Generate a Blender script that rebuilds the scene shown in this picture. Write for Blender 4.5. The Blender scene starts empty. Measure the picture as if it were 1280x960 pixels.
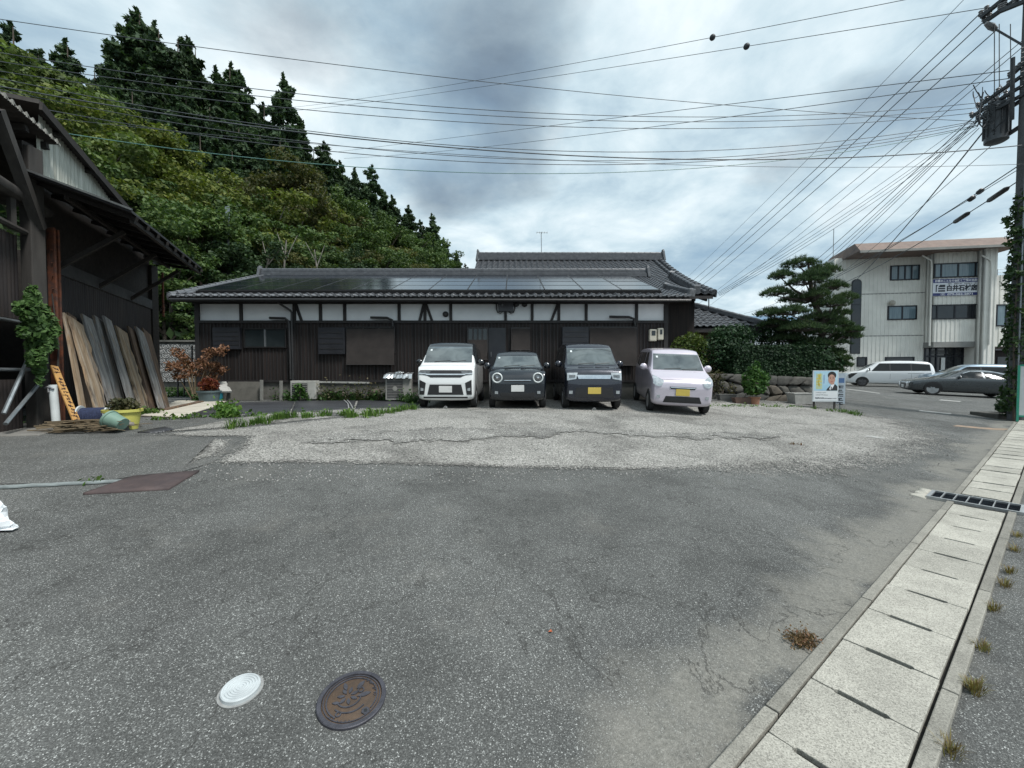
import bpy, bmesh, math, random
import numpy as np
from math import radians, sin, cos, pi, sqrt, atan2
from mathutils import Vector, Matrix
from mathutils.bvhtree import BVHTree

random.seed(7)
rng = np.random.default_rng(11)
scene = bpy.context.scene
COL = scene.collection

# ------------------------------------------------------------------ camera
F_PX = 500.0                      # focal length in pixels of a 1280 wide frame
PITCH = radians(1.6)
CAM_H = 1.55
cam_data = bpy.data.cameras.new('camera')
cam_data.sensor_width = 36.0
cam_data.lens = 36.0 * F_PX / 1280.0
cam_data.clip_start = 0.05
cam_data.clip_end = 3000.0
cam = bpy.data.objects.new('camera', cam_data)
COL.objects.link(cam)
cam.location = (0, 0, CAM_H)
cam.rotation_euler = (radians(90) - PITCH, 0, 0)
scene.camera = cam

# ------------------------------------------------------------------ sky, sun, exposure
SUN_EL, SUN_AZ = radians(58), radians(128)      # azimuth clockwise from +Y (behind the camera, to the right)
world = bpy.data.worlds.new('World')
scene.world = world
world.use_nodes = True
nt = world.node_tree
nt.nodes.clear()
def WN(t, **kw):
    n = nt.nodes.new(t)
    for k, v in kw.items():
        setattr(n, k, v)
    return n
def WL(a, b): nt.links.new(a, b)
def wmath(op, a, b=None, clamp=False):
    n = WN('ShaderNodeMath', operation=op, use_clamp=clamp)
    for i, q in enumerate((a, b)):
        if q is None: continue
        if isinstance(q, (int, float)): n.inputs[i].default_value = q
        else: WL(q, n.inputs[i])
    return n.outputs[0]
sky = WN('ShaderNodeTexSky', sky_type='NISHITA')
sky.sun_disc = False
sky.sun_elevation = SUN_EL
sky.sun_rotation = SUN_AZ
sky.altitude = 200
sky.air_density = 1.0
sky.dust_density = 1.5
tc = WN('ShaderNodeTexCoord')
sep = WN('ShaderNodeSeparateXYZ'); WL(tc.outputs['Generated'], sep.inputs[0])
zc = wmath('MAXIMUM', sep.outputs[2], 0.0)
den = wmath('ADD', zc, 0.16)
cx = wmath('DIVIDE', sep.outputs[0], den)
cy = wmath('DIVIDE', sep.outputs[1], den)
comb = WN('ShaderNodeCombineXYZ'); WL(cx, comb.inputs[0]); WL(cy, comb.inputs[1])
def wnoise(scale, detail, rough, off, dist=0.0):
    mp = WN('ShaderNodeMapping'); mp.inputs['Location'].default_value = off
    WL(comb.outputs[0], mp.inputs[0])
    n = WN('ShaderNodeTexNoise'); n.inputs['Scale'].default_value = scale
    n.inputs['Detail'].default_value = detail; n.inputs['Roughness'].default_value = rough
    n.inputs['Distortion'].default_value = dist
    WL(mp.outputs[0], n.inputs['Vector'])
    return n.outputs['Fac']
def wramp(fac, stops):
    r = WN('ShaderNodeValToRGB')
    e = r.color_ramp.elements
    while len(e) < len(stops): e.new(0.5)
    for q, (p, c) in zip(e, stops):
        q.position = p; q.color = (*c, 1) if not isinstance(c, (int, float)) else (c, c, c, 1)
    WL(fac, r.inputs[0])
    return r.outputs[0]
n_big = wnoise(0.95, 9, 0.56, (3.1, 0.4, 0), 0.25)
n_det = wnoise(2.4, 8, 0.60, (1.7, 5.2, 0), 0.35)
n_dark = wnoise(1.7, 8, 0.56, (7.3, 2.2, 0), 0.3)
shape = wmath('ADD', wmath('MULTIPLY', n_big, 0.62), wmath('MULTIPLY', n_det, 0.38))
bright = wramp(shape, [(0.34, (0.185, 0.275, 0.345)), (0.43, (0.255, 0.34, 0.395)), (0.51, (0.35, 0.43, 0.47)), (0.61, (0.50, 0.555, 0.575))])
# separate darker cumulus masses, each with its own bearing and spread
def wblob(px, py, rx, ry, amp):
    u = (px - 640) / F_PX0; v = (480 - py) / F_PX0; th = radians(1.6)
    d = Vector((u, cos(th) + v * sin(th), -sin(th) + v * cos(th))).normalized()
    q = Vector((d.x / (max(d.z, 0) + .16), d.y / (max(d.z, 0) + .16)))
    ax = wmath('DIVIDE', wmath('SUBTRACT', cx, q.x), rx); ay = wmath('DIVIDE', wmath('SUBTRACT', cy, q.y), ry)
    r2 = wmath('ADD', wmath('MULTIPLY', ax, ax), wmath('MULTIPLY', ay, ay))
    return wmath('MULTIPLY', wmath('POWER', 2.718, wmath('MULTIPLY', r2, -1.0)), amp)
F_PX0 = 500.0
acc = wmath('ADD', wmath('ADD', wmath('MULTIPLY', n_dark, 0.56), wmath('MULTIPLY', n_det, 0.16)), 0.075)
for bl in ((440, 70, .42, .22, .13), (640, 40, .22, .34, .24), (600, 120, .18, .16, .12), (575, 250, .22, .22, .20), (650, 195, .16, .30, .20), (955, 225, .20, .35, .16), (1110, 255, .5, .35, .14), (1150, 115, .25, .14, .15), (780, 215, .3, .2, .06), (310, 40, .35, .2, .08)):
    acc = wmath('ADD', acc, wblob(*bl))
darkf = wramp(acc, [(0.55, 0.0), (0.66, 0.45), (0.82, 1.0)])
mixd = WN('ShaderNodeMixRGB'); WL(darkf, mixd.inputs[0]); WL(bright, mixd.inputs[1])
mixd.inputs[2].default_value = (0.095, 0.128, 0.165, 1)
bg_c = WN('ShaderNodeBackground'); WL(mixd.outputs[0], bg_c.inputs[0]); bg_c.inputs[1].default_value = 1.0
bg_s = WN('ShaderNodeBackground'); WL(sky.outputs[0], bg_s.inputs[0]); bg_s.inputs[1].default_value = 0.06
cover = wramp(shape, [(0.36, 0.72), (0.50, 0.95)])
mixs = WN('ShaderNodeMixShader'); WL(cover, mixs.inputs[0]); WL(bg_s.outputs[0], mixs.inputs[1]); WL(bg_c.outputs[0], mixs.inputs[2])
wo = WN('ShaderNodeOutputWorld'); WL(mixs.outputs[0], wo.inputs[0])

sun_data = bpy.data.lights.new('sun', 'SUN')
sun_data.energy = 2.2
sun_data.angle = radians(12)
sun_data.color = (1.0, 0.975, 0.935)
sun = bpy.data.objects.new('sun', sun_data)
COL.objects.link(sun)
sd = Vector((sin(SUN_AZ) * cos(SUN_EL), cos(SUN_AZ) * cos(SUN_EL), sin(SUN_EL)))
sun.rotation_euler = sd.to_track_quat('Z', 'Y').to_euler()
sun.location = (20, -20, 40)
scene.view_settings.view_transform = 'Standard'
scene.view_settings.look = 'None'
scene.view_settings.gamma = 1.0
scene.view_settings.exposure = 0.96
scene.view_settings.use_curve_mapping = False
scene.cycles.max_bounces = 6
scene.cycles.transparent_max_bounces = 6

# ------------------------------------------------------------------ layout maths
def sstep(a, b, x):
    t = min(max((x - a) / (b - a), 0), 1)
    return t * t * (3 - 2 * t)
def H(x, y):
    """height of the ground: the lot climbs gently away from the road"""
    s = -.6 * x + .8 * y
    t = .8 * x + .6 * y
    a = .1 * (s - .82)
    zs = 0.0
    if a > 0:
        zs = 0.5 * (a + .63 - sqrt((a - .63) ** 2 + .012)) + 0.0045
        zs = max(0.0, zs)
        zs *= 1 - .5 * sstep(18, 35, t)
    return zs + .009 * min(max(0, t - 7), 60)
def ray(px, py):
    u = (px - 640) / F_PX; v = (480 - py) / F_PX
    return (u, cos(PITCH) + v * sin(PITCH), -sin(PITCH) + v * cos(PITCH))
def P(px, py, d):
    r = ray(px, py); k = d / r[1]
    return Vector((r[0] * k, d, CAM_H + r[2] * k))
def G(px, py):
    r = ray(px, py); k = .3
    while k < 400:
        x, y, z = r[0] * k, r[1] * k, CAM_H + r[2] * k
        if z <= H(x, y):
            return Vector((x, y, H(x, y)))
        k *= 1.0015
    return Vector((x, y, H(x, y)))

# ------------------------------------------------------------------ materials
MATS = {}
def hexa(c): return (c[0], c[1], c[2], 1)
class NB:
    """small node builder"""
    def __init__(s, name):
        s.m = bpy.data.materials.new(name); s.m.use_nodes = True
        s.t = s.m.node_tree; s.t.nodes.clear()
        s.out = s.n('ShaderNodeOutputMaterial'); s.b = s.n('ShaderNodeBsdfPrincipled')
        s.l(s.b.outputs[0], s.out.inputs[0])
    def n(s, t, **kw):
        q = s.t.nodes.new(t)
        for k, v in kw.items(): setattr(q, k, v)
        return q
    def l(s, a, b): s.t.links.new(a, b)
    def coord(s, kind='Object'):
        return s.n('ShaderNodeTexCoord').outputs[kind]
    def pos(s):
        return s.n('ShaderNodeNewGeometry').outputs['Position']
    def mapping(s, v, scale=(1, 1, 1), loc=(0, 0, 0), rot=(0, 0, 0)):
        m = s.n('ShaderNodeMapping'); m.inputs['Scale'].default_value = scale
        m.inputs['Location'].default_value = loc; m.inputs['Rotation'].default_value = rot
        s.l(v, m.inputs[0]); return m.outputs[0]
    def noise(s, v, scale, detail=4, rough=.55, dist=0):
        q = s.n('ShaderNodeTexNoise'); q.inputs['Scale'].default_value = scale
        q.inputs['Detail'].default_value = detail; q.inputs['Roughness'].default_value = rough
        q.inputs['Distortion'].default_value = dist
        s.l(v, q.inputs['Vector']); return q.outputs['Fac']
    def voro(s, v, scale, out='Color', feature='F1'):
        q = s.n('ShaderNodeTexVoronoi', feature=feature); q.inputs['Scale'].default_value = scale
        s.l(v, q.inputs['Vector']); return q.outputs[out]
    def ramp(s, fac, stops, interp='LINEAR'):
        r = s.n('ShaderNodeValToRGB'); r.color_ramp.interpolation = interp
        e = r.color_ramp.elements
        while len(e) < len(stops): e.new(.5)
        for q, (p, c) in zip(e, stops):
            q.position = p; q.color = (c, c, c, 1) if isinstance(c, (int, float)) else (*c[:3], 1)
        s.l(fac, r.inputs[0]); return r.outputs[0]
    def mix(s, fac, a, b, mode='MIX'):
        q = s.n('ShaderNodeMixRGB', blend_type=mode)
        for i, x in enumerate((fac, a, b)):
            if isinstance(x, (int, float)):
                q.inputs[i].default_value = x if i == 0 else (x, x, x, 1)
            elif isinstance(x, (tuple, list)): q.inputs[i].default_value = hexa(x)
            else: s.l(x, q.inputs[i])
        return q.outputs[0]
    def math(s, op, a, b=None, clamp=False):
        q = s.n('ShaderNodeMath', operation=op, use_clamp=clamp)
        for i, x in enumerate((a, b)):
            if x is None: continue
            if isinstance(x, (int, float)): q.inputs[i].default_value = x
            else: s.l(x, q.inputs[i])
        return q.outputs[0]
    def sepx(s, v):
        q = s.n('ShaderNodeSeparateXYZ'); s.l(v, q.inputs[0]); return q.outputs
    def color(s, c):
        if isinstance(c, (tuple, list)): s.b.inputs['Base Color'].default_value = hexa(c)
        else: s.l(c, s.b.inputs['Base Color'])
    def rough(s, r):
        if isinstance(r, (int, float)): s.b.inputs['Roughness'].default_value = r
        else: s.l(r, s.b.inputs['Roughness'])
    def bump(s, h, strength=.3, dist=.01):
        q = s.n('ShaderNodeBump'); q.inputs['Strength'].default_value = strength
        q.inputs['Distance'].default_value = dist
        s.l(h, q.inputs['Height']); s.l(q.outputs[0], s.b.inputs['Normal'])
    def set(s, k, v): s.b.inputs[k].default_value = v

def M(name, c, c2=None, scale=4.0, rough=.6, metal=0.0, bump=0.0, bscale=30.0, bdist=.01, spec=.5, stretch=(1, 1, 1), lo=.35, hi=.65, coat=0.0):
    """plain procedural material: two colours mixed by noise, with fine relief"""
    if name in MATS: return MATS[name]
    b = NB(name)
    v = b.mapping(b.coord('Object'), stretch)
    f = b.noise(v, scale, 6, .6)
    c2 = c2 or tuple(x * .78 for x in c)
    b.color(b.mix(b.ramp(f, [(lo, 0.0), (hi, 1.0)]), c, c2))
    b.rough(b.ramp(b.noise(v, scale * 3, 3), [(.3, max(rough - .08, .02)), (.7, min(rough + .08, 1))]))
    b.set('Metallic', metal); b.set('Specular IOR Level', spec)
    if coat: b.set('Coat Weight', coat); b.set('Coat Roughness', .04)
    if bump: b.bump(b.noise(v, bscale, 5, .6), bump, bdist)
    MATS[name] = b.m
    return b.m

# ------------------------------------------------------------------ mesh builder
class MB:
    def __init__(s): s.v = []; s.f = []; s.mi = []; s.m = 0
    def add(s, vs, fs):
        o = len(s.v); s.v.extend([tuple(q) for q in vs])
        for f in fs: s.f.append(tuple(i + o for i in f)); s.mi.append(s.m)
        return s
    def box(s, c, size, rot=None, top=(1, 1)):
        hx, hy, hz = size[0] / 2, size[1] / 2, size[2] / 2
        vs = []
        for z in (-1, 1):
            k = top if z > 0 else (1, 1)
            for x, y in ((-1, -1), (1, -1), (1, 1), (-1, 1)):
                vs.append(Vector((x * hx * k[0], y * hy * k[1], z * hz)))
        if rot is not None:
            R = rot if isinstance(rot, Matrix) else Matrix.Rotation(rot, 3, 'Z')
            vs = [R @ q for q in vs]
        c = Vector(c)
        return s.add([q + c for q in vs], [(3, 2, 1, 0), (4, 5, 6, 7), (0, 1, 5, 4), (1, 2, 6, 5), (2, 3, 7, 6), (3, 0, 4, 7)])
    def span(s, x0, x1, y0, y1, z0, z1):
        return s.box(((x0 + x1) / 2, (y0 + y1) / 2, (z0 + z1) / 2), (abs(x1 - x0), abs(y1 - y0), abs(z1 - z0)))
    def beam(s, a, b, w, h, up=(0, 0, 1)):
        a, b = Vector(a), Vector(b); d = (b - a); L = d.length; d.normalize()
        up = Vector(up); side = d.cross(up)
        if side.length < 1e-4: side = d.cross(Vector((1, 0, 0)))
        side.normalize(); u2 = side.cross(d)
        vs = []
        for p in (a, b):
            for i, j in ((-1, -1), (1, -1), (1, 1), (-1, 1)):
                vs.append(p + side * (i * w / 2) + u2 * (j * h / 2))
        return s.add(vs, [(3, 2, 1, 0), (4, 5, 6, 7), (0, 1, 5, 4), (1, 2, 6, 5), (2, 3, 7, 6), (3, 0, 4, 7)])
    def tube(s, pts, r, n=8, caps=True):
        pts = [Vector(p) for p in pts]
        rs = r if isinstance(r, (list, tuple)) else [r] * len(pts)
        o = len(s.v); prev = None
        for i, p in enumerate(pts):
            d = (pts[min(i + 1, len(pts) - 1)] - pts[max(i - 1, 0)])
            if d.length < 1e-9: d = Vector((0, 0, 1))
            d.normalize()
            if prev is None:
                a = d.orthogonal().normalized()
            else:
                a = (prev - d * prev.dot(d))
                a = a.normalized() if a.length > 1e-6 else d.orthogonal().normalized()
            prev = a; b = d.cross(a)
            for k in range(n):
                w = 2 * pi * k / n
                s.v.append(tuple(p + (a * cos(w) + b * sin(w)) * rs[i]))
        for i in range(len(pts) - 1):
            for k in range(n):
                q = (k + 1) % n
                s.f.append((o + i * n + k, o + i * n + q, o + (i + 1) * n + q, o + (i + 1) * n + k)); s.mi.append(s.m)
        if caps:
            s.f.append(tuple(o + k for k in reversed(range(n)))); s.mi.append(s.m)
            e = o + (len(pts) - 1) * n
            s.f.append(tuple(e + k for k in range(n))); s.mi.append(s.m)
        return s
    def lathe(s, prof, n=20, org=(0, 0, 0), mat=None, close=False):
        o = len(s.v); org = Vector(org)
        for r, z in prof:
            for k in range(n):
                w = 2 * pi * k / n
                q = Vector((r * cos(w), r * sin(w), z))
                if mat is not None: q = mat @ q
                s.v.append(tuple(org + q))
        for i in range(len(prof) - 1):
            for k in range(n):
                q = (k + 1) % n
                s.f.append((o + i * n + k, o + i * n + q, o + (i + 1) * n + q, o + (i + 1) * n + k)); s.mi.append(s.m)
        for i, rev in ((0, True), (len(prof) - 1, False)):
            if prof[i][0] > 1e-5:
                idx = [o + i * n + k for k in range(n)]
                s.f.append(tuple(reversed(idx)) if rev else tuple(idx)); s.mi.append(s.m)
        return s
    def prism(s, poly, fn, t0, t1):
        """poly: 2d points, fn(u,v,t)->3d, extruded t0..t1"""
        n = len(poly)
        vs = [fn(u, v, t0) for u, v in poly] + [fn(u, v, t1) for u, v in poly]
        fs = [tuple(reversed(range(n))), tuple(range(n, 2 * n))]
        for i in range(n):
            j = (i + 1) % n; fs.append((i, j, n + j, n + i))
        return s.add(vs, fs)
    def sphere(s, c, r, nu=12, nv=8, jit=0.0):
        c = Vector(c); rr = r if isinstance(r, (tuple, list)) else (r, r, r)
        o = len(s.v)
        s.v.append((c.x, c.y, c.z - rr[2]))
        for j in range(1, nv):
            a = -pi / 2 + pi * j / nv
            for i in range(nu):
                w = 2 * pi * i / nu; k = 1 + random.uniform(-jit, jit)
                s.v.append((c.x + rr[0] * cos(a) * cos(w) * k, c.y + rr[1] * cos(a) * sin(w) * k, c.z + rr[2] * sin(a) * k))
        s.v.append((c.x, c.y, c.z + rr[2]))
        top = len(s.v) - 1
        for i in range(nu):
            q = (i + 1) % nu
            s.f.append((o, o + 1 + q, o + 1 + i)); s.mi.append(s.m)
            for j in range(nv - 2):
                b = o + 1 + j * nu
                s.f.append((b + i, b + q, b + nu + q, b + nu + i)); s.mi.append(s.m)
            b = o + 1 + (nv - 2) * nu
            s.f.append((b + i, b + q, top)); s.mi.append(s.m)
        return s
    def build(s, name, mat, parent=None, smooth=False, bevel=0.0, local=False, org=None, fix=True):
        me = bpy.data.meshes.new(name)
        off = Vector((0, 0, 0))
        if not local:
            if parent is not None: off = Vector(ORG.get(parent.name, (0, 0, 0)))
            elif org is not None: off = Vector(org)
        vs = [(x - off.x, y - off.y, z - off.z) for x, y, z in s.v] if off.length else s.v
        me.from_pydata(vs, [], s.f)
        for m in (mat if isinstance(mat, (list, tuple)) else [mat]): me.materials.append(m)
        if any(s.mi): me.polygons.foreach_set('material_index', s.mi)
        if fix:
            bm = bmesh.new(); bm.from_mesh(me)
            bmesh.ops.recalc_face_normals(bm, faces=bm.faces)
            bm.to_mesh(me); bm.free()
        if smooth:
            me.polygons.foreach_set('use_smooth', [True] * len(me.polygons))
            try: me.set_sharp_from_angle(angle=radians(40))
            except Exception: pass
        me.update()
        o = bpy.data.objects.new(name, me)
        COL.objects.link(o)
        if parent is not None:
            o.parent = parent
            ORG[o.name] = ORG.get(parent.name, (0, 0, 0)) if not local else (0, 0, 0)
        else:
            o.location = off; ORG[o.name] = tuple(off)
        if bevel:
            md = o.modifiers.new('bevel', 'BEVEL'); md.width = bevel; md.segments = 2; md.limit_method = 'ANGLE'
            md.angle_limit = radians(40)
        return o
ORG = {}
def tag(o, label=None, cat=None, group=None, kind=None):
    if label: o['label'] = label
    if cat: o['category'] = cat
    if group: o['group'] = group
    if kind: o['kind'] = kind
    return o
def thing(name, loc, label, cat, group=None, rot=None):
    o = bpy.data.objects.new(name, None); COL.objects.link(o)
    o.empty_display_size = .2; o.location = loc
    if rot is not None: o.rotation_euler = rot
    ORG[o.name] = tuple(loc)
    return tag(o, label, cat, group)
def struct(o): o['kind'] = 'structure'; return o
def stuff(o): o['kind'] = 'stuff'; return o
def copy_part(o, parent, loc=None, rot=None, scale=None):
    c = o.copy(); COL.objects.link(c); c.parent = parent
    if loc is not None: c.location = loc
    if rot is not None: c.rotation_euler = rot
    if scale is not None: c.scale = scale
    return c
def copy_tree(o, parent=None):
    c = o.copy(); COL.objects.link(c); c.parent = parent
    for ch in list(o.children): copy_tree(ch, c)
    return c
def mesh_np(name, V, Fq, mat, parent=None, local=True, org=None):
    """quads/tris from numpy arrays (n,k)"""
    me = bpy.data.meshes.new(name)
    V = np.asarray(V, dtype=np.float64); Fq = np.asarray(Fq, dtype=np.int32)
    k = Fq.shape[1]
    me.vertices.add(len(V)); me.vertices.foreach_set('co', V.ravel())
    me.loops.add(Fq.size); me.loops.foreach_set('vertex_index', Fq.ravel())
    me.polygons.add(len(Fq))
    me.polygons.foreach_set('loop_start', np.arange(0, Fq.size, k, dtype=np.int32))
    for m in (mat if isinstance(mat, (list, tuple)) else [mat]): me.materials.append(m)
    me.update(calc_edges=True); me.validate()
    o = bpy.data.objects.new(name, me); COL.objects.link(o)
    if parent is not None: o.parent = parent
    if org is not None: o.location = org
    return o

# ================================================================== GROUND
def asphalt(name, base, speck=.5, patch=.5, sand=False, vs=230, rim=False):
    b = NB(name); p = b.pos()
    cell = b.voro(p, vs)                     # aggregate
    g = b.sepx(cell)[0]
    stone = b.ramp(g, [(0.0, .4), (.40, .72), (.75, 1.1), (.90, 1.7), (.965, 3.2), (1.0, 5.5)])
    big = b.noise(p, .55, 6, .6, .6)
    mid = b.noise(p, 2.3, 6, .62)
    shade = b.ramp(b.math('ADD', b.math('MULTIPLY', big, .65), b.math('MULTIPLY', mid, .35)), [(.36, 1 - patch * .48), (.47, 1.0), (.62, 1 + patch * .55)])
    c = b.mix(1.0, hexa(base)[:3], shade, 'MULTIPLY')
    c = b.mix(speck, c, b.mix(1.0, c, stone, 'MULTIPLY'))
    if sand:
        q = b.sepx(p)
        s = b.math('ADD', b.math('MULTIPLY', q[0], -.589), b.math('MULTIPLY', q[1], .808))
        w = b.math('ADD', s, b.math('MULTIPLY', b.math('SUBTRACT', b.noise(p, .9, 7, .6), .5), 1.5))
        m = b.ramp(b.math('MULTIPLY', w, .5), [(.10, 0.0), (.30, .0), (.36, 1.0), (.50, .85), (.64, 0.0)])
        m2 = b.math('MULTIPLY', m, b.ramp(b.noise(p, 9, 6, .7), [(.3, .6), (.55, 1.0)]))
        c = b.mix(b.math('MULTIPLY', m2, .8), c, b.mix(b.ramp(b.noise(p, 60, 5, .7), [(.35, 0.0), (.65, 1.0)]), (.145, .142, .124), (.265, .257, .228)))
    dust = b.ramp(b.noise(b.mapping(p, (1, 1, 1), (9, 4, 0)), 1.1, 8, .68), [(.55, 0.0), (.75, .28)])
    c = b.mix(dust, c, (.25, .24, .215))
    cv = b.math('ABSOLUTE', b.math('SUBTRACT', b.noise(b.mapping(p, (1, 1, 1), (2, 7, 0)), .55, 9, .62, .4), .5))
    c = b.mix(b.ramp(cv, [(.0, .75), (.004, .0)]), c, (.03, .03, .028)) if sand else c
    b.color(c); b.rough(.88); b.set('Specular IOR Level', .25)
    hgt = b.math('ADD', b.voro(p, vs * .8, 'Distance'), b.math('MULTIPLY', b.noise(p, 260, 3), .5))
    b.bump(hgt, .55, .006)
    if rim:
        at = b.n('ShaderNodeAttribute'); at.attribute_name = 'rim'
        thin = b.math('ADD', b.math('MULTIPLY', b.noise(p, 14, 5, .7), .5), b.math('MULTIPLY', b.noise(p, 1.7, 6, .65), .9))
        keep = b.math('LESS_THAN', b.math('SUBTRACT', thin, .40), b.math('MULTIPLY', at.outputs['Fac'], .62))
        tr = b.n('ShaderNodeBsdfTransparent'); ms = b.n('ShaderNodeMixShader'); b.l(keep, ms.inputs[0]); b.l(tr.outputs[0], ms.inputs[1]); b.l(b.b.outputs[0], ms.inputs[2]); b.l(ms.outputs[0], b.out.inputs[0])
    return b.m
MAT_ASPH = asphalt('asphalt_worn', (.09, .0925, .089), .75, .58, sand=True)
MAT_ASPH2 = asphalt('asphalt_old_dark', (.098, .1, .096), .5, .4, vs=130)
MAT_ASPH3 = asphalt('asphalt_crumbling', (.16, .158, .148), .8, .8, vs=90, rim=True)

def grid_axis(lo, hi, a, b, step):
    xs = list(np.arange(a, b + 1e-6, step))
    d = step
    x = b
    while x < hi: d *= 1.35; x += d; xs.append(min(x, hi))
    d = step; x = a
    while x > lo: d *= 1.35; x -= d; xs.insert(0, max(x, lo))
    return xs
gx = grid_axis(-900, 900, -13, 15, .25); gy = grid_axis(-300, 1600, 0, 17, .25)
V = [(x, y, H(x, y)) for y in gy for x in gx]
n = len(gx)
Fq = [(j * n + i, j * n + i + 1, (j + 1) * n + i + 1, (j + 1) * n + i) for j in range(len(gy) - 1) for i in range(n - 1)]
ground = mesh_np('ground', V, Fq, MAT_ASPH)
struct(ground)
ground.data.polygons.foreach_set('use_smooth', [True] * len(Fq))

def ragged(pts, step=.18, amp=.06, closed=True):
    """resample a closed outline and roughen it"""
    out = []
    n = len(pts)
    for i in range(n):
        a, b = Vector(pts[i]), Vector(pts[(i + 1) % n])
        L = (b - a).length; k = max(1, int(L / step))
        nrm = Vector((-(b - a).y, (b - a).x)).normalized() if L > 0 else Vector((0, 0))
        for j in range(k):
            q = a.lerp(b, j / k)
            out.append(q + nrm * random.uniform(-amp, amp))
    return out
def drape(name, pts, dz, mat, grid=.25, step=.18, amp=.05, skirt=0.0, zf=H, parent=None, org=None):
    pts = ragged([(p[0], p[1]) for p in pts], step, amp) if amp else [Vector((p[0], p[1])) for p in pts]
    bm = bmesh.new()
    f = bm.faces.new([bm.verts.new((p.x, p.y, 0)) for p in pts])
    bmesh.ops.triangulate(bm, faces=bm.faces)
    x0, x1 = min(p.x for p in pts), max(p.x for p in pts)
    y0, y1 = min(p.y for p in pts), max(p.y for p in pts)
    for ax, lo, hi in ((0, x0, x1), (1, y0, y1)):
        c = math.ceil(lo / grid) * grid
        while c < hi:
            co = (c, 0, 0) if ax == 0 else (0, c, 0); no = (1, 0, 0) if ax == 0 else (0, 1, 0)
            bmesh.ops.bisect_plane(bm, geom=bm.verts[:] + bm.edges[:] + bm.faces[:], plane_co=co, plane_no=no)
            c += grid
    for v in bm.verts: v.co.z = zf(v.co.x, v.co.y) + dz
    if skirt:
        be = [e for e in bm.edges if len(e.link_faces) == 1]
        r = bmesh.ops.extrude_edge_only(bm, edges=be)
        for v in [g for g in r['geom'] if isinstance(g, bmesh.types.BMVert)]: v.co.z -= skirt
    bmesh.ops.recalc_face_normals(bm, faces=bm.faces)
    if sum(f.normal.z for f in bm.faces) < 0: bmesh.ops.reverse_faces(bm, faces=bm.faces)
    me = bpy.data.meshes.new(name); bm.to_mesh(me); bm.free()
    me.materials.append(mat)
    for p in me.polygons: p.use_smooth = True
    o = bpy.data.objects.new(name, me); COL.objects.link(o)
    return o
def px_poly(l): return [G(*q) for q in l]

# gravel strip in front of the house
def gravel_mat(name, lo, hi, sc=70):
    b = NB(name); p = b.pos()
    at = b.n('ShaderNodeAttribute'); at.attribute_name = 'rim'
    rim = at.outputs['Fac']
    g = b.sepx(b.voro(p, sc))[0]
    c = b.ramp(g, [(0, tuple(x * .45 for x in lo)), (.3, lo), (.75, hi), (1, tuple(min(x * 1.45, .8) for x in hi))])
    big = b.ramp(b.noise(p, .9, 6, .62, .5), [(.34, .62), (.5, .95), (.66, 1.12)])
    c = b.mix(1.0, c, big, 'MULTIPLY')
    b.color(c); b.rough(.9); b.set('Specular IOR Level', .2)
    b.bump(b.math('ADD', b.voro(p, sc, 'Distance'), b.math('MULTIPLY', b.noise(p, sc * 3, 3), .4)), .7, .014)
    thin = b.math('ADD', b.math('MULTIPLY', b.sepx(b.voro(p, sc))[1], .55), b.math('MULTIPLY', b.noise(p, 2.6, 6, .65), .9))
    keep = b.math('LESS_THAN', b.math('SUBTRACT', thin, .30), b.math('MULTIPLY', rim, 1.15))
    tr = b.n('ShaderNodeBsdfTransparent'); ms = b.n('ShaderNodeMixShader'); b.l(keep, ms.inputs[0]); b.l(tr.outputs[0], ms.inputs[1]); b.l(b.b.outputs[0], ms.inputs[2]); b.l(ms.outputs[0], b.out.inputs[0])
    return b.m
def rim_attr(o, pts, reach, only=None):
    """how far inside the outline each vertex lies, 0 at the rim"""
    me = o.data; at = me.attributes.new('rim', 'FLOAT', 'POINT')
    P2 = np.array([(p[0], p[1]) for p in pts]); Q2 = np.roll(P2, -1, 0); D = Q2 - P2; L2 = (D ** 2).sum(1) + 1e-9
    vals = []
    for v in me.vertices:
        w = np.array([v.co.x, v.co.y]) - P2; t = np.clip((w * D).sum(1) / L2, 0, 1); d = np.sqrt(((w - D * t[:, None]) ** 2).sum(1)).min()
        rc = reach(v.co.x, v.co.y); vals.append(min(1.0, d / rc))
    at.data.foreach_set('value', vals)
MAT_GRAVEL = gravel_mat('gravel_pale', (.20, .197, .184), (.315, .309, .288))
gpoly = px_poly([(218, 594), (262, 584), (330, 582), (450, 583), (560, 586), (700, 589), (860, 592), (980, 600), (1090, 604), (1175, 592), (1218, 556),
                 (1165, 530), (1100, 519), (1060, 512)]) + [Vector((9.6, 14.4)), Vector((6.5, 13.9)), Vector((-5, 13.55)), Vector((-6, 12.5)), Vector((-5.6, 10.6))] + px_poly([(430, 522), (350, 530), (300, 535), (265, 537), (215, 541), (180, 545), (240, 548), (300, 548), (290, 562), (272, 572)])
gravel = drape('gravel_strip', gpoly, .012, MAT_GRAVEL, .12, .16, .06)
rim_attr(gravel, gpoly, lambda x, y: .35 + 1.6 * sstep(1.5, 5, x))
struct(gravel)
# patch of broken old asphalt showing through the gravel
opoly = px_poly([(318, 548), (420, 538), (560, 530), (700, 531), (800, 534), (900, 536), (1000, 545), (1030, 553), (985, 559), (880, 556), (790, 553), (735, 549), (690, 556), (560, 562), (420, 563), (340, 560)])
oldp = drape('old_asphalt_patch', opoly, .026, MAT_ASPH3, .12, .12, .07)
rim_attr(oldp, opoly, lambda x, y: .9)
struct(oldp)
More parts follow.
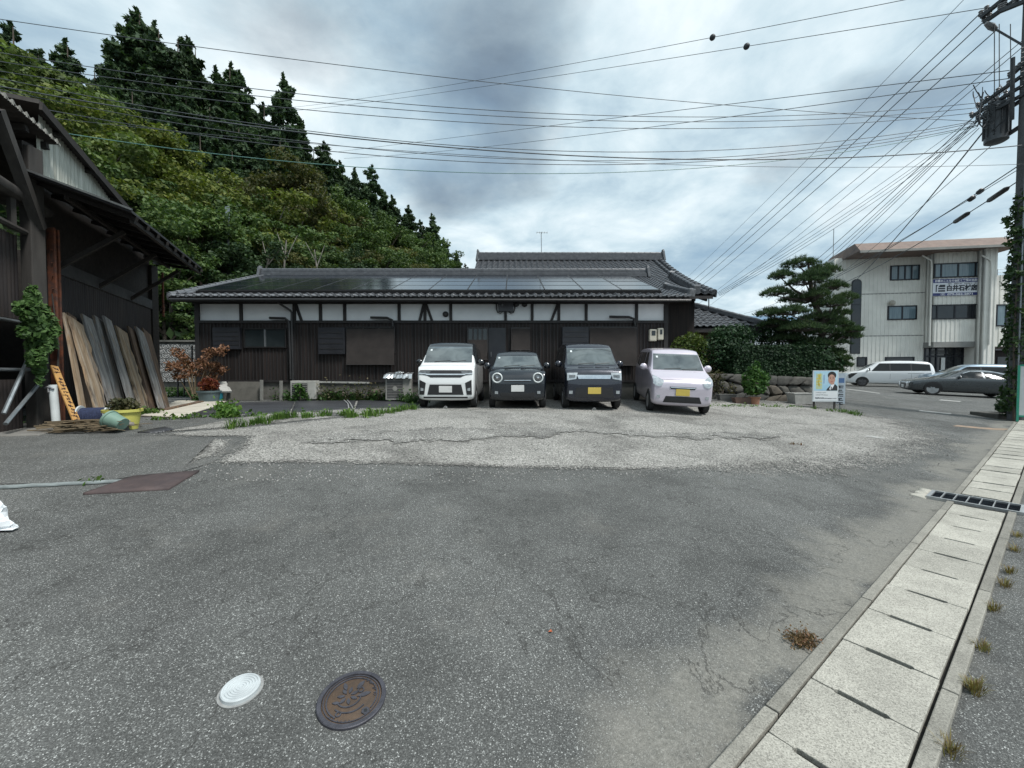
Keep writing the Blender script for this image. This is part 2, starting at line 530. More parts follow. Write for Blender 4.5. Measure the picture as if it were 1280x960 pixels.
# darker resurfaced strip by the shed
dpoly = px_poly([(-160, 545), (40, 545), (120, 549), (190, 546), (250, 549), (300, 550), (288, 563), (262, 580), (215, 594), (160, 597), (120, 604), (-160, 607)])
darks = drape('resurfaced_strip', dpoly, .006, MAT_ASPH2, .25, .25, .03)
struct(darks)

def in_poly(x, y, pts):
    r = False; n = len(pts); j = n - 1
    for i in range(n):
        xi, yi, xj, yj = pts[i][0], pts[i][1], pts[j][0], pts[j][1]
        if (yi > y) != (yj > y) and x < (xj - xi) * (y - yi) / (yj - yi) + xi: r = not r
        j = i
    return r
def scatter_stones(name, pts, n, r0, r1, mat, dz=.012, edge=None):
    V = []; Fq = []
    xs = [p[0] for p in pts]; ys = [p[1] for p in pts]; k = 0; tries = 0
    while k < n and tries < n * 12:
        tries += 1
        x = random.uniform(min(xs), max(xs)); y = random.uniform(min(ys), max(ys))
        if not in_poly(x, y, pts): continue
        r = random.uniform(r0, r1) * random.choice((.7, 1, 1, 1.25)); a = random.uniform(0, 6.28); z = H(x, y) + dz + r * .15
        o = len(V)
        for q in range(4):
            rr = r * random.uniform(.7, 1.2)
            V.append((x + rr * cos(a + q * 1.57), y + rr * sin(a + q * 1.57), z + random.uniform(-.2, .2) * r))
        V.append((x, y, z + r * random.uniform(.5, .8))); V.append((x, y, z - r * .5))
        for q in range(4):
            Fq.append((o + q, o + (q + 1) % 4, o + 4)); Fq.append((o + (q + 1) % 4, o + q, o + 5))
        k += 1
    return stuff(tag(mesh_np(name, V, Fq, mat), name.replace('_', ' '), None))
b_ = NB('loose_stone'); q_ = b_.n('ShaderNodeNewGeometry')
b_.color(b_.ramp(q_.outputs['Random Per Island'], [(0, (.12, .12, .112)), (.5, (.26, .256, .24)), (1, (.43, .425, .405))])); b_.rough(.9)
MAT_STONE = b_.m
scatter_stones('loose_gravel', gpoly, 8000, .006, .014, MAT_STONE)['label'] = 'loose pale gravel lying along the strip before the house'
spill = px_poly([(200, 602), (640, 604), (1000, 592), (1195, 560), (1150, 545), (640, 575), (250, 580)])
scatter_stones('strewn_pebbles', spill, 3500, .005, .013, MAT_STONE, .0)['label'] = 'pebbles strewn over the asphalt beside the gravel strip'
spill2 = [(-5, 2.2), (5, 2.4), (8, 6), (-4, 6)]
scatter_stones('asphalt_grit', spill2, 900, .003, .008, MAT_STONE, .0)['label'] = 'pale grit lying on the worn asphalt'

# ================================================================== GUTTER WITH COVER SLABS
GT = Vector((.808, .589, 0)); GN = Vector((-.589, .808, 0))
def gp(t, s, z=0.0):
    q = GT * t + GN * s
    return Vector((q.x, q.y, H(q.x, q.y) * (0 if False else 1) + z))
def gz(t): return .009 * max(0, 1.0 * t - 7)
def gq(t, s, z): q = GT * t + GN * s; return Vector((q.x, q.y, gz(t) + z))
def conc(name, c, sp=.5, sc=120):
    b = NB(name); p = b.pos()
    g = b.sepx(b.voro(p, sc))[0]
    st = b.ramp(g, [(0, .55), (.3, .9), (.7, 1.08), (1, 1.35)])
    rnd = b.n('ShaderNodeObjectInfo').outputs['Random']
    base = b.mix(1.0, c, b.ramp(rnd, [(0, .86), (1, 1.1)]), 'MULTIPLY')
    base = b.mix(1.0, base, b.ramp(b.noise(p, 3.5, 6, .65), [(.3, .78), (.6, 1.06)]), 'MULTIPLY')
    b.color(b.mix(sp, base, b.mix(1.0, base, st, 'MULTIPLY'))); b.rough(.88); b.set('Specular IOR Level', .25)
    b.bump(b.math('ADD', g, b.noise(p, 300, 2)), .35, .003)
    return b.m
MAT_SLAB = conc('slab_concrete', (.345, .335, .295), .95, 210)
MAT_KERB = conc('kerb_concrete', (.235, .228, .2), .8, 220)
MAT_GAPSHADE = M('gap_dirt_shade', (.016, .016, .015), (.035, .032, .026), 20, .95, bump=.4)  # wet dirt, near black so its colour also carries the shade of the gaps
gutter = MB()
for i in range(60):
    t0, t1 = -2 + i * .35, -2 + (i + 1) * .35
    if 6.98 <= t0 < 7.2: continue
    gutter.add([gq(t0, .262, .004), gq(t0, .755, .004), gq(t1, .755, .004), gq(t1, .262, .004)], [(0, 3, 2, 1)])
gut = gutter.build('gutter_channel', MAT_GAPSHADE, None)
struct(gut)
def slab_mesh(seed):
    r = random.Random(seed)
    L, W = .492, .379; hw = .1; nd = .013
    o = [(-L/2, -W/2), (-L/2, -hw), (-L/2 + nd, -hw + .012), (-L/2 + nd, hw - .012), (-L/2, hw), (-L/2, W/2),
         (L/2, W/2), (L/2, hw), (L/2 - nd, hw - .012), (L/2 - nd, -hw + .012), (L/2, -hw), (L/2, -W/2)]
    o = [(a + r.uniform(-.0015, .0015), b + r.uniform(-.0015, .0015)) for a, b in o]
    m = MB(); m.prism(o, lambda u, v, t: Vector((u, v, t)), 0.004, .03)
    return m
ang = atan2(GT.y, GT.x)
protos = [slab_mesh(k).build('cover_slab', MAT_SLAB, gut, bevel=.003, local=True) for k in range(4)]
ts = [2.35 + .25 + .5 * k for k in range(-8, 9)] + [7.72 + .5 * k for k in range(0, 26)]
for i, t in enumerate(ts):
    o = protos[i] if i < 4 else copy_part(protos[i % 4], gut)
    q = gq(t, .508 + random.uniform(-.003, .003), .002 + random.uniform(0, .004))
    o.location = q; o.rotation_euler = (random.uniform(-.006, .006), random.uniform(-.006, .006) - .009 * (t > 7), ang + random.uniform(-.006, .006) + (pi if i % 3 == 0 else 0))
kproto = None
for s in (.278, .738):
    for k in range(-2, 12):
        a, bq = 1.0 * k * 1.5 - .2 + (.7 if s > .5 else 0), 1.0 * (k + 1) * 1.5 - .21 + (.7 if s > .5 else 0)
        segs = [(a, bq)]
        if a < 7.0 < bq or a < 7.45 < bq: segs = [(a, min(bq, 6.98)), (max(a, 7.44), bq)]
        for u, w in segs:
            if w - u < .05: continue
            m = MB(); m.v = [gq(u, s - .03, -.02), gq(w, s - .03, -.02), gq(w, s + .03, -.02), gq(u, s + .03, -.02), gq(u, s - .028, .03), gq(w, s - .028, .03), gq(w, s + .028, .03), gq(u, s + .028, .03)]
            m.f = [(3, 2, 1, 0), (4, 5, 6, 7), (0, 1, 5, 4), (1, 2, 6, 5), (2, 3, 7, 6), (3, 0, 4, 7)]; m.mi = [0] * 6
            m.build('kerb_stone', MAT_KERB, gut, bevel=.005)
# cross drain grate
MAT_GALV = M('galvanised_steel', (.52, .53, .53), (.36, .37, .37), 14, .45, .75, .1)
MAT_PIT = M('drain_dark', (.008, .01, .013), (.015, .018, .02), 5, .9)  # near black: the shade of pit and hole is put into this colour
MAT_BARS = M('grate_dark_bar', (.05, .06, .075), (.03, .035, .045), 8, .4, .6)
g0 = gq(7.2, .5, 0)
grate = thing('drain_grate', g0, 'steel drain grating in a pale frame crossing the slab gutter', 'drain grate')
fz = .034
m = MB()
for t in (7.02, 7.40): m.beam(gq(t, .215, fz - .015), gq(t, .93, fz - .015), .03, .035)
for s in (.215, .93): m.beam(gq(7.005, s, fz - .015), gq(7.415, s, fz - .015), .035, .034)
m.build('frame', MAT_GALV, grate)
m = MB(); m.v = [gq(7.02, .22, .0065), gq(7.4, .22, .0065), gq(7.4, .92, .0065), gq(7.02, .92, .0065)]; m.f = [(0, 1, 2, 3)]; m.mi = [0]
m.build('pit_shade', MAT_PIT, grate)  # flat sheet painted dark in place of an open pit
for k in range(6):
    s = .318 + k * .102
    m = MB(); m.beam(gq(7.034, s, fz - .012), gq(7.386, s, fz - .012), .008, .03)
    m.build('bar', MAT_GALV, grate)
for k in range(6):
    t = 7.07 + k * .056
    m = MB(); m.beam(gq(t, .235, fz - .02), gq(t, .915, fz - .02), .006, .02); m.build('cross_bar', MAT_BARS, grate)
# concrete collar around the grate's end
m = drape('concrete_collar', [gq(6.95, .95, 0), gq(7.5, .95, 0), gq(7.48, 1.06, 0), gq(6.97, 1.08, 0)], .012, MAT_SLAB, .1, .06, .015, skirt=.02); struct(m)
m = drape('concrete_collar', [gq(6.93, -.12, 0), gq(7.5, -.12, 0), gq(7.5, .195, 0), gq(6.93, .195, 0)], .012, MAT_SLAB, .1, .06, .012, skirt=.02); struct(m)

# ================================================================== COVERS AND PLATE IN THE ASPHALT
def ground_frame(px, py):
    c = G(px, py); e = .05
    nx = (H(c.x + e, c.y) - H(c.x - e, c.y)) / (2 * e); ny = (H(c.x, c.y + e) - H(c.x, c.y - e)) / (2 * e)
    nrm = Vector((-nx, -ny, 1)).normalized()
    return c, nrm.to_track_quat('Z', 'Y').to_matrix()
MAT_WPLASTIC = M('white_plastic_cap', (.50, .54, .55), (.38, .41, .42), 12, .5)
c, R = ground_frame(301, 864)
capt = thing('pipe_cap', c, 'round white plastic inspection cap with grooved rings set in the asphalt', 'pipe cap')
rc = .072
m = MB()
prof = [(rc + .004, -.03), (rc + .004, .018), (rc, .022)]
for k in range(6):
    r = rc * (.93 - .15 * k)
    prof += [(r, .022), (r - .002, .018), (r - .0045, .018), (r - .0065, .022)]
prof += [(.0, .0215)]
m.lathe(prof, 40, c, R); m.build('cap_disc', MAT_WPLASTIC, capt, smooth=True)
m = MB(); m.lathe([(rc + .004, .002), (rc + .016, .004), (rc + .016, .001)], 40, c, R); m.build('rim', M('cap_rim', (.30, .31, .30), (.2, .2, .2), 30, .8), capt)

MAT_CAST = M('cast_iron_grey', (.085, .085, .10), (.055, .055, .065), 25, .55, .5, .25, 120)
MAT_RUSTY = M('cast_iron_rust', (.095, .062, .04), (.062, .044, .032), 18, .7, .2, .35, 150)
c, R = ground_frame(440, 875)
mh = thing('manhole_cover', c, 'round brown cast iron cover with flower relief inside a grey ring', 'manhole cover')
rm = .145
m = MB(); m.lathe([(rm, -.03), (rm, .010), (rm - .003, .013), (rm * .87, .013), (rm * .86, .006), (rm * .86, -.03)], 56, c, R); m.build('frame_ring', MAT_CAST, mh, smooth=True)
m = MB(); m.lathe([(rm * .855, -.03), (rm * .855, .006), (rm * .84, .007), (0, .0071)], 56, c, R); m.build('plate', MAT_RUSTY, mh, smooth=True)
def arc(m, r, a0, a1, w, z0=.006, z1=.0115, n=18, cx=0, cy=0):
    for k in range(n):
        u, v = a0 + (a1 - a0) * k / n, a0 + (a1 - a0) * (k + 1) / n
        q = [(r - w, u), (r + w, u), (r + w, v), (r - w, v)]
        pts = [(cx + rr * cos(a), cy + rr * sin(a)) for rr, a in q]
        m.prism(pts, lambda x, y, t: c + R @ Vector((x, y, t)), z0, z1)
m = MB()
arc(m, rm * .72, radians(-60), radians(215), .0028, n=40)
arc(m, rm * .805, 0, 2 * pi, .002, n=56)
def leaf2(m, x, y, a, L, w):
    pts = []
    for k in range(7): u = k / 6; pts.append((u * L, w * sin(pi * u)))
    for k in range(5, 0, -1): u = k / 6; pts.append((u * L, -w * sin(pi * u)))
    ca, sa = cos(a), sin(a)
    m.prism([(x + ca * p - sa * q, y + sa * p + ca * q) for p, q in pts], lambda x, y, t: c + R @ Vector((x, y, t)), .006, .0115)
for k in range(7):
    leaf2(m, -.012 + .012 * cos(k * .9), .018 + .012 * sin(k * .9), k * .9, .034, .0075)
leaf2(m, -.01, .05, 1.5, .045, .009); leaf2(m, .03, .035, .5, .05, .01); leaf2(m, .02, -.005, -.2, .06, .011); leaf2(m, -.05, .0, 2.6, .035, .007)
arc(m, .05, radians(190), radians(330), .0028, cx=-.01, cy=.01); arc(m, .075, radians(200), radians(300), .0028, cx=-.005, cy=.005)
arc(m, .012, 0, 6.28, .0026, cx=.045, cy=.02, n=14); arc(m, .010, 0, 6.28, .0026, cx=-.07, cy=-.05, n=14)
for k in range(9):   # worn raised characters along the rim
    a = radians(-28 + k * 9)
    for j in range(2):
        x, y = rm * .70 * cos(a) + random.uniform(-.004, .004), rm * .70 * sin(a) + j * .005
        leaf2(m, x, y, random.uniform(0, 3), .011, .0018)
for k in range(6):
    a = radians(205 + k * 9); leaf2(m, rm * .74 * cos(a), rm * .74 * sin(a), a + random.uniform(-.6, .6), .013, .002)
m.build('relief', MAT_CAST, mh)
m = MB(); m.lathe([(.018, .006), (.018, .0122), (0, .0122)], 6, c + R @ Vector((.03, -.095, 0)), R); m.build('lift_lug', MAT_CAST, mh)
m = MB(); m.lathe([(.008, .0123), (.008, .0128), (0, .0128)], 8, c + R @ Vector((.03, -.095, 0)), R); m.build('lift_hole', MAT_PIT, mh)

MAT_PLATE = M('rusted_plate', (.085, .062, .06), (.058, .045, .046), 5, .75, .25, .25, 60)
pl = [G(104, 619), G(166, 597), G(249, 590), G(211, 613)]
o = drape('steel_plate', pl, .022, MAT_PLATE, .3, .2, .004, skirt=.02)
tag(o, 'flat rust brown steel plate lying over the drain in the asphalt', 'steel plate')
m = MB()
a, bq = G(-20, 612), G(150, 603)
for k in range(2):
    off = Vector((0, k * .045 - .02, .012))
    pts = [a.lerp(bq, u) for u in np.linspace(0, 1, 14)]
    m.tube([Vector((p.x, p.y, H(p.x, p.y))) + off + Vector((0, .01 * sin(i * 1.7 + k), 0)) for i, p in enumerate(pts)], .014, 7)
tag(m.build('drain_hose', M('hose_greygreen', (.22, .25, .25), (.15, .17, .17), 10, .5), None, smooth=True, org=a), 'pair of pale grey hoses running to the rusty plate', 'hose')
# white plastic bag cut by the frame edge
c = G(-12, 662)
m = MB()
pts = []
for j in range(9):
    v = j / 8
    for i in range(16):
        w = 2 * pi * i / 16
        r = (.13 * (1 - .75 * v ** 1.3)) * (1 + .22 * sin(3 * w + j) + random.uniform(-.1, .1))
        pts.append((c.x + r * cos(w), c.y + r * sin(w) * .8, c.z + .004 + .24 * v + random.uniform(-.008, .008)))
m.v = pts
m.f = [(j * 16 + i, j * 16 + (i + 1) % 16, (j + 1) * 16 + (i + 1) % 16, (j + 1) * 16 + i) for j in range(8) for i in range(16)] + [tuple(range(128, 144))]; m.mi = [0] * len(m.f)
m.add([c + Vector((.05, -.05, .01)), c + Vector((.2, -.03, .008)), c + Vector((.19, .02, .012)), c + Vector((.08, .05, .05))], [(0, 1, 2, 3)])
m.add([c + Vector((.05, -.05, .01)), c + Vector((.19, .02, .012)), c + Vector((.08, .05, .05))], [(0, 1, 2)])
tag(m.build('plastic_bag', M('white_film', (.75, .78, .8), (.65, .68, .7), 6, .4), None, org=c), 'crumpled white plastic bag sitting on the asphalt', 'bag')
# fallen leaf
c = G(688, 791); m = MB()
m.add([c + Vector((-.013, 0, .004)), c + Vector((-.004, -.01, .012)), c + Vector((.012, -.003, .006)), c + Vector((.004, .01, .014)), c + Vector((0, 0, .003))], [(0, 1, 4), (1, 2, 4), (2, 3, 4), (3, 0, 4)])
tag(m.build('fallen_leaf', M('leaf_orange', (.42, .11, .04), (.3, .08, .03), 40, .7), None, org=c), 'small curled orange leaf lying on bare asphalt', 'leaf')

# ================================================================== THE LONG HOUSE
DW = 13.7                                   # depth of the front wall
def hx(px, d=DW): return (px - 640) / F_PX * d / 1.0
def hz(py, d=DW): return P(640, py, d).z
MAT_PLASTER = M('white_plaster', (.74, .76, .77), (.64, .66, .67), 1.2, .85, bump=.1)
MAT_TIMBER = M('black_timber', (.012, .011, .012), (.022, .019, .018), 9, .7, bump=.2, stretch=(1, 1, .15))
def siding_mat():
    b = NB('dark_board_siding'); p = b.pos()
    v = b.mapping(p, (8, 8, .35))
    f = b.noise(v, 2.2, 6, .65)
    c = b.ramp(f, [(.3, (.009, .0075, .0078)), (.55, (.019, .014, .013)), (.75, (.034, .023, .019))])
    q = b.n('ShaderNodeNewGeometry').outputs['Random Per Island']
    c = b.mix(1.0, c, b.ramp(q, [(0, .7), (1, 1.5)]), 'MULTIPLY')
    b.color(c); b.rough(.75); b.set('Specular IOR Level', .3)
    b.bump(b.noise(v, 9, 4), .3, .004)
    return b.m
MAT_SIDING = siding_mat()
MAT_TILE = M('smoked_roof_tile', (.058, .062, .069), (.115, .12, .13), 7, .42, .15, .15, 40, lo=.35, hi=.75)
MAT_TILE_L = M('eave_tile_grey', (.16, .165, .175), (.09, .094, .10), 9, .4, .1, .1, 40)
MAT_FOUND = M('foundation_concrete', (.15, .145, .13), (.06, .06, .052), 2.2, .9, bump=.3)
MAT_GLASS = M('window_glass_dark', (.018, .024, .026), (.03, .038, .04), 1.5, .06, 0, spec=.6)
MAT_ALU = M('aluminium_bronze', (.03, .03, .032), (.045, .043, .042), 10, .45, .5)
MAT_ALUS = M('aluminium_silver', (.30, .32, .33), (.24, .25, .26), 10, .4, .7)
MAT_SHUT = M('shutter_box_metal', (.028, .030, .037), (.02, .021, .025), 3, .5, .3)
def blind_mat():
    b = NB('reed_blind'); p = b.pos()
    w = b.n('ShaderNodeTexWave', wave_type='BANDS', bands_direction='Z'); w.inputs['Scale'].default_value = 26; w.inputs['Distortion'].default_value = .6
    b.l(p, w.inputs[0])
    c = b.mix(w.outputs['Fac'], (.012, .010, .010), (.045, .036, .032))
    c = b.mix(1.0, c, b.ramp(b.noise(p, 3, 5), [(.3, .7), (.7, 1.3)]), 'MULTIPLY')
    b.color(c); b.rough(.8); b.bump(w.outputs['Fac'], .6, .006)
    return b.m
MAT_BLIND = blind_mat()
MAT_PIPE = M('black_pipe', (.014, .013, .014), (.02, .02, .02), 8, .45)

hb = Vector((hx(247), DW, .72))
house = thing('long_house', hb, 'long dark timber house with white plaster band, tiled roof and solar panels', 'house')
xL, xR = hx(247), hx(833)
zF, zM, zT = hz(476), hz(402), hz(379.5)    # top of foundation, top of boards, top of plaster
DB = 22.3
# inner wall body
m = MB(); m.span(xL + .03, xR - .03, DW + .05, DB, .55, zT + .12); m.build('wall', MAT_PLASTER, house)
m = MB(); m.span(xL + .02, xR - .02, DW - .03, DW + .1, .45, zF - .02); m.build('foundation', MAT_FOUND, house)
# individual plaster bays between the posts
posts = [249.5, 304, 370, 402.5, 432.5, 500, 532, 564, 632, 665, 698, 732, 794.5, 831]
wpost = {249.5: 5.5, 831: 5}
for a, bq in zip(posts[:-1], posts[1:]):
    m = MB(); m.span(hx(a), hx(bq), DW - .01, DW + .06, zM, zT); m.build('plaster_panel', MAT_PLASTER, house)
for a in posts:
    w = wpost.get(a, 3.4) / F_PX * DW
    z0 = zF if a in (249.5, 831, 370) else zM
    m = MB(); m.span(hx(a) - w / 2, hx(a) + w / 2, DW - .075, DW + .02, z0, zT + .06); m.build('post', MAT_TIMBER, house)
for a, b2 in ((371.5, 379), (531, 525), (533, 541), (697, 688.5)):
    m = MB(); m.beam((hx(a), DW - .04, zT), (hx(b2), DW - .04, zM), .085, .05, (0, 1, 0)); m.build('brace', MAT_TIMBER, house)
m = MB(); m.span(xL - .02, xR + .02, DW - .085, DW + .03, zM - .06, zM + .03); m.build('rail_beam', MAT_TIMBER, house)
m = MB(); m.span(xL - .05, xR + .05, DW - .10, DW + .04, zT - .02, zT + .14); m.build('wall_plate', MAT_TIMBER, house)
# vertical boards
m = MB(); x = xL + .05; bw = .118
while x < xR - .06:
    dy = random.uniform(-.004, .004)
    m.span(x, min(x + bw - .008, xR - .04), DW - .035 + dy, DW + .06, zF, zM - .05)
    x += bw
sd_ = m.build('board_siding', MAT_SIDING, house); stuff(sd_)
m = MB(); x = xL + .05 + bw
while x < xR - .1:
    if random.random() < .98: m.span(x - .018, x + .014, DW - .052, DW - .02, zF + .004, zM - .06)
    x += bw
stuff(m.build('batten_strips', MAT_TIMBER, house))
m = MB(); m.span(xL - .02, xR + .02, DW - .09, DW + .03, zF - .05, zF + .03); m.build('sill_beam', MAT_TIMBER, house)
# side wall boards (left gable end seen from a step aside)
m = MB(); m.span(xL - .03, xL + .02, DW + .06, DB, zF, zT + .1); m.build('side_wall', MAT_SIDING, house)

def flat(px0, px1, py0, py1, off0, off1, name, mat, parent=house, bevel=0.0):
    m = MB(); m.span(hx(px0), hx(px1), DW - off1, DW - off0, hz(py1), hz(py0))
    return m.build(name, mat, parent, bevel=bevel)
def window(px0, px1, py0, py1, panes=2, name='window', frame=MAT_ALU, glass=MAT_GLASS):
    w = flat(px0, px1, py0, py1, .03, .07, name, glass)
    f = MB(); t = .035
    x0, x1, z0, z1 = hx(px0), hx(px1), hz(py1), hz(py0); ya, yb = DW - .105, DW - .03
    f.span(x0 - t, x1 + t, ya, yb, z1, z1 + t); f.span(x0 - t, x1 + t, ya, yb, z0 - t, z0)
    f.span(x0 - t, x0, ya, yb, z0, z1); f.span(x1, x1 + t, ya, yb, z0, z1)
    f.build('frame', frame, w)
    for k in range(1, panes):
        xm = x0 + (x1 - x0) * k / panes; g = MB(); g.span(xm - .025, xm + .025, DW - .1, DW - .06, z0 + .001, z1 - .001)
        g.build('mullion', MAT_ALUS if panes == 2 else frame, w)
    return w
def shutter_box(px0, px1, py0, py1):
    o = flat(px0, px1, py0, py1, .03, .16, 'shutter_box', MAT_SHUT, bevel=.01)
    for k in range(1, 5):
        z = hz(py0) + (hz(py1) - hz(py0)) * k / 5
        m = MB(); m.span(hx(px0) + .03, hx(px1) - .03, DW - .168, DW - .16, z - .012, z + .012); m.build('rib', MAT_ALU, o)
def blind(px0, px1, py0, py1):
    x0, x1, z0, z1 = hx(px0), hx(px1), hz(py1), hz(py0)
    m = MB(); m.add([(x0, DW - .10, z1), (x1, DW - .10, z1), (x1, DW - .17, z0), (x0, DW - .17, z0), (x0, DW - .085, z1), (x1, DW - .085, z1), (x1, DW - .155, z0), (x0, DW - .155, z0)],
          [(0, 3, 2, 1), (4, 5, 6, 7), (0, 1, 5, 4), (2, 3, 7, 6), (1, 2, 6, 5), (3, 0, 4, 7)])
    o = m.build('reed_blind', MAT_BLIND, house)
    m = MB(); m.tube([(x0 - .02, DW - .165, z0), (x1 + .02, DW - .165, z0)], .014, 6); m.build('bottom_rail', MAT_TIMBER, o)
window(309, 359, 412, 433.5); shutter_box(271, 304.5, 410, 437)
shutter_box(401, 433.5, 410, 443); window(436, 494, 410, 440, 3, frame=MAT_ALU); blind(435.5, 494.5, 411, 456)
window(586, 609, 411, 440, 4, frame=MAT_ALU); blind(585, 609.5, 425, 450)
d_ = flat(611, 632, 410, 474, .03, .06, 'door', M('dark_door', (.010, .011, .016), (.015, .016, .02), 3, .4))
m = MB(); m.tube([(hx(614), DW - .09, hz(440)), (hx(614), DW - .09, hz(446))], .012, 6); m.build('handle', MAT_ALUS, d_)
window(640, 661, 411, 440, 2, frame=MAT_ALU); blind(639, 662, 410, 438)
shutter_box(702, 734.5, 409, 440); window(737, 793, 410, 440, 3, frame=MAT_ALU); blind(736, 794, 409, 457)
# pipes
def pipe(pts, r=.04, name='pipe', par=house, mat=MAT_PIPE):
    m = MB(); m.tube(pts, r, 8); return m.build(name, mat, par, smooth=True)
yp = DW - .13
pipe([(hx(341), yp, hz(398)), (hx(360), yp, hz(398.5)), (hx(364.5), yp, hz(402)), (hx(365), yp, hz(410)), (hx(366), yp, hz(474))], .042, 'vent_pipe')
pipe([(hx(356), yp - .25, hz(376)), (hx(357), yp - .2, hz(381)), (hx(367), yp, hz(389)), (hx(368.5), yp, hz(392)), (hx(369), yp, hz(497))], .038, 'downpipe')
pipe([(hx(465.5), yp, hz(397.5)), (hx(486), yp, hz(398)), (hx(492), yp, hz(400.5)), (hx(493), yp, hz(409))], .042, 'vent_pipe')
pipe([(hx(760), yp, hz(396.5)), (hx(784), yp, hz(397)), (hx(790), yp, hz(399)), (hx(792), yp, hz(408))], .042, 'vent_pipe')
for px_, py_ in ((557.5, 393), (645, 380.5), (655.5, 380.5)):
    m = MB(); R = Matrix.Rotation(radians(90), 3, 'X')
    m.lathe([(.10, 0), (.10, .06), (.085, .10), (.05, .125), (0, .13)], 16, (hx(px_), DW, hz(py_)), R); m.build('vent_hood', MAT_ALU, house, smooth=True)
# junction box with looping cables
jb = flat(623, 641.5, 378, 390, .02, .13, 'junction_box', M('box_plastic', (.05, .052, .06), (.04, .04, .045), 5, .5), bevel=.012)
for sx in (-1, 1):
    x0 = hx(632); m = MB()
    m.tube([(x0 + sx * .31, DW - .1, hz(377)), (x0 + sx * .31, DW - .1, hz(387)), (x0 + sx * .27, DW - .1, hz(391)), (x0 + sx * .18, DW - .1, hz(392)), (x0 + sx * .05, DW - .1, hz(389)), (x0 + sx * .03, DW - .1, hz(386))], .02, 6)
    m.build('cable', MAT_PIPE, jb, smooth=True)
m = MB(); m.sphere((hx(628), DW - .15, hz(382)), .035, 8, 6); m.build('lamp', MAT_ALUS, jb, smooth=True)
# electricity meters
for a, bq, c0, c1 in ((809.5, 818.5, 412, 427), (819.8, 827, 410.5, 425.5)):
    mm = flat(a, bq, c0, c1, .02, .16, 'electricity_meter', M('meter_beige', (.55, .52, .42), (.47, .44, .36), 8, .5), bevel=.03)
    x0, x1 = hx(a), hx(bq)
    m = MB(); m.span(x0 + .07, x1 - .05, DW - .166, DW - .155, hz(c0 + 8), hz(c0 + 2)); m.build('dial', MAT_GLASS, mm)

# ------------------------------------------------------------------ tiled roofs
def tile_sheet(m, O, U, Vv, nu, nv, wu, skip=None):
    """O lower-left corner, U along the eave, Vv up the slope; courses overlap like real pan tiles"""
    U = U.normalized(); L = Vv.length / nv; Vn = Vv.normalized(); Nn = U.cross(Vn).normalized()
    if Nn.z < 0: Nn = -Nn
    prof = [(0, .045), (.14, .062), (.30, .040), (.45, .008), (.72, .004), (.90, .022)]
    for j in range(nv):
        for i in range(nu):
            if skip and skip(i, j): continue
            o = len(m.v)
            for e in (0, 1):
                for k in range(7):
                    u, h = (prof[k] if k < 6 else (1, .045))
                    q = O + U * ((i + u) * wu) + Vn * ((j + e) * L + (.01 if e else -.02)) + Nn * (h + (.034 if e == 0 else .004))
                    m.v.append(tuple(q))
            for k in range(6):
                m.f.append((o + k, o + k + 1, o + 8 + k, o + 7 + k)); m.mi.append(0)
            # front lip
            o2 = len(m.v)
            for k in range(7):
                q = Vector(m.v[o + k]) - Nn * .032; m.v.append(tuple(q))
            for k in range(6):
                m.f.append((o2 + k, o2 + k + 1, o + k + 1, o + k)); m.mi.append(0)
def ridge(a, bq, parent, w=.22, h=.22, name='ridge', cap=.075, ends=True):
    a, bq = Vector(a), Vector(bq); d = (bq - a); L = d.length; d.normalize()
    m = MB()
    layers = 4
    for k in range(layers):
        ww = w * (1.15 - .12 * k) + (.02 if k % 2 else 0)
        z = -h / 2 + (k + .5) * h / layers
        m.beam(a + Vector((0, 0, z)), bq + Vector((0, 0, z)), ww, h / layers * .86)
    o = m.build(name, MAT_TILE, parent)
    n = max(2, int(L / .3)); m = MB()
    for k in range(n):
        p0 = a + d * (L * k / n); p1 = a + d * (L * (k + 1) / n + .02)
        m.tube([p0 + Vector((0, 0, h / 2 + .02)), p0 + d * .05 + Vector((0, 0, h / 2 + .02)), p1 + Vector((0, 0, h / 2 + .02))], [cap * 1.12, cap * 1.12, cap * .95], 9)
    m.build('ridge_cap', MAT_TILE, o, smooth=True)
    if ends:
        for p, s in ((a, -1), (bq, 1)):
            m = MB(); m.beam(p + d * (s * .02) + Vector((0, 0, .04)), p + d * (s * .14) + Vector((0, 0, .06)), w * 1.35, h * 1.55)
            m.beam(p + d * (s * .03) + Vector((0, 0, h * .9)), p + d * (s * .12) + Vector((0, 0, h * .95)), w * .7, h * .5); m.build('ridge_end_tile', MAT_TILE_L, o, bevel=.03)
    return o
# wing roof
dE, zE = 13.22, hz(371, 13.22)            # eave edge
dR = 17.9; zR = hz(347, dR)               # ridge line (under the ridge tiles)
xa, xb = -11.25, 5.9
Uv = Vector((1, 0, 0)); Vs = Vector((0, dR - dE, zR - zE))
nu = int((xb - xa) / .272); wu = (xb - xa) / nu
roof = MB()
back = Vector((0, DB + .5 - dR, -(zR - zE) * (DB + .5 - dR) / (dR - dE)))
A, B_ = Vector((xa, dE, zE - .02)), Vector((xb, dE, zE - .02)); C_, D_ = B_ + Vs, A + Vs
th = Vector((0, 0, -.10))
roof.add([A, B_, C_, D_, A + th, B_ + th, C_ + th, D_ + th, C_ + back, D_ + back, C_ + back + th, D_ + back + th],
         [(0, 1, 2, 3), (4, 7, 6, 5), (0, 4, 5, 1), (0, 3, 7, 4), (1, 5, 6, 2), (3, 2, 8, 9), (7, 11, 10, 6), (9, 8, 10, 11), (3, 9, 11, 7), (2, 6, 10, 8)])
rf = roof.build('roof', MAT_TIMBER, house)
tl = MB()
O_ = Vector((xa, dE, zE))
vcov = lambda i, j: False
sl = Vs.length; ncour = 20
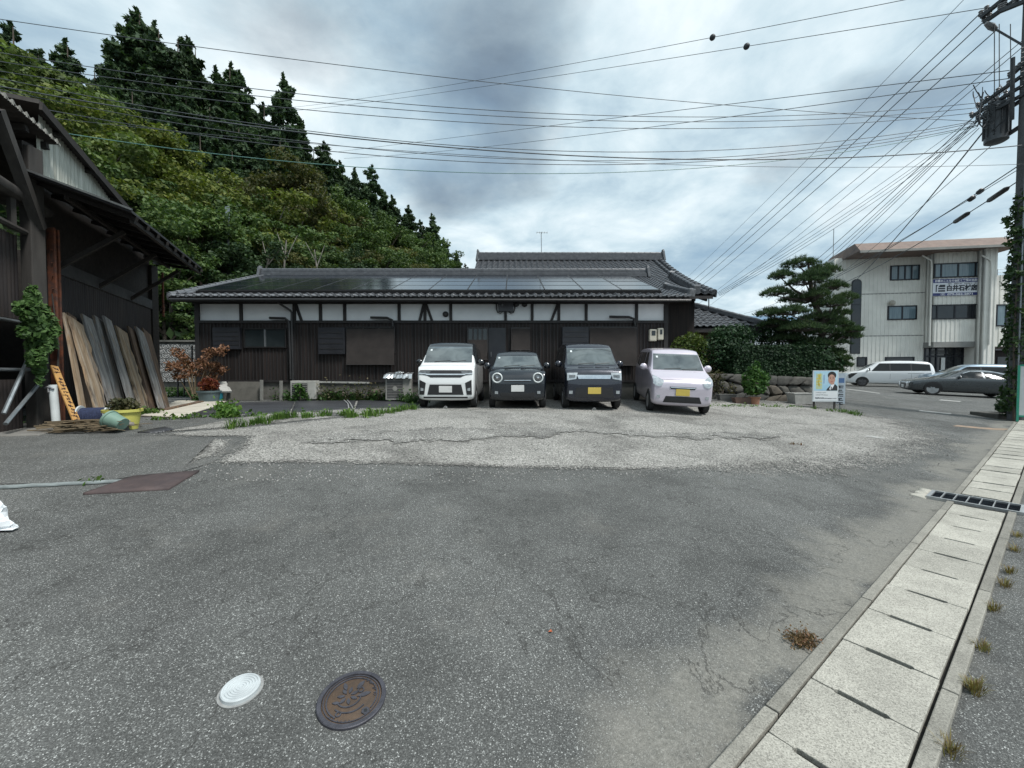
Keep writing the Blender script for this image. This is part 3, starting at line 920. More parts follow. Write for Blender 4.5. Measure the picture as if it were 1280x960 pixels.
tile_sheet(tl, O_ + Vs * (1 / ncour), Uv, Vs * ((ncour - 1) / ncour), nu, ncour - 1, wu)
stuff(tl.build('roof_tiles', MAT_TILE, rf, fix=False))
# eave tiles one by one: shared mesh
e0 = MB(); tile_sheet(e0, Vector((0, 0, 0)), Uv, Vs * (1 / ncour), 1, 1, wu)
Rn = Matrix.Rotation(radians(90), 3, 'X')
e0.lathe([(.058, -.02), (.058, .035), (.045, .045), (0, .04)], 12, Vector((.045, -.03, .035)), Rn)
ep = e0.build('eave_tile', MAT_TILE_L, rf, local=True, smooth=True)
for i in range(nu):
    o = ep if i == 0 else copy_part(ep, rf)
    o.location = Vector((xa + i * wu, dE, zE)) + Vector((0, random.uniform(-.012, .012), random.uniform(-.006, .006))) - Vector(ORG[rf.name])
# verge at the left gable
m = MB()
for k in range(16):
    p0 = Vector((xa - .02, dE, zE + .05)) + Vs * (k / 16); p1 = Vector((xa - .02, dE, zE + .05)) + Vs * ((k + 1.12) / 16)
    m.tube([p0 + Vector((0, 0, .03)), p1], [.085, .07], 8)
    m.beam(p0 + Vector((-.06, 0, -.07)), p1 + Vector((-.06, 0, -.1)), .04, .16)
m.build('verge_tiles', MAT_TILE_L, rf, smooth=True)
for dx, k in ((.28, 0), (.55, 1)):
    m = MB(); m.tube([Vector((xa + dx, dE, zE + .09)), Vector((xa + dx, dE, zE + .09)) + Vs], .06, 8); m.build('verge_roll', MAT_TILE, rf, smooth=True)
ridge((xa + .15, dR, zR + .16), (hx(806, dR), dR, zR + .16), rf, .26, .3)
# fascia, gutter under the eave, rafters
m = MB(); m.span(xa + .02, xb - .02, dE + .02, dE + .07, zE - .16, zE - .03); m.build('fascia', MAT_TIMBER, rf)
m = MB(); m.tube([(xa + .05, dE - .05, zE - .10), (xb - .05, dE - .05, zE - .13)], .052, 8); m.build('eave_gutter', MAT_PIPE, rf, smooth=True)
# solar panels
def panel_mats():
    b = NB('solar_cell_glass'); v = b.coord('Object')
    w = b.n('ShaderNodeTexBrick'); w.offset = 0; w.inputs['Scale'].default_value = 1.0
    w.inputs['Color1'].default_value = (.008, .011, .018, 1); w.inputs['Color2'].default_value = (.007, .010, .016, 1); w.inputs['Mortar'].default_value = (.02, .024, .03, 1)
    w.inputs['Brick Width'].default_value = .16; w.inputs['Row Height'].default_value = .16; w.inputs['Mortar Size'].default_value = .004
    b.l(v, w.inputs[0]); b.color(w.outputs[0]); b.rough(.12); b.set('Specular IOR Level', .75)
    return b.m
MAT_CELL = panel_mats()
Vn = Vs.normalized(); Nn = Uv.cross(Vn); Rp = Matrix((Uv, Vn, Nn)).transposed()
nc, nr = 12, 4; pw = 15.6 / nc; v0 = .42; ph = (sl - .42 - .5) / nr
m = MB(); m.box((0, 0, 0), (pw - .012, ph - .012, .035)); pan = m.build('solar_panel', MAT_CELL, house, local=True)
m = MB()
for sx in (-1, 1): m.box((sx * (pw / 2 - .014), 0, .003), (.018, ph - .012, .035)); m.box((0, sx * (ph / 2 - .014), .0035), (pw - .048, .018, .035))
m.build('panel_frame', MAT_ALU, pan, local=True)
for j in range(nr):
    for i in range(nc):
        o = pan if (i == 0 and j == 0) else copy_tree(pan, house)
        o.location = Vector((-10.6 + (i + .5) * pw, dE, zE)) + Vn * (v0 + (j + .5) * ph) + Nn * .15 - Vector(ORG[house.name])
        e = Rp.to_euler(); e.x += random.uniform(-.004, .004); e.y += random.uniform(-.003, .003); o.rotation_euler = e
m = MB(); m.beam(Vector((-10.62, dE, zE)) + Vn * (v0 - .04) + Nn * .10, Vector((5.02, dE, zE)) + Vn * (v0 - .04) + Nn * .10, .05, .10, Nn); m.build('panel_skirt', MAT_ALU, house)
# short descending ridge at the right corner of the wing
ridge(P(834, 361, 14.6), P(862, 367.5, 13.6), rf, .2, .18, 'corner_ridge', .07)

# ------------------------------------------------------------------ main house behind
mb = Vector((3, 16.6, .9))
main = thing('main_house', mb, 'taller house behind the long house with grey tiled gable roof', 'house')
r0, r1 = P(599, 326, 21), P(822, 326, 21)
zr = r0.z; xr0, xr1 = r0.x, r1.x + .2
zeM = P(898, 368, 15.3).z; xe1 = P(893, 368, 15.3).x
m = MB(); m.span(xr0 + .5, 7.3, 16.2, 25.5, .6, zeM + .2); m.build('wall', MAT_PLASTER, main)
m = MB(); m.span(4.9, 7.32, 16.12, 16.2, .6, zeM); m.build('board_wall', MAT_SIDING, main)
# concave slope in 3 facets
def crv(t): return -.32 * sin(pi * t) * .55
mr = MB(); rows = 9; xx0, xx1 = xr0 - .1, xe1
prevs = None
pts = []
for k in range(rows + 1):
    t = k / rows
    pts.append((15.3 + (21 - 15.3) * t, zeM + (zr - zeM) * t + crv(t)))
for k in range(rows):
    (d0, z0), (d1, z1) = pts[k], pts[k + 1]
    mr.add([(xx0, d0, z0 - .05), (xx1 - .05 + .0 * k, d0, z0 - .05), (xx1 - .05, d1, z1 - .05), (xx0, d1, z1 - .05), (xx0, d0, z0 - .17), (xx1 - .05, d0, z0 - .17), (xx1 - .05, d1, z1 - .17), (xx0, d1, z1 - .17)],
           [(0, 1, 2, 3), (4, 7, 6, 5), (1, 5, 6, 2), (0, 3, 7, 4)] + ([(0, 4, 5, 1)] if k == 0 else []))
mr.add([(xx0, 21, zr - .05), (xx1 - .05, 21, zr - .05), (xx1 - .05, 26.5, zeM), (xx0, 26.5, zeM)], [(0, 1, 2, 3)])
mrf = mr.build('roof', MAT_TIMBER, main)
tm = MB(); nu2 = int((xx1 - xx0) / .272)
for k in range(rows):
    (d0, z0), (d1, z1) = pts[k], pts[k + 1]
    tile_sheet(tm, Vector((xx0, d0, z0)), Uv, Vector((0, d1 - d0, z1 - z0)), nu2, 3, (xx1 - xx0) / nu2)
stuff(tm.build('roof_tiles', MAT_TILE, mrf, fix=False))
ridge((xr0, 21, zr + .18), (xr1, 21, zr + .18), mrf, .28, .34)
# verge rolls down the right edge, following the curve
m = MB()
for k in range(rows):
    (d0, z0), (d1, z1) = pts[k], pts[k + 1]
    for q in range(2):
        a = Vector((xx1, d0 + (d1 - d0) * q / 2, z0 + (z1 - z0) * q / 2 + .09)); b2 = Vector((xx1, d0 + (d1 - d0) * (q + 1.1) / 2, z0 + (z1 - z0) * (q + 1.1) / 2 + .07))
        m.tube([a, b2], [.11, .09], 9)
        m.tube([a + Vector((-.3, 0, -.01)), b2 + Vector((-.3, 0, -.01))], [.085, .07], 8)
        m.beam(a + Vector((.07, 0, -.1)), b2 + Vector((.07, 0, -.12)), .05, .2)
m.build('verge_tiles', MAT_TILE, mrf, smooth=True)
ridge(Vector((xx1 - .62, pts[0][0] + .2, pts[0][1] + .2)), Vector((xx1 - .62, pts[4][0], pts[4][1] + .2)), mrf, .2, .2, 'descending_ridge', .075)
m = MB(); m.tube([P(886, 372, 15.4), P(886, 386, 15.6)], .02, 6); m.build('drop_bracket', MAT_PIPE, main)
m = MB()
for k in range(6): m.beam((5.2 + k * .45, 15.4, zeM - .2), (5.2 + k * .45, 16.3, zeM + .1), .06, .09)
m.build('rafters', MAT_TIMBER, main)
# low annex roof on the right
ab = Vector((8.5, 17, .9))
annex = thing('garden_annex', ab, 'low ochre walled annex with hipped grey tile roof behind the hedge', 'annex')
apx = P(862, 383, 18.2)
e0_, e1_ = P(838, 409, 16.2), P(952, 408, 16.4); e2_ = Vector((e1_.x + 1.6, 20.5, e1_.z))
wl = MB(); wl.span(e0_.x - .3, e1_.x - .5, 16.9, 20.5, .7, e0_.z + .25); wl.build('wall', M('ochre_plaster', (.36, .27, .17), (.29, .22, .14), 2, .9), annex)
rr = MB(); apx2 = Vector((apx.x - 1.4, 18.2, apx.z))
rr.add([(e0_.x - .6, 16.2, e0_.z - .06), (e1_.x, 16.4, e1_.z - .06), apx - Vector((0, 0, .06)), apx2 - Vector((0, 0, .06)), (e2_.x, e2_.y, e2_.z - .06), (e0_.x - .6, 16.2, e0_.z - .16), (e1_.x, 16.4, e1_.z - .16)],
       [(0, 1, 2, 3), (1, 4, 2), (5, 6, 1, 0), (5, 3, 2, 6)])
arf = rr.build('roof', MAT_TIMBER, annex)
t2 = MB()
Ub = (e1_ - e0_).normalized()
nca = 16
O2 = e0_ - Ub * .6; tot = (e1_ - O2).length; w2 = tot / nca
def annex_skip(i, j):
    x = (i + .5) * w2; xr_ = tot - (j + .5) / 8 * (tot - (apx - O2).dot(Ub))
    return x > xr_
tile_sheet(t2, O2, Ub, Vector((0, apx.y - e0_.y, apx.z - e0_.z)), nca, 8, w2, annex_skip)
stuff(t2.build('roof_tiles', MAT_TILE, arf, fix=False))
ridge(apx + Vector((0, 0, .08)), e1_ + Vector((0, 0, .12)), arf, .2, .12, 'hip_ridge', .08)
ridge(apx2 + Vector((0, 0, .08)), apx + Vector((0, 0, .08)), arf, .2, .14, 'ridge', .08, ends=False)
m = MB(); m.span(e0_.x - .5, e1_.x - .05, 16.28, 16.34, e0_.z - .2, e0_.z - .05); m.build('fascia', MAT_TIMBER, arf)
m = MB(); m.span(e0_.x + 2.3, e0_.x + 3.0, 16.86, 16.9, 1.6, 2.6); m.build('window', MAT_GLASS, annex)
# television aerial on the main roof
ta = P(677, 324, 21.0)
ant = thing('roof_aerial', ta, 'thin television aerial on a mast above the tiled ridge', 'aerial')
m = MB(); m.tube([ta - Vector((0, 0, .1)), P(676.5, 290, 21)], .018, 6); m.build('mast', MAT_ALUS, ant)
q = P(676.5, 291, 21); m = MB(); m.tube([q + Vector((-.25, 0, .02)), q + Vector((.35, 0, .0))], .012, 5)
for k in range(5): m.tube([q + Vector((-.22 + k * .13, -.12, .02)), q + Vector((-.22 + k * .13, .12, .0))], .008, 4)
m.build('boom', MAT_ALUS, ant)

# ================================================================== OPEN TIMBER SHED ON THE LEFT
WA = Vector((-8.0, 6.7, 0)); WE = Vector((-.432, .902, 0)); WNm = Vector((.902, .432, 0))
def wp(k, o, z): q = WA + WE * k + WNm * o; return Vector((q.x, q.y, z))
def wk(px, o=0.0):
    """distance along the shed wall (offset o) that lies behind the given bearing"""
    t = (px - 640) / F_PX; a = WA + WNm * o
    return (a.x - t * a.y) / (t * WE.y - WE.x)
def wpx(px, py, o=0.0):
    k = wk(px, o); q = wp(k, o, 0)
    return wp(k, o, P(px, py, q.y).z)
MAT_SHEDW = M('shed_dark_sheet', (.020, .017, .018), (.036, .028, .025), 1.5, .6, .2, .1, stretch=(3, 3, .4))
MAT_OLDW = M('grey_old_timber', (.024, .022, .020), (.05, .046, .042), 6, .85, bump=.4, bscale=20, stretch=(1, 1, .15))
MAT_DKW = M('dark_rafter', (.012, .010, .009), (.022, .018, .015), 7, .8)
MAT_RUST = M('rusted_steel', (.17, .055, .025), (.065, .035, .028), 9, .85, .2, .4, 60)
MAT_WSHEET = M('weathered_white_sheet', (.56, .58, .52), (.30, .31, .265), 3, .55, .05, .1, stretch=(6, 6, .35))
MAT_CORR = M('old_corrugated', (.07, .062, .055), (.035, .03, .027), 3, .6, .3)
MAT_CORRL = M('corrugated_edge', (.38, .37, .33), (.22, .2, .17), 10, .6, .3)
MAT_GPIPE = M('grey_steel_pipe', (.25, .28, .30), (.18, .2, .21), 8, .4, .6)

zg = H(WA.x, WA.y)
shed = thing('timber_shed', wp(0, 0, zg), 'dark open timber shed with corrugated roofs and ivy at its post', 'shed')
def corr(m, p0, p1, updir, h, period=.09, amp=.014, nrm=WNm, flatv=True):
    """corrugated sheet from p0 to p1, extending by vector updir*h"""
    p0, p1 = Vector(p0), Vector(p1); d = p1 - p0; L = d.length; n = max(4, int(L / period * 6))
    o = len(m.v); up = Vector(updir) * h
    for i in range(n + 1):
        q = p0 + d * (i / n) + nrm * (amp * sin(2 * pi * L * i / n / period))
        m.v.append(tuple(q)); m.v.append(tuple(q + up))
    for i in range(n): m.f.append((o + 2 * i, o + 2 * i + 2, o + 2 * i + 3, o + 2 * i + 1)); m.mi.append(m.m)
UP = Vector((0, 0, 1))
m = MB(); corr(m, wp(.15, 0, .62), wp(5.35, 0, .62), UP, 2.75, .085, .012); m.build('wall_sheet', MAT_SHEDW, shed, smooth=True)
m = MB(); m.beam(wp(.15, .02, 3.48), wp(5.3, .02, 3.48), .05, .24); m.build('girt_band', M('band_grey', (.05, .052, .052), (.035, .035, .036), 3, .7), shed)
m = MB(); m.beam(wp(.1, -.06, 4.2), wp(5.35, -.06, 4.2), .03, 1.25); m.build('interior_dark', MAT_DKW, shed)  # added dark sheet stands in for the unlit shed interior
m = MB(); m.beam(wp(5.33, .0, .6), wp(5.33, .0, 4.6), .2, .2); m.build('corner_post', MAT_DKW, shed)
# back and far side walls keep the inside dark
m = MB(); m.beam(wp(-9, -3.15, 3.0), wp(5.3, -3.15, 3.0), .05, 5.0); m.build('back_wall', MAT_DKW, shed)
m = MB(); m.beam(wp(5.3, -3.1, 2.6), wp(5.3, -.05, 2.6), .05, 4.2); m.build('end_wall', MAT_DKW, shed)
# main post, steel column
m = MB(); m.beam(wp(-.05, .06, zg - .1), wp(-.05, .06, 5.25), .21, .19); m.build('post', MAT_OLDW, shed, bevel=.015)
st = MB()
st.beam(wp(.22, .16, zg - .1), wp(.22, .16, 4.05), .03, .13); st.beam(wp(.34, .16, zg - .1), wp(.34, .16, 4.05), .03, .13); st.beam(wp(.28, .16, zg - .1), wp(.28, .16, 4.0), .10, .02)
for k in range(5): st.beam(wp(.16, .18, 3.0 + .22 * k), wp(.40, .18, 3.02 + .22 * k), .015, .012)
st.build('steel_column', MAT_RUST, shed)
m = MB(); m.tube([wp(-4, .02, 4.42), wp(-1.4, .03, 4.40), wp(.42, .02, 4.36)], [.12, .11, .10], 9); m.build('log_beam', MAT_OLDW, shed, smooth=True)
m = MB(); m.tube([wp(-4, .02, 3.86), wp(-1, .03, 3.84), wp(.1, .02, 3.83)], [.05, .05, .045], 7); m.build('thin_rail', MAT_OLDW, shed, smooth=True)
m = MB(); m.beam(wp(-1.0, .16, 5.35), wp(-.03, .14, 3.95), .13, .13); m.build('brace', MAT_OLDW, shed)
m = MB(); m.beam(wp(-.42, .0, 3.8), wp(-.42, .0, 4.4), .07, .07); m.build('strut', MAT_OLDW, shed)
m = MB(); corr(m, wp(-5, -.1, 2.42), wp(-.1, -.1, 2.42), UP, 1.35, .085, .012); m.build('infill_sheet', MAT_SHEDW, shed, smooth=True)
m = MB(); corr(m, wp(-5, -.1, zg - .1), wp(-.1, -.1, zg - .1), UP, .92, .085, .012); m.build('infill_sheet', MAT_SHEDW, shed, smooth=True)
for z in (2.36, 1.60):
    m = MB(); m.tube([wp(-5, .02, z), wp(-.12, .02, z)], .026, 7); m.build('rail_pipe', MAT_GPIPE, shed, smooth=True)
m = MB(); m.tube([wp(-.95, .1, .95), wp(-.12, .1, 2.1)], .028, 7); m.build('pipe_brace', MAT_GPIPE, shed, smooth=True)
m = MB(); m.tube([wp(-1.0, .14, .80), wp(-.12, .14, 1.42)], .028, 7); m.build('pipe_brace', MAT_GPIPE, shed, smooth=True)
m = MB(); m.box(wp(-.7, -1.2, 1.95), (.9, .6, .5), atan2(WE.y, WE.x)); m.build('stored_crate', M('crate_brown', (.10, .06, .03), (.07, .045, .025), 4, .8), shed)
m = MB(); m.box(wp(-.05, -.02, 4.86), (.16, .16, .9)); m.build('gable_frame', MAT_DKW, shed)
# near canopy: corrugated sheet tilted up towards its scalloped edge
m = MB(); k0, k1 = -5.0, .45; n = int((k1 - k0) / .16 * 6)
def cz(k, o): return 5.6 + .15 * (o - .18)
o0 = len(m.v)
for i in range(n + 1):
    k = k0 + (k1 - k0) * i / n; w = .026 * sin(2 * pi * k / .16)
    for o_ in (.2, -3.2):
        m.v.append(tuple(wp(k, o_, cz(k, o_) + w)))
    m.v.append(tuple(wp(k, .2, cz(k, .2) + w - .012)))
for i in range(n):
    m.f.append((3 * i, 3 * i + 1, 3 * i + 4, 3 * i + 3)); m.mi.append(0)
cn = m.build('canopy_roof', MAT_CORR, shed, smooth=True)
m = MB()
for i in range(n):
    ka, kb = k0 + (k1 - k0) * i / n, k0 + (k1 - k0) * (i + 1) / n
    wa, wb = .026 * sin(2 * pi * ka / .16), .026 * sin(2 * pi * kb / .16)
    lo = .02 + .05 * max(0, sin(2 * pi * ka / .16 + 1))
    m.add([wp(ka, .215, cz(ka, .2) + wa + .02), wp(kb, .215, cz(kb, .2) + wb + .02), wp(kb, .225, cz(kb, .2) + wb - lo), wp(ka, .225, cz(ka, .2) + wa - lo)], [(0, 1, 2, 3)])
m.build('canopy_edge', MAT_CORRL, cn)
for k in (-2.4, -1.3, -.2, .35):
    m = MB(); m.beam(wp(k, .1, cz(k, .1) - .1), wp(k, -3.1, cz(k, -3.1) - .1), .09, .1); m.build('rafter', MAT_DKW, cn)
# white gable sheet
gpts = [(54, 176), (56.5, 226), (152, 262), (120, 214), (74, 149), (61, 132)]
gw = [wpx(a, b2, .02) for a, b2 in gpts]
m = MB(); ks = [(q - WA).dot(WE) for q in gw]; kmin, kmax = min(ks), max(ks)
poly = [((q - WA).dot(WE), q.z) for q in gw]
def clipz(k):
    zs = []
    for i in range(len(poly)):
        (a, za), (b2, zb) = poly[i], poly[(i + 1) % len(poly)]
        if (a - k) * (b2 - k) <= 0 and abs(a - b2) > 1e-6: zs.append(za + (zb - za) * (k - a) / (b2 - a))
    return (min(zs), max(zs)) if len(zs) >= 2 else (None, None)
n = int((kmax - kmin) / .018); last = None
for i in range(n + 1):
    k = kmin + .002 + (kmax - kmin - .004) * i / n; z0, z1 = clipz(k)
    if z0 is None: last = None; continue
    off = .02 + .010 * (1 if (k / .09) % 1 < .5 else -1)
    m.v.append(tuple(wp(k, off, z0))); m.v.append(tuple(wp(k, off, z1)))
    if last is not None: e = len(m.v) - 4; m.f.append((e, e + 2, e + 3, e + 1)); m.mi.append(0)
    last = i
m.build('gable_sheet', MAT_WSHEET, shed)
# upper gable roof with its barge towards us
def barge(px, py, o): return wpx(px, py, o)
b0, b1 = barge(60, 124, .16), barge(174, 268, .16)
dirb = (b1 - b0); b1e = b0 + dirb * 1.06
m = MB(); back = -WNm * 5 + UP * .0
m.add([b0, b1e, b1e + back, b0 + back, b0 - UP * .07, b1e - UP * .07, b1e + back - UP * .07, b0 + back - UP * .07],
      [(0, 1, 2, 3), (7, 6, 5, 4), (0, 4, 5, 1), (1, 5, 6, 2), (2, 6, 7, 3), (3, 7, 4, 0)])
ur = m.build('gable_roof', MAT_CORR, shed)
m = MB(); m.beam(b0 - UP * .1 + WNm * .02, b1e - UP * .1 + WNm * .02, .04, .14); m.build('barge_board', MAT_DKW, ur)
for t in (.18, .45, .72, .97):
    q = b0.lerp(b1e, t) - UP * .12
    m = MB(); m.tube([q + WNm * .03, q - WNm * .9], .055, 7); m.build('purlin', MAT_OLDW, ur, smooth=True)
# pent roof
pA, pB, pC, pD = wp(-.3, .0, 4.82), wp(-.87, 1.58, 4.2), wp(3.0, 1.66, 4.2), wp(5.55, .0, 4.82)
m = MB(); t_ = UP * -.04
m.add([pA, pB, pC, pD, pA + t_, pB + t_, pC + t_, pD + t_], [(0, 1, 2, 3), (7, 6, 5, 4), (0, 4, 5, 1), (1, 5, 6, 2), (2, 6, 7, 3), (3, 7, 4, 0)])
pr = m.build('pent_roof', M('black_sheet_roof', (.022, .022, .024), (.03, .03, .032), 4, .5, .3), shed)
m = MB(); m.beam(pA + UP * .012, pB + UP * .012, .03, .03); m.build('verge_strip', M('verge_metal', (.3, .33, .33), (.2, .21, .21), 6, .4, .6), pr)
for i in range(9):
    t = .05 + .95 * i / 8; a = pA.lerp(pD, t) - UP * .08; b2 = pB.lerp(pC, t) - UP * .08
    m = MB(); m.beam(a, b2, .05, .07); m.build('rafter', MAT_DKW, pr)
for t in (.35, .95):
    m = MB(); m.beam(pA.lerp(pB, t).lerp(pD.lerp(pC, t), .05) - UP * .14, pD.lerp(pC, t) - UP * .14, .06, .07); m.build('purlin', MAT_DKW, pr)
for k in (.6, 2.2, 3.8):
    m = MB(); m.beam(wp(k, .02, 3.4), wp(k, 1.0, 4.22), .07, .07); m.build('knee_brace', MAT_DKW, pr)
m = MB(); m.beam(wp(4.6, .45, 3.1), wp(4.6, .45, 4.3), .03, .04); m.build('hanging_batten', MAT_RUST, pr)

# leaves helper ------------------------------------------------------------------
def leaf_mat(name, c0, c1, c2, trans=.3, rough=.6):
    b = NB(name)
    r = b.n('ShaderNodeNewGeometry').outputs['Random Per Island']
    oi = b.n('ShaderNodeObjectInfo').outputs['Random']
    p = b.pos()
    f = b.math('ADD', b.math('MULTIPLY', r, .5), b.math('MULTIPLY', b.noise(p, .8, 3), .5))
    c = b.ramp(f, [(.25, c0), (.5, c1), (.75, c2)])
    c = b.mix(1.0, c, b.ramp(oi, [(0, .78), (1, 1.22)]), 'MULTIPLY')
    b.color(c); b.rough(rough); b.set('Specular IOR Level', .25)
    tr = b.n('ShaderNodeBsdfTranslucent'); b.l(b.mix(1.0, c, (1.1, 1.25, .55), 'MULTIPLY'), tr.inputs[0])
    ms = b.n('ShaderNodeMixShader'); ms.inputs[0].default_value = trans
    b.l(b.b.outputs[0], ms.inputs[1]); b.l(tr.outputs[0], ms.inputs[2]); b.l(ms.outputs[0], b.out.inputs[0])
    return b.m
def leaf_cards(C, size, up=.35, aspect=1.6, jit=.35, normals=None, fold=False):
    """one pointed leaf (rhombus quad) at every centre; normals biased outwards/upwards"""
    C = np.asarray(C, float); n = len(C)
    N = rng.normal(size=(n, 3)); N[:, 2] += up
    if normals is not None: N = N * .7 + np.asarray(normals) * 1.0
    N /= np.linalg.norm(N, axis=1)[:, None]
    T = rng.normal(size=(n, 3)); T -= N * (T * N).sum(1)[:, None]; T /= np.linalg.norm(T, axis=1)[:, None]
    B = np.cross(N, T)
    s = (np.asarray(size) * (1 + rng.uniform(-jit, jit, n)))[:, None]
    a = C + T * s * .5 * aspect; b2 = C + B * s * .42; c2 = C - T * s * .5 * aspect; d2 = C - B * s * .42
    V = np.stack([a, b2, c2, d2], 1).reshape(-1, 3)
    Fq = np.arange(4 * n).reshape(-1, 4)
    return V, Fq
def blob_points(c, r, n, shell=.55, flat=1.0):
    """points in the outer shell of an ellipsoid, with outward normals"""
    d = rng.normal(size=(n, 3)); d /= np.linalg.norm(d, axis=1)[:, None]
    k = (shell + (1 - shell) * rng.random(n) ** .6)[:, None]
    rr = np.array(r if isinstance(r, (tuple, list)) else (r, r, r))
    return np.asarray(c) + d * k * rr, d
# ivy on the post
MAT_IVY = leaf_mat('ivy_leaf', (.024, .056, .014), (.052, .112, .026), (.095, .17, .05), .2)
iv = thing('ivy', wp(.05, .2, 1.3), 'dense green ivy growing up the shed post and rusty column', 'ivy')
Cs, Ns = [], []
for px_, py_, rx, rz, nn in ((44, 372, .10, .2, 260), (38, 388, .14, .2, 320), (52, 395, .16, .22, 420), (44, 410, .17, .2, 420), (58, 415, .15, .2, 320), (50, 432, .17, .2, 420), (64, 428, .10, .14, 160), (46, 448, .13, .16, 260), (50, 462, .08, .12, 110), (72, 412, .07, .12, 70), (26, 384, .07, .1, 50), (70, 400, .05, .07, 30), (30, 415, .08, .1, 60), (50, 472, .05, .14, 40)):
    c = wpx(px_, py_, .30); pts_, nn_ = blob_points(c, (rx, rx * .7, rz), nn, .5); Cs.append(pts_); Ns.append(nn_ * .5 + np.array([.5, -.7, .3]))
Vv, Ff = leaf_cards(np.vstack(Cs) - np.array(ORG[iv.name]), .062, .2, 1.25, .35, np.vstack(Ns))
mesh_np('foliage', Vv, Ff, MAT_IVY, iv)
m = MB(); m.tube([wp(.15, .2, zg), wp(.1, .22, 1.2), wp(.2, .22, 2.0), wp(.1, .2, 2.9)], [.02, .018, .014, .008], 6); m.build('stem', MAT_OLDW, iv, smooth=True)

# ------------------------------------------------------------------ boards leaning on the shed wall
def board_mat(name, c0, c1, c2):
    b = NB(name); v = b.mapping(b.coord('Object'), (9, 9, .8))
    f = b.noise(v, 1.4, 8, .68, 1.2)
    c = b.ramp(f, [(.28, c0), (.45, c1), (.62, c2), (.8, c1)])
    c = b.mix(b.ramp(b.noise(b.mapping(b.coord('Object'), (3, 3, .5)), 1.6, 5, .6, 1.4), [(.5, 0.0), (.6, .8)]), c, (.26, .165, .085))
    c = b.mix(b.ramp(b.noise(b.mapping(b.coord('Object'), (5, 5, .6), (3, 1, 2)), 1.5, 6, .65, 1.0), [(.52, 0.0), (.66, .8)]), c, (.04, .032, .026))
    b.color(c); b.rough(.85); b.bump(f, .5, .006); return b.m
MB_GREY = board_mat('board_silver_grey', (.085, .083, .08), (.18, .176, .17), (.29, .285, .275))
MB_TAN = board_mat('board_tan', (.12, .085, .055), (.22, .16, .10), (.31, .27, .22))
MB_BRN = board_mat('board_brown', (.055, .036, .026), (.10, .065, .045), (.15, .10, .07))
boards = [  # top px, py, bottom px, half width top/bottom (px), offsets, material, live edge, label
 ((91, 394), 114, 5.0, .10, .62, MB_BRN, 0, 'reddish brown plank leaning behind the live edge board'),
 ((84, 393), 106, 2.6, .16, .80, MB_TAN, 0, 'narrow tan stud leaning steeply on the shed wall'),
 ((97, 401.5), 131, 8.2, .26, .95, MB_TAN, 1, 'wide live edge board with a pale sapwood stripe leaning on the shed'),
 ((110, 396), 146, 6.6, .12, .74, MB_GREY, 0, 'silver grey plank next to the wide live edge board'),
 ((124.5, 398), 154, 6.2, .12, .72, MB_GREY, 0, 'silver grey plank with a tan lower half'),
 ((135.5, 398), 169, 5.0, .22, .90, MB_GREY, 0, 'slim tan topped grey plank standing proud of its neighbours'),
 ((152, 411.5), 181, 7.6, .12, .74, MB_TAN, 1, 'brown board with a wavy bark edge in the middle of the row'),
 ((166, 411.5), 193, 6.0, .12, .76, MB_BRN, 0, 'dark brown plank beside the wavy bark edge board'),
 ((176, 412.5), 203, 6.0, .20, .9, MB_GREY, 0, 'grey plank second from the end of the row beside the block wall'),
 ((184, 414.5), 207, 5.6, .13, .82, MB_BRN, 0, 'short dark plank at the end of the row beside the block wall')]
for (tp, bx_, hw, o1, o2, mt, live, lb) in boards:
    top = wpx(tp[0], tp[1], o1); kb = wk(bx_, o2); bot = wp(kb, o2, 0); bot.z = H(bot.x, bot.y) + .02
    ax = (top - bot); L = ax.length; ax.normalize()
    W = hw * 2 / F_PX * top.y * 1.6
    nrm = ax.cross(WE).normalized()
    if nrm.dot(WNm) < 0: nrm = -nrm
    sd2 = nrm.cross(ax).normalized()
    n = 14; m = MB(); o = 0
    for i in range(n + 1):
        t = i / n; q = bot + ax * (L * t); j = (random.uniform(-.12, .12) if live else random.uniform(-.01, .01)) * W
        j2 = (random.uniform(-.05, .05) if live else 0) * W
        for a, b2 in ((-W / 2 + j, -.018), (W / 2 + j2, -.018), (W / 2 + j2, .018), (-W / 2 + j, .018)):
            m.v.append(tuple(q + sd2 * a + nrm * b2))
    for i in range(n):
        for k in range(4): m.f.append((4 * i + k, 4 * i + (k + 1) % 4, 4 * i + 4 + (k + 1) % 4, 4 * i + 4 + k)); m.mi.append(0)
    m.f += [(3, 2, 1, 0), (4 * n, 4 * n + 1, 4 * n + 2, 4 * n + 3)]; m.mi += [0, 0]
    # local frame: z along the board so the grain runs with it
    ob = m.build('leaning_board', mt, None)
    Rm = Matrix((sd2, nrm, ax)).transposed().to_4x4(); Mx = Matrix.Translation(bot) @ Rm
    ob.data.transform(Mx.inverted()); ob.matrix_world = Mx
    tag(ob, lb, 'board', 'boards leaning on the shed wall')
# sleeper under the boards
m = MB(); a, bq = wp(2.6, .98, 0), wp(5.5, 1.05, 0)
for q in (a, bq): q.z = H(q.x, q.y) + .03
m.beam(a, bq, .14, .08); tag(m.build('sleeper', MB_BRN, None, org=a), 'low brown timber sleeper at the foot of the leaning boards', 'timber')
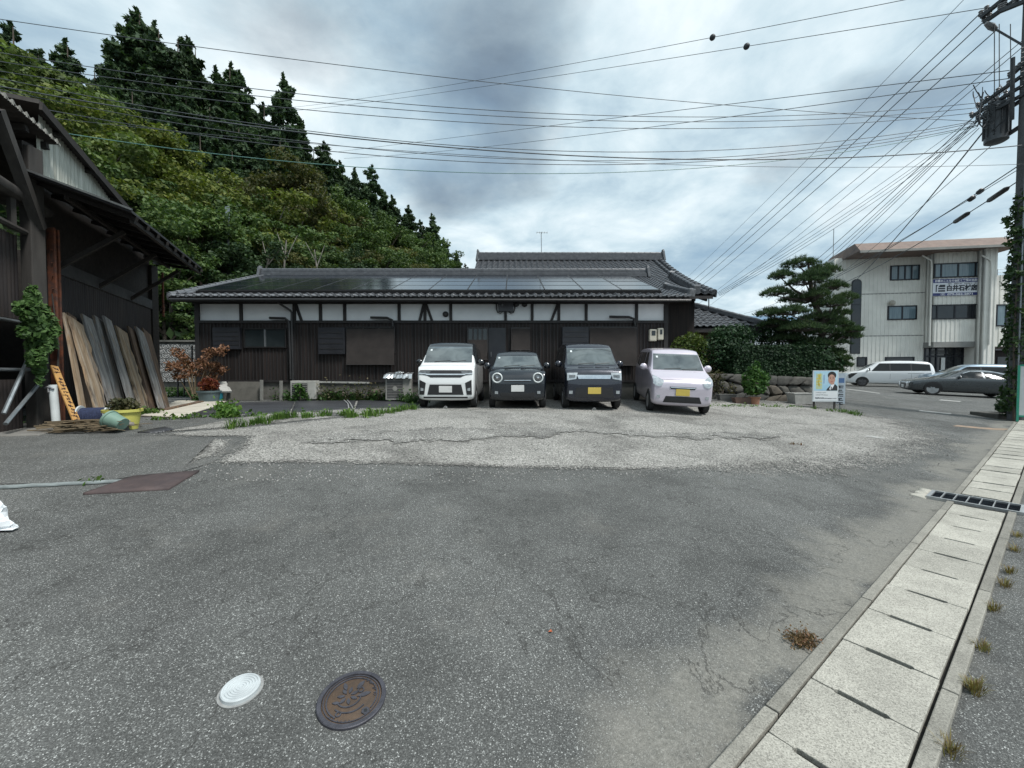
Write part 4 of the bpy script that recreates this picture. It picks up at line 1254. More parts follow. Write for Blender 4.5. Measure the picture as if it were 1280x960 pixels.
# carved yellow name board
MAT_YB = M('varnished_yellow_board', (.46, .26, .08), (.36, .19, .06), 4, .5, bump=.15)
tp, bt = wpx(68, 457.5, .30), wp(wk(95.5, .8), .8, 0); bt.z = H(bt.x, bt.y) + .10
sg = thing('carved_board', bt, 'yellow varnished name board with dark carved lettering leaning by the rope drum', 'sign board')
ax = (tp - bt); L = ax.length; ax.normalize(); nrm = (WNm + Vector((.3, -.5, .3))); nrm = (nrm - ax * nrm.dot(ax)).normalized(); sd2 = nrm.cross(ax).normalized()
W = .105
m = MB()
for q in (bt, tp):
    for a, b2 in ((-W / 2, -.012), (W / 2, -.012), (W / 2, .012), (-W / 2, .012)): m.v.append(tuple(q + sd2 * a + nrm * b2))
m.f = [(3, 2, 1, 0), (4, 5, 6, 7), (0, 1, 5, 4), (1, 2, 6, 5), (2, 3, 7, 6), (3, 0, 4, 7)]; m.mi = [0] * 6
m.build('board', MAT_YB, sg, bevel=.004)
MAT_INK = M('lettering_dark', (.05, .02, .012), (.035, .015, .01), 20, .6)
m = MB(); r_ = random.Random(5); t = .06
while t < .95:
    if r_.random() < .9:
        c = tp.lerp(bt, t) + nrm * .0135
        for k in range(r_.choice((3, 4))):
            a0 = r_.uniform(-.6, .6) + (pi / 2 if k % 2 else 0); l = r_.uniform(.016, .032)
            off = sd2 * r_.uniform(-.026, .026) + ax * r_.uniform(-.012, .012)
            dv = sd2 * cos(a0) + ax * sin(a0)
            m.beam(c + off - dv * l, c + off + dv * l, .0125, .003, nrm)
    t += .058
stuff(m.build('lettering', MAT_INK, sg))
# white plastic pipe post
c = wp(wk(69, .42), .42, 0); c.z = H(c.x, c.y); m = MB(); tpz = P(66, 481, c.y)
pt = thing('white_pipe_post', c, 'short upright white plastic pipe beside the yellow board', 'pipe')
m.tube([c, Vector((tpz.x, tpz.y, tpz.z))], .052, 14); m.build('pipe', M('pvc_white', (.62, .66, .66), (.5, .54, .54), 5, .4), pt, smooth=True)
m = MB(); m.tube([tpz + Vector((-.07, -.05, -.05)), tpz + Vector((0, -.07, -.03)), tpz + Vector((.06, -.04, -.07))], .014, 6); m.tube([tpz + Vector((-.01, -.06, -.03)), tpz + Vector((.01, -.07, -.12))], .012, 6); m.build('tie_cord', M('cord_grey', (.1, .11, .13), (.2, .2, .2), 30, .8), pt)
# rope drum
c = G(119, 535)
dr = thing('rope_drum', c, 'white flanged drum wound with dark blue rope by the shed', 'rope drum')
axd = Vector((.90, .40, 0)).normalized(); R = axd.to_track_quat('Z', 'Y').to_matrix(); ctr = c + Vector((0, 0, .19))
m = MB(); m.lathe([(.045, -.19), (.05, .19)], 16, ctr, R); m.build('core', MAT_WPLASTIC, dr)
prof = []
for k in range(17): prof += [(.142, -.165 + k * .0195), (.156, -.165 + (k + .5) * .0195)]
m = MB(); m.lathe([(.05, -.166)] + prof + [(.05, .17)], 24, ctr, R); m.build('rope', M('blue_rope', (.016, .024, .06), (.03, .042, .095), 30, .8, bump=.5, bscale=90), dr, smooth=True)
for z in (-.19, .17):
    m = MB(); m.lathe([(.03, z), (.19, z), (.195, z + .012), (.19, z + .024), (.03, z + .024)], 24, ctr, R); m.build('flange', MAT_WPLASTIC, dr, smooth=True)
# pots
def pot(name, c, r, h, mat, label, tilt=None, lip=.02, taper=.8, soil=True, group=None):
    t = thing(name, c, label, 'plant pot', group)
    R = tilt if tilt is not None else Matrix.Identity(3)
    m = MB(); m.lathe([(r * taper, 0), (r * .97, h * .86), (r + lip, h * .87), (r + lip, h), (r - .01, h), (r * .9, h * .8), (0, h * .8)], 28, c, R); m.build('pot_wall', mat, t, smooth=True)
    m = MB(); m.lathe([(r * .88, h * .81), (0, h * .86)], 20, c, R); m.build('soil', M('potting_soil', (.035, .026, .018), (.06, .045, .03), 30, .95, bump=.5), t)
    return t
MAT_YPOT = M('yellow_plastic', (.52, .50, .12), (.44, .42, .10), 3, .5)
yc = G(154, 536.5)
yp_ = pot('yellow_pot', yc, .235, .33, MAT_YPOT, 'large yellow plastic tub with a scruffy plant beside the shed')
MAT_SCRUB = leaf_mat('scrubby_leaf', (.03, .035, .015), (.06, .065, .03), (.11, .09, .05), .2)
Cs = [blob_points((yc.x + dx, yc.y + dy, yc.z + .40 + dz), (.14, .12, .11), 130, .3)[0] for dx, dy, dz in ((-.1, 0, 0), (.05, .02, .03), (.14, 0, -.02), (0, -.05, .0))]
Vv, Ff = leaf_cards(np.vstack(Cs) - np.array(yc), .04, .3); mesh_np('foliage', Vv, Ff, MAT_SCRUB, yp_)
gc = G(147, 541); R = Matrix.Rotation(radians(-68), 3, 'Y') @ Matrix.Identity(3)
gpot = pot('green_pot', gc + Vector((.09, 0, .13)), .125, .24, M('mint_green_plastic', (.17, .27, .22), (.13, .21, .17), 4, .5), 'mint green pot tipped on its side before the yellow tub', R, .012, .78)
# pile of twigs and broken tile
c = G(105, 541)
tw = thing('twig_pile', c, 'untidy heap of cut twigs and canes before the shed', 'twig pile')
MAT_TWIG = M('dry_twig', (.19, .145, .09), (.10, .08, .05), 10, .85)
for k in range(38):
    a = random.gauss(.05, .35); L = random.uniform(.5, 1.15); x0 = c.x + random.uniform(-.3, .35); y0 = c.y + random.uniform(-.12, .25); z0 = H(x0, y0) + .02 + random.uniform(0, .16)
    dv = Vector((cos(a), sin(a) * .5, random.uniform(-.05, .10)))
    m = MB(); p0 = Vector((x0, y0, z0)) - dv * L * .5; p1 = Vector((x0, y0, z0)) + dv * L * .5
    for q in (p0, p1): q.z = max(q.z, H(q.x, q.y) + .012)
    m.tube([p0, p0.lerp(p1, .5) + Vector((0, 0, random.uniform(-.02, .04))), p1], [.011, .009, .005], 5); m.build('twig', MAT_TWIG, tw)
for k in range(7):
    q = c + Vector((-.38 + k * .13 + random.uniform(-.03, .03), .32 + random.uniform(-.06, .06), 0)); q.z = H(q.x, q.y) + .10 + .02 * (k % 3)
    m = MB(); m.box(q, (.24, .16, .05), random.uniform(-.4, .4)); tag(m.build('broken_stone', M('pale_rubble', (.34, .32, .29), (.22, .2, .18), 8, .9, bump=.4), None, bevel=.012, org=q - Vector((0, 0, .025))), 'flat pale stone fragment lying behind the twig heap', 'stone', 'stone fragments behind the twig heap')
m = MB(); q = c + Vector((-.1, .33, 0)); q.z = H(q.x, q.y) + .04; m.box(q, (1.0, .34, .11), .05)
tag(m.build('edging_block', M('grey_block', (.17, .165, .155), (.11, .105, .1), 6, .9, bump=.3), None, bevel=.015, org=q), 'long grey concrete block under the pale stone fragments', 'concrete block')
# concrete sill before the shed
o = drape('shed_threshold', [G(-60, 548), G(50, 545), G(78, 537), G(60, 530), G(-60, 531)], .02, M('old_threshold', (.20, .195, .18), (.13, .125, .115), 4, .9, bump=.3), .2, .12, .02, skirt=.02); struct(o)
# sheets lying on the ground: pale boards and black weed mats
MAT_PALEB = M('pale_board', (.52, .49, .42), (.40, .37, .31), 2, .8, bump=.15)
def sheet(name, pts, dz, mat, label, cat, group=None, amp=.008):
    o = drape(name, pts, dz, mat, .3, .25, amp, skirt=.02); tag(o, label, cat, group); return o
sheet('pale_panel', px_poly([(176, 521), (222, 501.5), (283, 502.5), (272, 508), (225, 523)]), .035, MAT_PALEB, 'pale plywood panel lying flat beside the leaning boards', 'panel')
def mat_black():
    b = NB('black_weed_mat'); p = b.pos()
    w = b.n('ShaderNodeTexWave', wave_type='BANDS', bands_direction='Y'); w.inputs['Scale'].default_value = 5; w.inputs['Distortion'].default_value = 5; w.inputs['Detail'].default_value = 3
    b.l(p, w.inputs[0])
    b.color(b.ramp(b.noise(b.mapping(p, (.4, 3, 1)), 2, 6, .6), [(.35, (.022, .023, .027)), (.62, (.062, .064, .07))])); b.rough(.42); b.bump(w.outputs['Fac'], .5, .03); return b.m
MAT_WEED = mat_black()
sheet('weed_mat', px_poly([(228, 522.5), (286, 504.5), (368, 502.5), (362, 517), (300, 520)]), .026, MAT_WEED, 'black weed mat with grey folds next to the pale panel', 'weed mat')
sheet('weed_mat', px_poly([(364, 516.5), (370, 502), (445, 501), (442, 512)]), .027, MAT_WEED, 'black weed mat in the middle before the air conditioner', 'weed mat')
sheet('weed_mat', px_poly([(444, 512), (448, 501), (528, 503), (518, 510)]), .026, MAT_WEED, 'black weed mat ending at the white car', 'weed mat')
sheet('rubber_mat', px_poly([(172, 541), (205, 534.5), (218, 538), (196, 542)]), .02, MAT_WEED, 'scrap of black rubber lying right of the yellow tub', 'rubber mat')
# pot with dead shrub
def Gd(px, y): x = (px - 640) / F_PX * y; return Vector((x, y, H(x, y)))
tc_ = Gd(261, 12.5)
tp_ = pot('teal_pot', tc_, .30, .36, M('grey_teal_plastic', (.09, .13, .14), (.07, .1, .11), 4, .6), 'grey and teal tub with small red leaved plant by the house corner')
Vv, Ff = leaf_cards(blob_points((0, 0, .55), (.28, .25, .22), 420, .2)[0], .07, .3); mesh_np('foliage', Vv, Ff, leaf_mat('red_leaf', (.10, .02, .015), (.17, .04, .025), (.22, .08, .03), .25), tp_)
bc = Gd(242, 12.9)
tpot = pot('blue_pot', Gd(270, 12.95), .2, .34, M('turquoise_plastic', (.02, .20, .26), (.018, .16, .21), 4, .5), 'turquoise pot half hidden behind the grey teal tub')
sh = thing('dead_shrub', bc, 'bare shrub with withered orange brown leaves before the block wall', 'shrub')
stem = MB(); Cs = []
for k in range(11):
    a = random.uniform(0, 6.28); h = random.uniform(1.0, 1.75); sp = random.uniform(.3, 1.05)
    tip = bc + Vector((cos(a) * sp, sin(a) * sp * .7, h)); mid = bc.lerp(tip, .55) + Vector((random.uniform(-.1, .1), random.uniform(-.1, .1), .1))
    stem.tube([bc + Vector((random.uniform(-.06, .06), 0, 0)), mid, tip], [.02, .013, .005], 5)
    for u in (.7, .9, 1.0): Cs.append(blob_points(bc.lerp(tip, u), (.2, .2, .13), 55, .1)[0])
tip = bc + Vector((.85, -.1, 1.62)); stem.tube([bc + Vector((.1, 0, .3)), bc + Vector((.45, 0, 1.2)), tip], [.015, .01, .005], 5); Cs.append(blob_points(tip, (.22, .15, .11), 120, .1)[0])
stem.build('stems', MAT_TWIG, sh)
Vv, Ff = leaf_cards(np.vstack(Cs) - np.array(bc), .06, .2); mesh_np('foliage', Vv, Ff, leaf_mat('withered_leaf', (.15, .07, .04), (.26, .13, .075), (.36, .20, .12), .2), sh)
# patterned block retaining wall behind, with thin stakes
bw0 = thing('block_wall', (-14, 17.0, 1.0), 'retaining wall of grey blocks with a fish scale pattern behind the shed', 'block wall')
b = NB('scale_block'); v = b.coord('Object'); w = b.n('ShaderNodeTexWave', wave_type='RINGS', rings_direction='Y'); w.inputs['Scale'].default_value = 2.2; w.inputs['Distortion'].default_value = .8
b.l(b.mapping(v, (1.6, 1, 2.4)), w.inputs[0]); b.color(b.mix(w.outputs['Fac'], (.15, .15, .145), (.34, .34, .33))); b.rough(.9); b.bump(w.outputs['Fac'], 1.0, .04)
m = MB(); m.box((0, 0, 0), (.385, .2, .185)); bk = m.build('block', b.m, bw0, bevel=.012, local=True)
first = True
for j in range(8):
    for i in range(22):
        o = bk if first else copy_part(bk, bw0); first = False
        o.location = (-3.6 + i * .4 + (.2 if j % 2 else 0), random.uniform(-.012, .012), .16 + j * .2 + .1); o.rotation_euler = (0, 0, random.choice((0, pi)))
m = MB(); m.box((0.8, .06, .9), (9.2, .1, 1.9)); m.box((.8, -.02, 1.89), (9.0, .26, .07)); m.build('wall_core', MAT_FOUND, bw0, local=True)
for px_, y0, y1 in ((198, 476, 433), (230, 478, 440), (240, 478, 432), (222, 478, 460)):
    a = P(px_, y0, 15.2); a.z = H(a.x, a.y); m = MB(); m.tube([a, P(px_, y1, 15.2)], .03, 6)
    tag(m.build('garden_stake', MAT_PIPE, None, org=a), 'thin dark garden stake standing before the block wall', 'stake', 'garden stakes before the block wall')
# white walled neighbour glimpsed between shed and house
nb = thing('white_neighbour', P(225, 440, 24), 'small white walled building glimpsed above the block wall', 'building')
a = P(210, 372, 24); m = MB(); m.span(a.x, a.x + 9, 24, 29, 1.0, a.z + 1.2); m.build('wall', M('neighbour_white', (.62, .64, .64), (.5, .52, .52), .8, .8), nb)
m = MB(); m.span(a.x - .3, a.x + 9.3, 23.6, 29.4, a.z + 1.2, a.z + 1.4); m.build('roof', MAT_TILE, nb)
m = MB(); q = P(232, 405, 23.99); m.span(q.x, q.x + .35, 23.94, 23.995, q.z - 1.0, q.z); m.build('window', MAT_GLASS, nb)

# ================================================================== WOODED HILL
def hill_pt(px, py, d): return P(px, py, d)
trees = []   # (px, py_top, depth, kind, height)
CED = [(-60, 20, 38, 15), (-10, 40, 39, 14), (16, 28, 40, 14), (48, 62, 41, 13), (84, 52, 42, 14), (118, 80, 43, 12), (150, 58, 44, 14), (174, 12, 45, 17), (198, 32, 45, 16), (222, 44, 46, 15), (244, 56, 46, 15),
       (268, 88, 48, 14), (287, 80, 48, 15), (306, 96, 49, 14), (330, 128, 50, 13), (353, 97, 50, 15), (372, 150, 52, 13), (392, 183, 54, 13), (408, 184, 55, 13), (428, 205, 57, 13), (446, 214, 58, 13),
       (462, 210, 60, 14), (478, 240, 62, 12), (492, 247, 64, 12), (512, 260, 66, 12), (528, 276, 68, 11), (541, 271, 70, 12), (556, 298, 73, 10), (569, 316, 76, 9), (582, 330, 80, 8),
       (60, 92, 39, 13), (130, 100, 41, 13), (190, 95, 42, 14), (232, 108, 43, 14), (262, 130, 44, 13), (298, 150, 45, 13), (325, 165, 46, 12), (350, 172, 47, 12), (380, 208, 49, 12), (415, 232, 51, 12), (442, 248, 54, 11), (474, 266, 57, 11), (505, 286, 60, 10), (536, 302, 64, 9),
       (205, 150, 39, 12), (250, 165, 40, 12), (290, 185, 41, 12), (330, 205, 42, 11), (165, 110, 40, 13)]
BRO = [  # px, top, depth, height, tone: 0 bamboo-light, 1 yellow green, 2 mid green, 3 brownish, 4 dark green
       (-40, 70, 27, 9, 0), (5, 78, 28, 9, 0), (40, 95, 29, 9, 0), (75, 98, 30, 9, 0), (110, 120, 31, 8, 0), (60, 140, 26, 8, 0), (100, 165, 25, 8, 0), (135, 150, 28, 8, 1),
       (165, 165, 30, 8, 1), (195, 188, 31, 8, 1), (225, 200, 31, 8, 1), (150, 210, 25, 7, 2), (185, 225, 25, 7, 1), (215, 232, 26, 7, 2), (245, 226, 30, 7, 1), (275, 240, 31, 7, 1),
       (205, 268, 23, 6, 2), (235, 265, 24, 6, 2), (265, 275, 25, 6, 2), (292, 262, 28, 7, 2), (318, 250, 31, 7, 2),
       (345, 218, 36, 9, 3), (375, 222, 38, 9, 3), (400, 240, 40, 8, 3), (330, 255, 32, 8, 1), (362, 250, 33, 8, 3), (392, 258, 35, 8, 1), (425, 252, 42, 8, 2), (450, 258, 44, 8, 2), (478, 274, 46, 8, 2), (505, 292, 50, 8, 2), (532, 306, 55, 8, 2), (556, 318, 60, 7, 2),
       (250, 305, 22.5, 5, 4), (285, 300, 24, 5, 4), (318, 292, 26, 6, 2), (350, 288, 28, 6, 1), (380, 284, 30, 6, 2), (410, 288, 32, 6, 3), (440, 286, 34, 6, 2), (468, 294, 36, 6, 2), (496, 306, 38, 6, 3), (522, 318, 42, 6, 2), (545, 326, 46, 6, 4),
       (340, 318, 24, 5, 4), (372, 316, 26, 5, 3), (405, 314, 28, 5, 2), (436, 316, 30, 5, 4), (470, 320, 32, 5, 2), (500, 326, 34, 5, 3), (215, 300, 21.5, 5, 2), (190, 330, 22, 5, 2), (205, 360, 21, 4.5, 2)]
ctrl = []
for px_, py_, d, h in CED: q = P(px_, py_, d); ctrl.append((q.x, q.y, q.z - h))
for px_, py_, d, h, t in BRO: q = P(px_, py_, d); ctrl.append((q.x, q.y, q.z - h))
for x, y, z in ((-60, 20, 2), (-40, 17, 1.2), (-28, 17.5, 1.2), (-20, 18, 1.0), (-15, 18.5, 1.0), (-8, 20, .9), (-2, 24, .8), (4, 40, .9), (8, 70, 1.0), (10, 110, 1.0), (14, 150, 1), (-90, 60, 42), (-70, 80, 46), (-40, 90, 38), (-20, 110, 22), (-60, 120, 40), (-5, 95, 6)):
    ctrl.append((x, y, z))
CT = np.array(ctrl)
def hill_h(x, y):
    d2 = (CT[:, 0] - x) ** 2 + (CT[:, 1] - y) ** 2 + .05
    w = d2 ** -2.0
    return float((w * CT[:, 2]).sum() / w.sum())
xs = np.arange(-100, 16, 2.0); ys = np.arange(17, 152, 2.0)
V = []
for y in ys:
    for x in xs:
        z = hill_h(x, y)
        foot = min(1, max(0, (y - 18) / 3)) * min(1, max(0, (8 - x) / 8 + max(0, 0)))
        V.append((x, y, z * foot + (-.6) * (1 - foot)))
n = len(xs)
Fq = [(j * n + i, j * n + i + 1, (j + 1) * n + i + 1, (j + 1) * n + i) for j in range(len(ys) - 1) for i in range(n - 1)]
MAT_HILL = M('hill_undergrowth', (.018, .032, .012), (.035, .045, .018), .8, .95, bump=.8, bscale=3, bdist=.3)
hill = mesh_np('hill', V, Fq, MAT_HILL); struct(hill); hill.data.polygons.foreach_set('use_smooth', [True] * len(Fq))

LM = {
 'cedar': leaf_mat('cedar_needles', (.017, .036, .018), (.033, .064, .028), (.058, .092, .04), .2, .7),
 0: leaf_mat('bamboo_leaf', (.055, .088, .026), (.095, .138, .042), (.145, .18, .06), .3),
 1: leaf_mat('yellowgreen_leaf', (.058, .088, .02), (.108, .14, .032), (.165, .18, .042), .3),
 2: leaf_mat('midgreen_leaf', (.031, .063, .018), (.06, .104, .03), (.104, .15, .042), .25),
 3: leaf_mat('brownish_leaf', (.038, .052, .018), (.07, .08, .026), (.11, .10, .034), .3),
 4: leaf_mat('darkgreen_leaf', (.014, .034, .013), (.028, .055, .02), (.048, .08, .028), .2)}
MAT_BARK = M('bark_brown', (.055, .042, .032), (.09, .075, .06), 8, .9, bump=.5, stretch=(1, 1, .3))
MAT_BARKP = M('bark_pale', (.22, .205, .18), (.13, .12, .1), 6, .9, bump=.3)
def cedar_mesh(seed):
    """tall uneven crown: drooping clumps on whorled limbs, ragged leader, gaps of sky between"""
    r = random.Random(seed); Hh = 14.0
    C_, N_, S_ = [], [], []
    nw = 17; lx, ly = r.uniform(-.5, .5), r.uniform(-.5, .5)
    for w in range(nw):
        t = (w + r.uniform(-.3, .3)) / (nw - 1); t = min(max(t, 0), 1); z = Hh * (.16 + .80 * t)
        R = 2.5 * (1 - t ** 1.5) ** .62 * r.uniform(.72, 1.12) + .22
        nb = max(2, int(5.5 - 3.0 * t)); a0 = r.uniform(0, 6.28)
        for b_ in range(nb):
            if r.random() < .08: continue
            a = a0 + 6.283 * b_ / nb + r.uniform(-.5, .5); L = R * r.uniform(.5, 1.1)
            for u in ((.45, .8, 1.0) if R > 1.0 else (.7,)):
                rr = (.36 + .42 * (1 - t) + .14 * r.random()) * (1.15 if u < .6 else .85)
                c = (lx * t + cos(a) * L * u, ly * t + sin(a) * L * u, z + .25 * L * u * (1 if t > .5 else -.3) + r.gauss(0, .2))
                k = int(150 * rr * rr + 34)
                p, d = blob_points(c, (rr, rr, rr * .75), k, .25)
                C_.append(p); N_.append(d)
    for q in range(3):
        p, d = blob_points((lx + r.gauss(0, .1), ly + r.gauss(0, .1), Hh * (.93 + .035 * q)), (.20 - .04 * q, .20 - .04 * q, .42), 34, .1); C_.append(p); N_.append(d)
    C = np.vstack(C_); N = np.vstack(N_)
    return leaf_cards(C, .24, .25, 1.9, .5, N * .6)
def broad_mesh(seed, spread=1.0, leaf=.24, n=90):
    """height 8, radius about 3: clumps on a branching frame, uneven outline"""
    r = random.Random(seed); cl = []; limbs = []
    for i in range(r.randint(6, 8)):
        a = i * 2.4 + r.uniform(-.5, .5); L = r.uniform(1.5, 2.9) * spread; zt = r.uniform(4.3, 7.2)
        tip = Vector((cos(a) * L, sin(a) * L, zt)); limbs.append(tip)
        for k in range(r.randint(4, 6)):
            c = tip + Vector((r.gauss(0, .75), r.gauss(0, .75), r.gauss(0, .55))); cl.append((c, r.uniform(.5, 1.05)))
    for k in range(6): cl.append((Vector((r.gauss(0, .9), r.gauss(0, .9), r.uniform(6.0, 7.6))), r.uniform(.5, 1.0)))
    for k in range(7): a = r.uniform(0, 6.28); cl.append((Vector((cos(a) * 2.2, sin(a) * 2.2, r.uniform(2.0, 3.8))), r.uniform(.6, 1.0)))
    Cs, Ns = [], []
    for c, R in cl:
        p, d = blob_points(c, (R, R, R * .62), int(n * R * R + 25), .35); Cs.append(p); Ns.append(d)
    V_, F_ = leaf_cards(np.vstack(Cs), leaf, .5, 1.5, .4, np.vstack(Ns) * .8)
    return V_, F_, limbs
def trunk_mb(limbs, h=6.0, r=.16):
    m = MB(); m.tube([(0, 0, -1.2), (.08, .05, h * .35), (-.05, .02, h * .7), (0, 0, h)], [r * 1.3, r, r * .6, r * .25], 7)
    for i, tip in enumerate(limbs):
        z0 = h * (.3 + .07 * (i % 5)); m.tube([(0, 0, z0), Vector((tip.x * .5, tip.y * .5, (z0 + tip.z) / 2 + .3)), tip], [r * .55, r * .35, r * .1], 5)
    return m
ced_protos = []
for s in range(4):
    V_, F_ = cedar_mesh(s)
    ced_protos.append((V_, F_))
ced_me = []
def data_only(o):
    me = o.data; bpy.data.objects.remove(o); return me
for i, (V_, F_) in enumerate(ced_protos):
    ced_me.append(data_only(mesh_np('cedar_crown', V_, F_, LM['cedar'])))
m = MB(); m.tube([(0, 0, -1.5), (0, 0, 6), (0, 0, 13.6)], [.26, .18, .03], 8); ced_tr = data_only(m.build('cedar_trunk', MAT_BARK, None, smooth=True))
bro_me = {}
for tone in (0, 1, 2, 3, 4):
    for s in range(3):
        V_, F_, lim = broad_mesh(50 + tone * 7 + s, 1.0 if tone else .9, {0: .19, 1: .17, 2: .18, 3: .16, 4: .18}[tone], 190)
        c_ = data_only(mesh_np('broadleaf_crown', V_, F_, LM[tone]))
        t_ = data_only(trunk_mb(lim, 6.2, .17).build('broadleaf_trunk', MAT_BARKP if tone in (1, 3) else MAT_BARK, None, smooth=True))
        bro_me[tone, s] = (c_, t_)
def plant(name, loc, crown, trunk, sc, label, cat='tree', group=None, tname='trunk'):
    t = thing(name, loc, label, cat, group)
    a = random.uniform(0, 6.28)
    for nm, me in (('crown', crown), (tname, trunk)):
        o = bpy.data.objects.new(nm, me); COL.objects.link(o); o.parent = t; o.scale = sc; o.rotation_euler = (0, 0, a)
    return t
for i, (px_, py_, d, h) in enumerate(CED):
    q = P(px_, py_, d); k = h / 14.0
    lb = 'tall dark cedar on the crest of the wooded hill' if i < 30 else 'dark cedar standing below the crest of the wooded hill'
    if i == 7: lb = 'tallest dark cedar rising above all others on the hill crest'
    plant('cedar_tree', (q.x, q.y, q.z - h), ced_me[i % 4], ced_tr, (k * random.uniform(.95, 1.25), k * random.uniform(.95, 1.25), k), lb, 'tree', 'cedars on the hill')
BL = {0: 'feathery light green bamboo clump on the slope above the shed', 1: 'yellow green broadleaf tree on the hill slope', 2: 'mid green broadleaf tree on the hill slope', 3: 'brownish green broadleaf tree turning colour on the hill', 4: 'dark green bushy tree at the foot of the hill'}
BG = {0: 'bamboo on the slope', 1: 'yellow green hill trees', 2: 'mid green hill trees', 3: 'browning hill trees', 4: 'dark bushy trees at the foot of the hill'}
for i, (px_, py_, d, h, tone) in enumerate(BRO):
    q = P(px_, py_, d); k = h / 7.9; c_, t_ = bro_me[tone, i % 3]
    plant('bamboo_clump' if tone == 0 else 'broadleaf_tree', (q.x, q.y, q.z - h), c_, t_, (k * random.uniform(1.0, 1.25), k * random.uniform(1.0, 1.25), k), BL[tone], 'bamboo' if tone == 0 else 'tree', BG[tone])
# pale bare trunks leaning out of the slope
for px0, y0, px1, y1, d in ((352, 335, 358, 300, 23.8), (400, 337, 393, 312, 25.5), (322, 334, 340, 312, 23.4)):
    a, b2 = P(px0, y0, d), P(px1, y1, d); a.z -= 1.5
    m = MB(); m.tube([a, a.lerp(b2, .6), b2], [.07, .05, .03], 6)
    m.tube([a.lerp(b2, .6), b2 + Vector((.6, .1, .3))], [.04, .015], 5); m.tube([a.lerp(b2, .7), b2 + Vector((-.6, .1, .5))], [.035, .012], 5)
    tag(m.build('bare_tree', MAT_BARKP, None, smooth=True, org=a), 'pale leaning bare trunk at the foot of the wooded slope', 'tree', 'bare pale trunks above the roof')
# undergrowth carpet: uncountable
Cs = []
for k in range(26000):
    i = random.randrange(len(CED) + len(BRO)); c = CT[i]
    x, y = c[0] + random.gauss(0, 2.6), c[1] + random.gauss(0, 2.6)
    if y < 20.5 or x > 0: continue
    Cs.append((x, y, hill_h(x, y) + random.uniform(.1, 1.6)))
Vv, Ff = leaf_cards(np.array(Cs), .34, .8, 1.4)
tag(stuff(mesh_np('undergrowth', Vv, Ff, LM[4])), 'green undergrowth covering the wooded slope')
# grey pole on the slope
a = P(285, 335, 24); a.z -= 2; b2 = P(285, 258, 24)
hp = thing('slope_pole', a, 'slim grey service pole standing among the hill trees', 'pole')
m = MB(); m.tube([a, b2], [.09, .07], 8); m.build('shaft', MAT_GPIPE, hp, smooth=True)
m = MB(); m.beam(b2 + Vector((-.4, 0, -.9)), b2 + Vector((.1, 0, -.9)), .05, .05); m.box(b2 + Vector((0, -.05, -.3)), (.2, .12, .5)); m.build('bracket', MAT_GPIPE, hp)

# ================================================================== GARDEN ON THE RIGHT
MAT_HEDGE = leaf_mat('hedge_leaf', (.008, .024, .010), (.016, .042, .016), (.030, .065, .024), .12)
MAT_SHRUB = leaf_mat('shrub_leaf', (.018, .055, .012), (.04, .095, .022), (.075, .145, .035), .25)
MAT_YSHRUB = leaf_mat('yellowish_shrub_leaf', (.03, .055, .012), (.06, .09, .02), (.10, .125, .03), .3)
def shrub(name, c, blobs, size, mat, label, cat='shrub', group=None, dens=900, stemh=.3):
    """blobs: (dx,dy,dz,rx,ry,rz) relative to the base"""
    t = thing(name, c, label, cat, group)
    Cs, Ns = [], []
    for dx, dy, dz, rx, ry, rz in blobs:
        p, d = blob_points((dx, dy, dz), (rx, ry, rz), int(dens * (rx * rz + ry * rz + rx * ry) / 1.0 + 30), .62); Cs.append(p); Ns.append(d)
    V_, F_ = leaf_cards(np.vstack(Cs), size, .3, 1.5, .4, np.vstack(Ns))
    mesh_np('foliage', V_, F_, mat, t)
    m = MB(); n = len(blobs)
    for dx, dy, dz, rx, ry, rz in blobs: m.tube([(dx * .1, dy * .1, -.1), (dx * .6, dy * .6, dz * .6), (dx, dy, dz)], [.04, .03, .012], 5)
    m.build('stems', MAT_BARK, t, local=True)
    return t
# stone retaining wall
sw0, sw1 = Vector((6.3, 14.05)), Vector((10.9, 14.25))
sw = thing('stone_wall', (9.4, 14.2, H(9.4, 14.2)), 'low dry stone retaining wall below the clipped hedge', 'stone wall')
MAT_FIELD = [M('field_stone_%s' % n_, c1, c2, 5, .92, bump=.5, bscale=18) for n_, c1, c2 in (('grey', (.10, .097, .086), (.055, .053, .047)), ('brown', (.105, .09, .07), (.06, .052, .042)), ('dark', (.07, .068, .062), (.04, .04, .036)))]
nx_, nz_ = 10, 3; hgt = .98
r_ = random.Random(3)
gridp = {}
for j in range(nz_ + 1):
    for i in range(nx_ + 1):
        gridp[i, j] = ((i + (r_.uniform(-.32, .32) if 0 < i < nx_ else 0) + (.5 if j % 2 else 0)) / (nx_ + .5), (j + (r_.uniform(-.28, .28) if 0 < j < nz_ else 0)) / nz_)
wd = (sw1 - sw0)
def swp(u, v, dep):
    q = sw0 + wd * u; zb_ = H(q.x, q.y) - .08
    nrm2 = Vector((wd.y, -wd.x)).normalized()
    return Vector((q.x + nrm2.x * dep, q.y + nrm2.y * dep + .12 * v, zb_ + hgt * v))
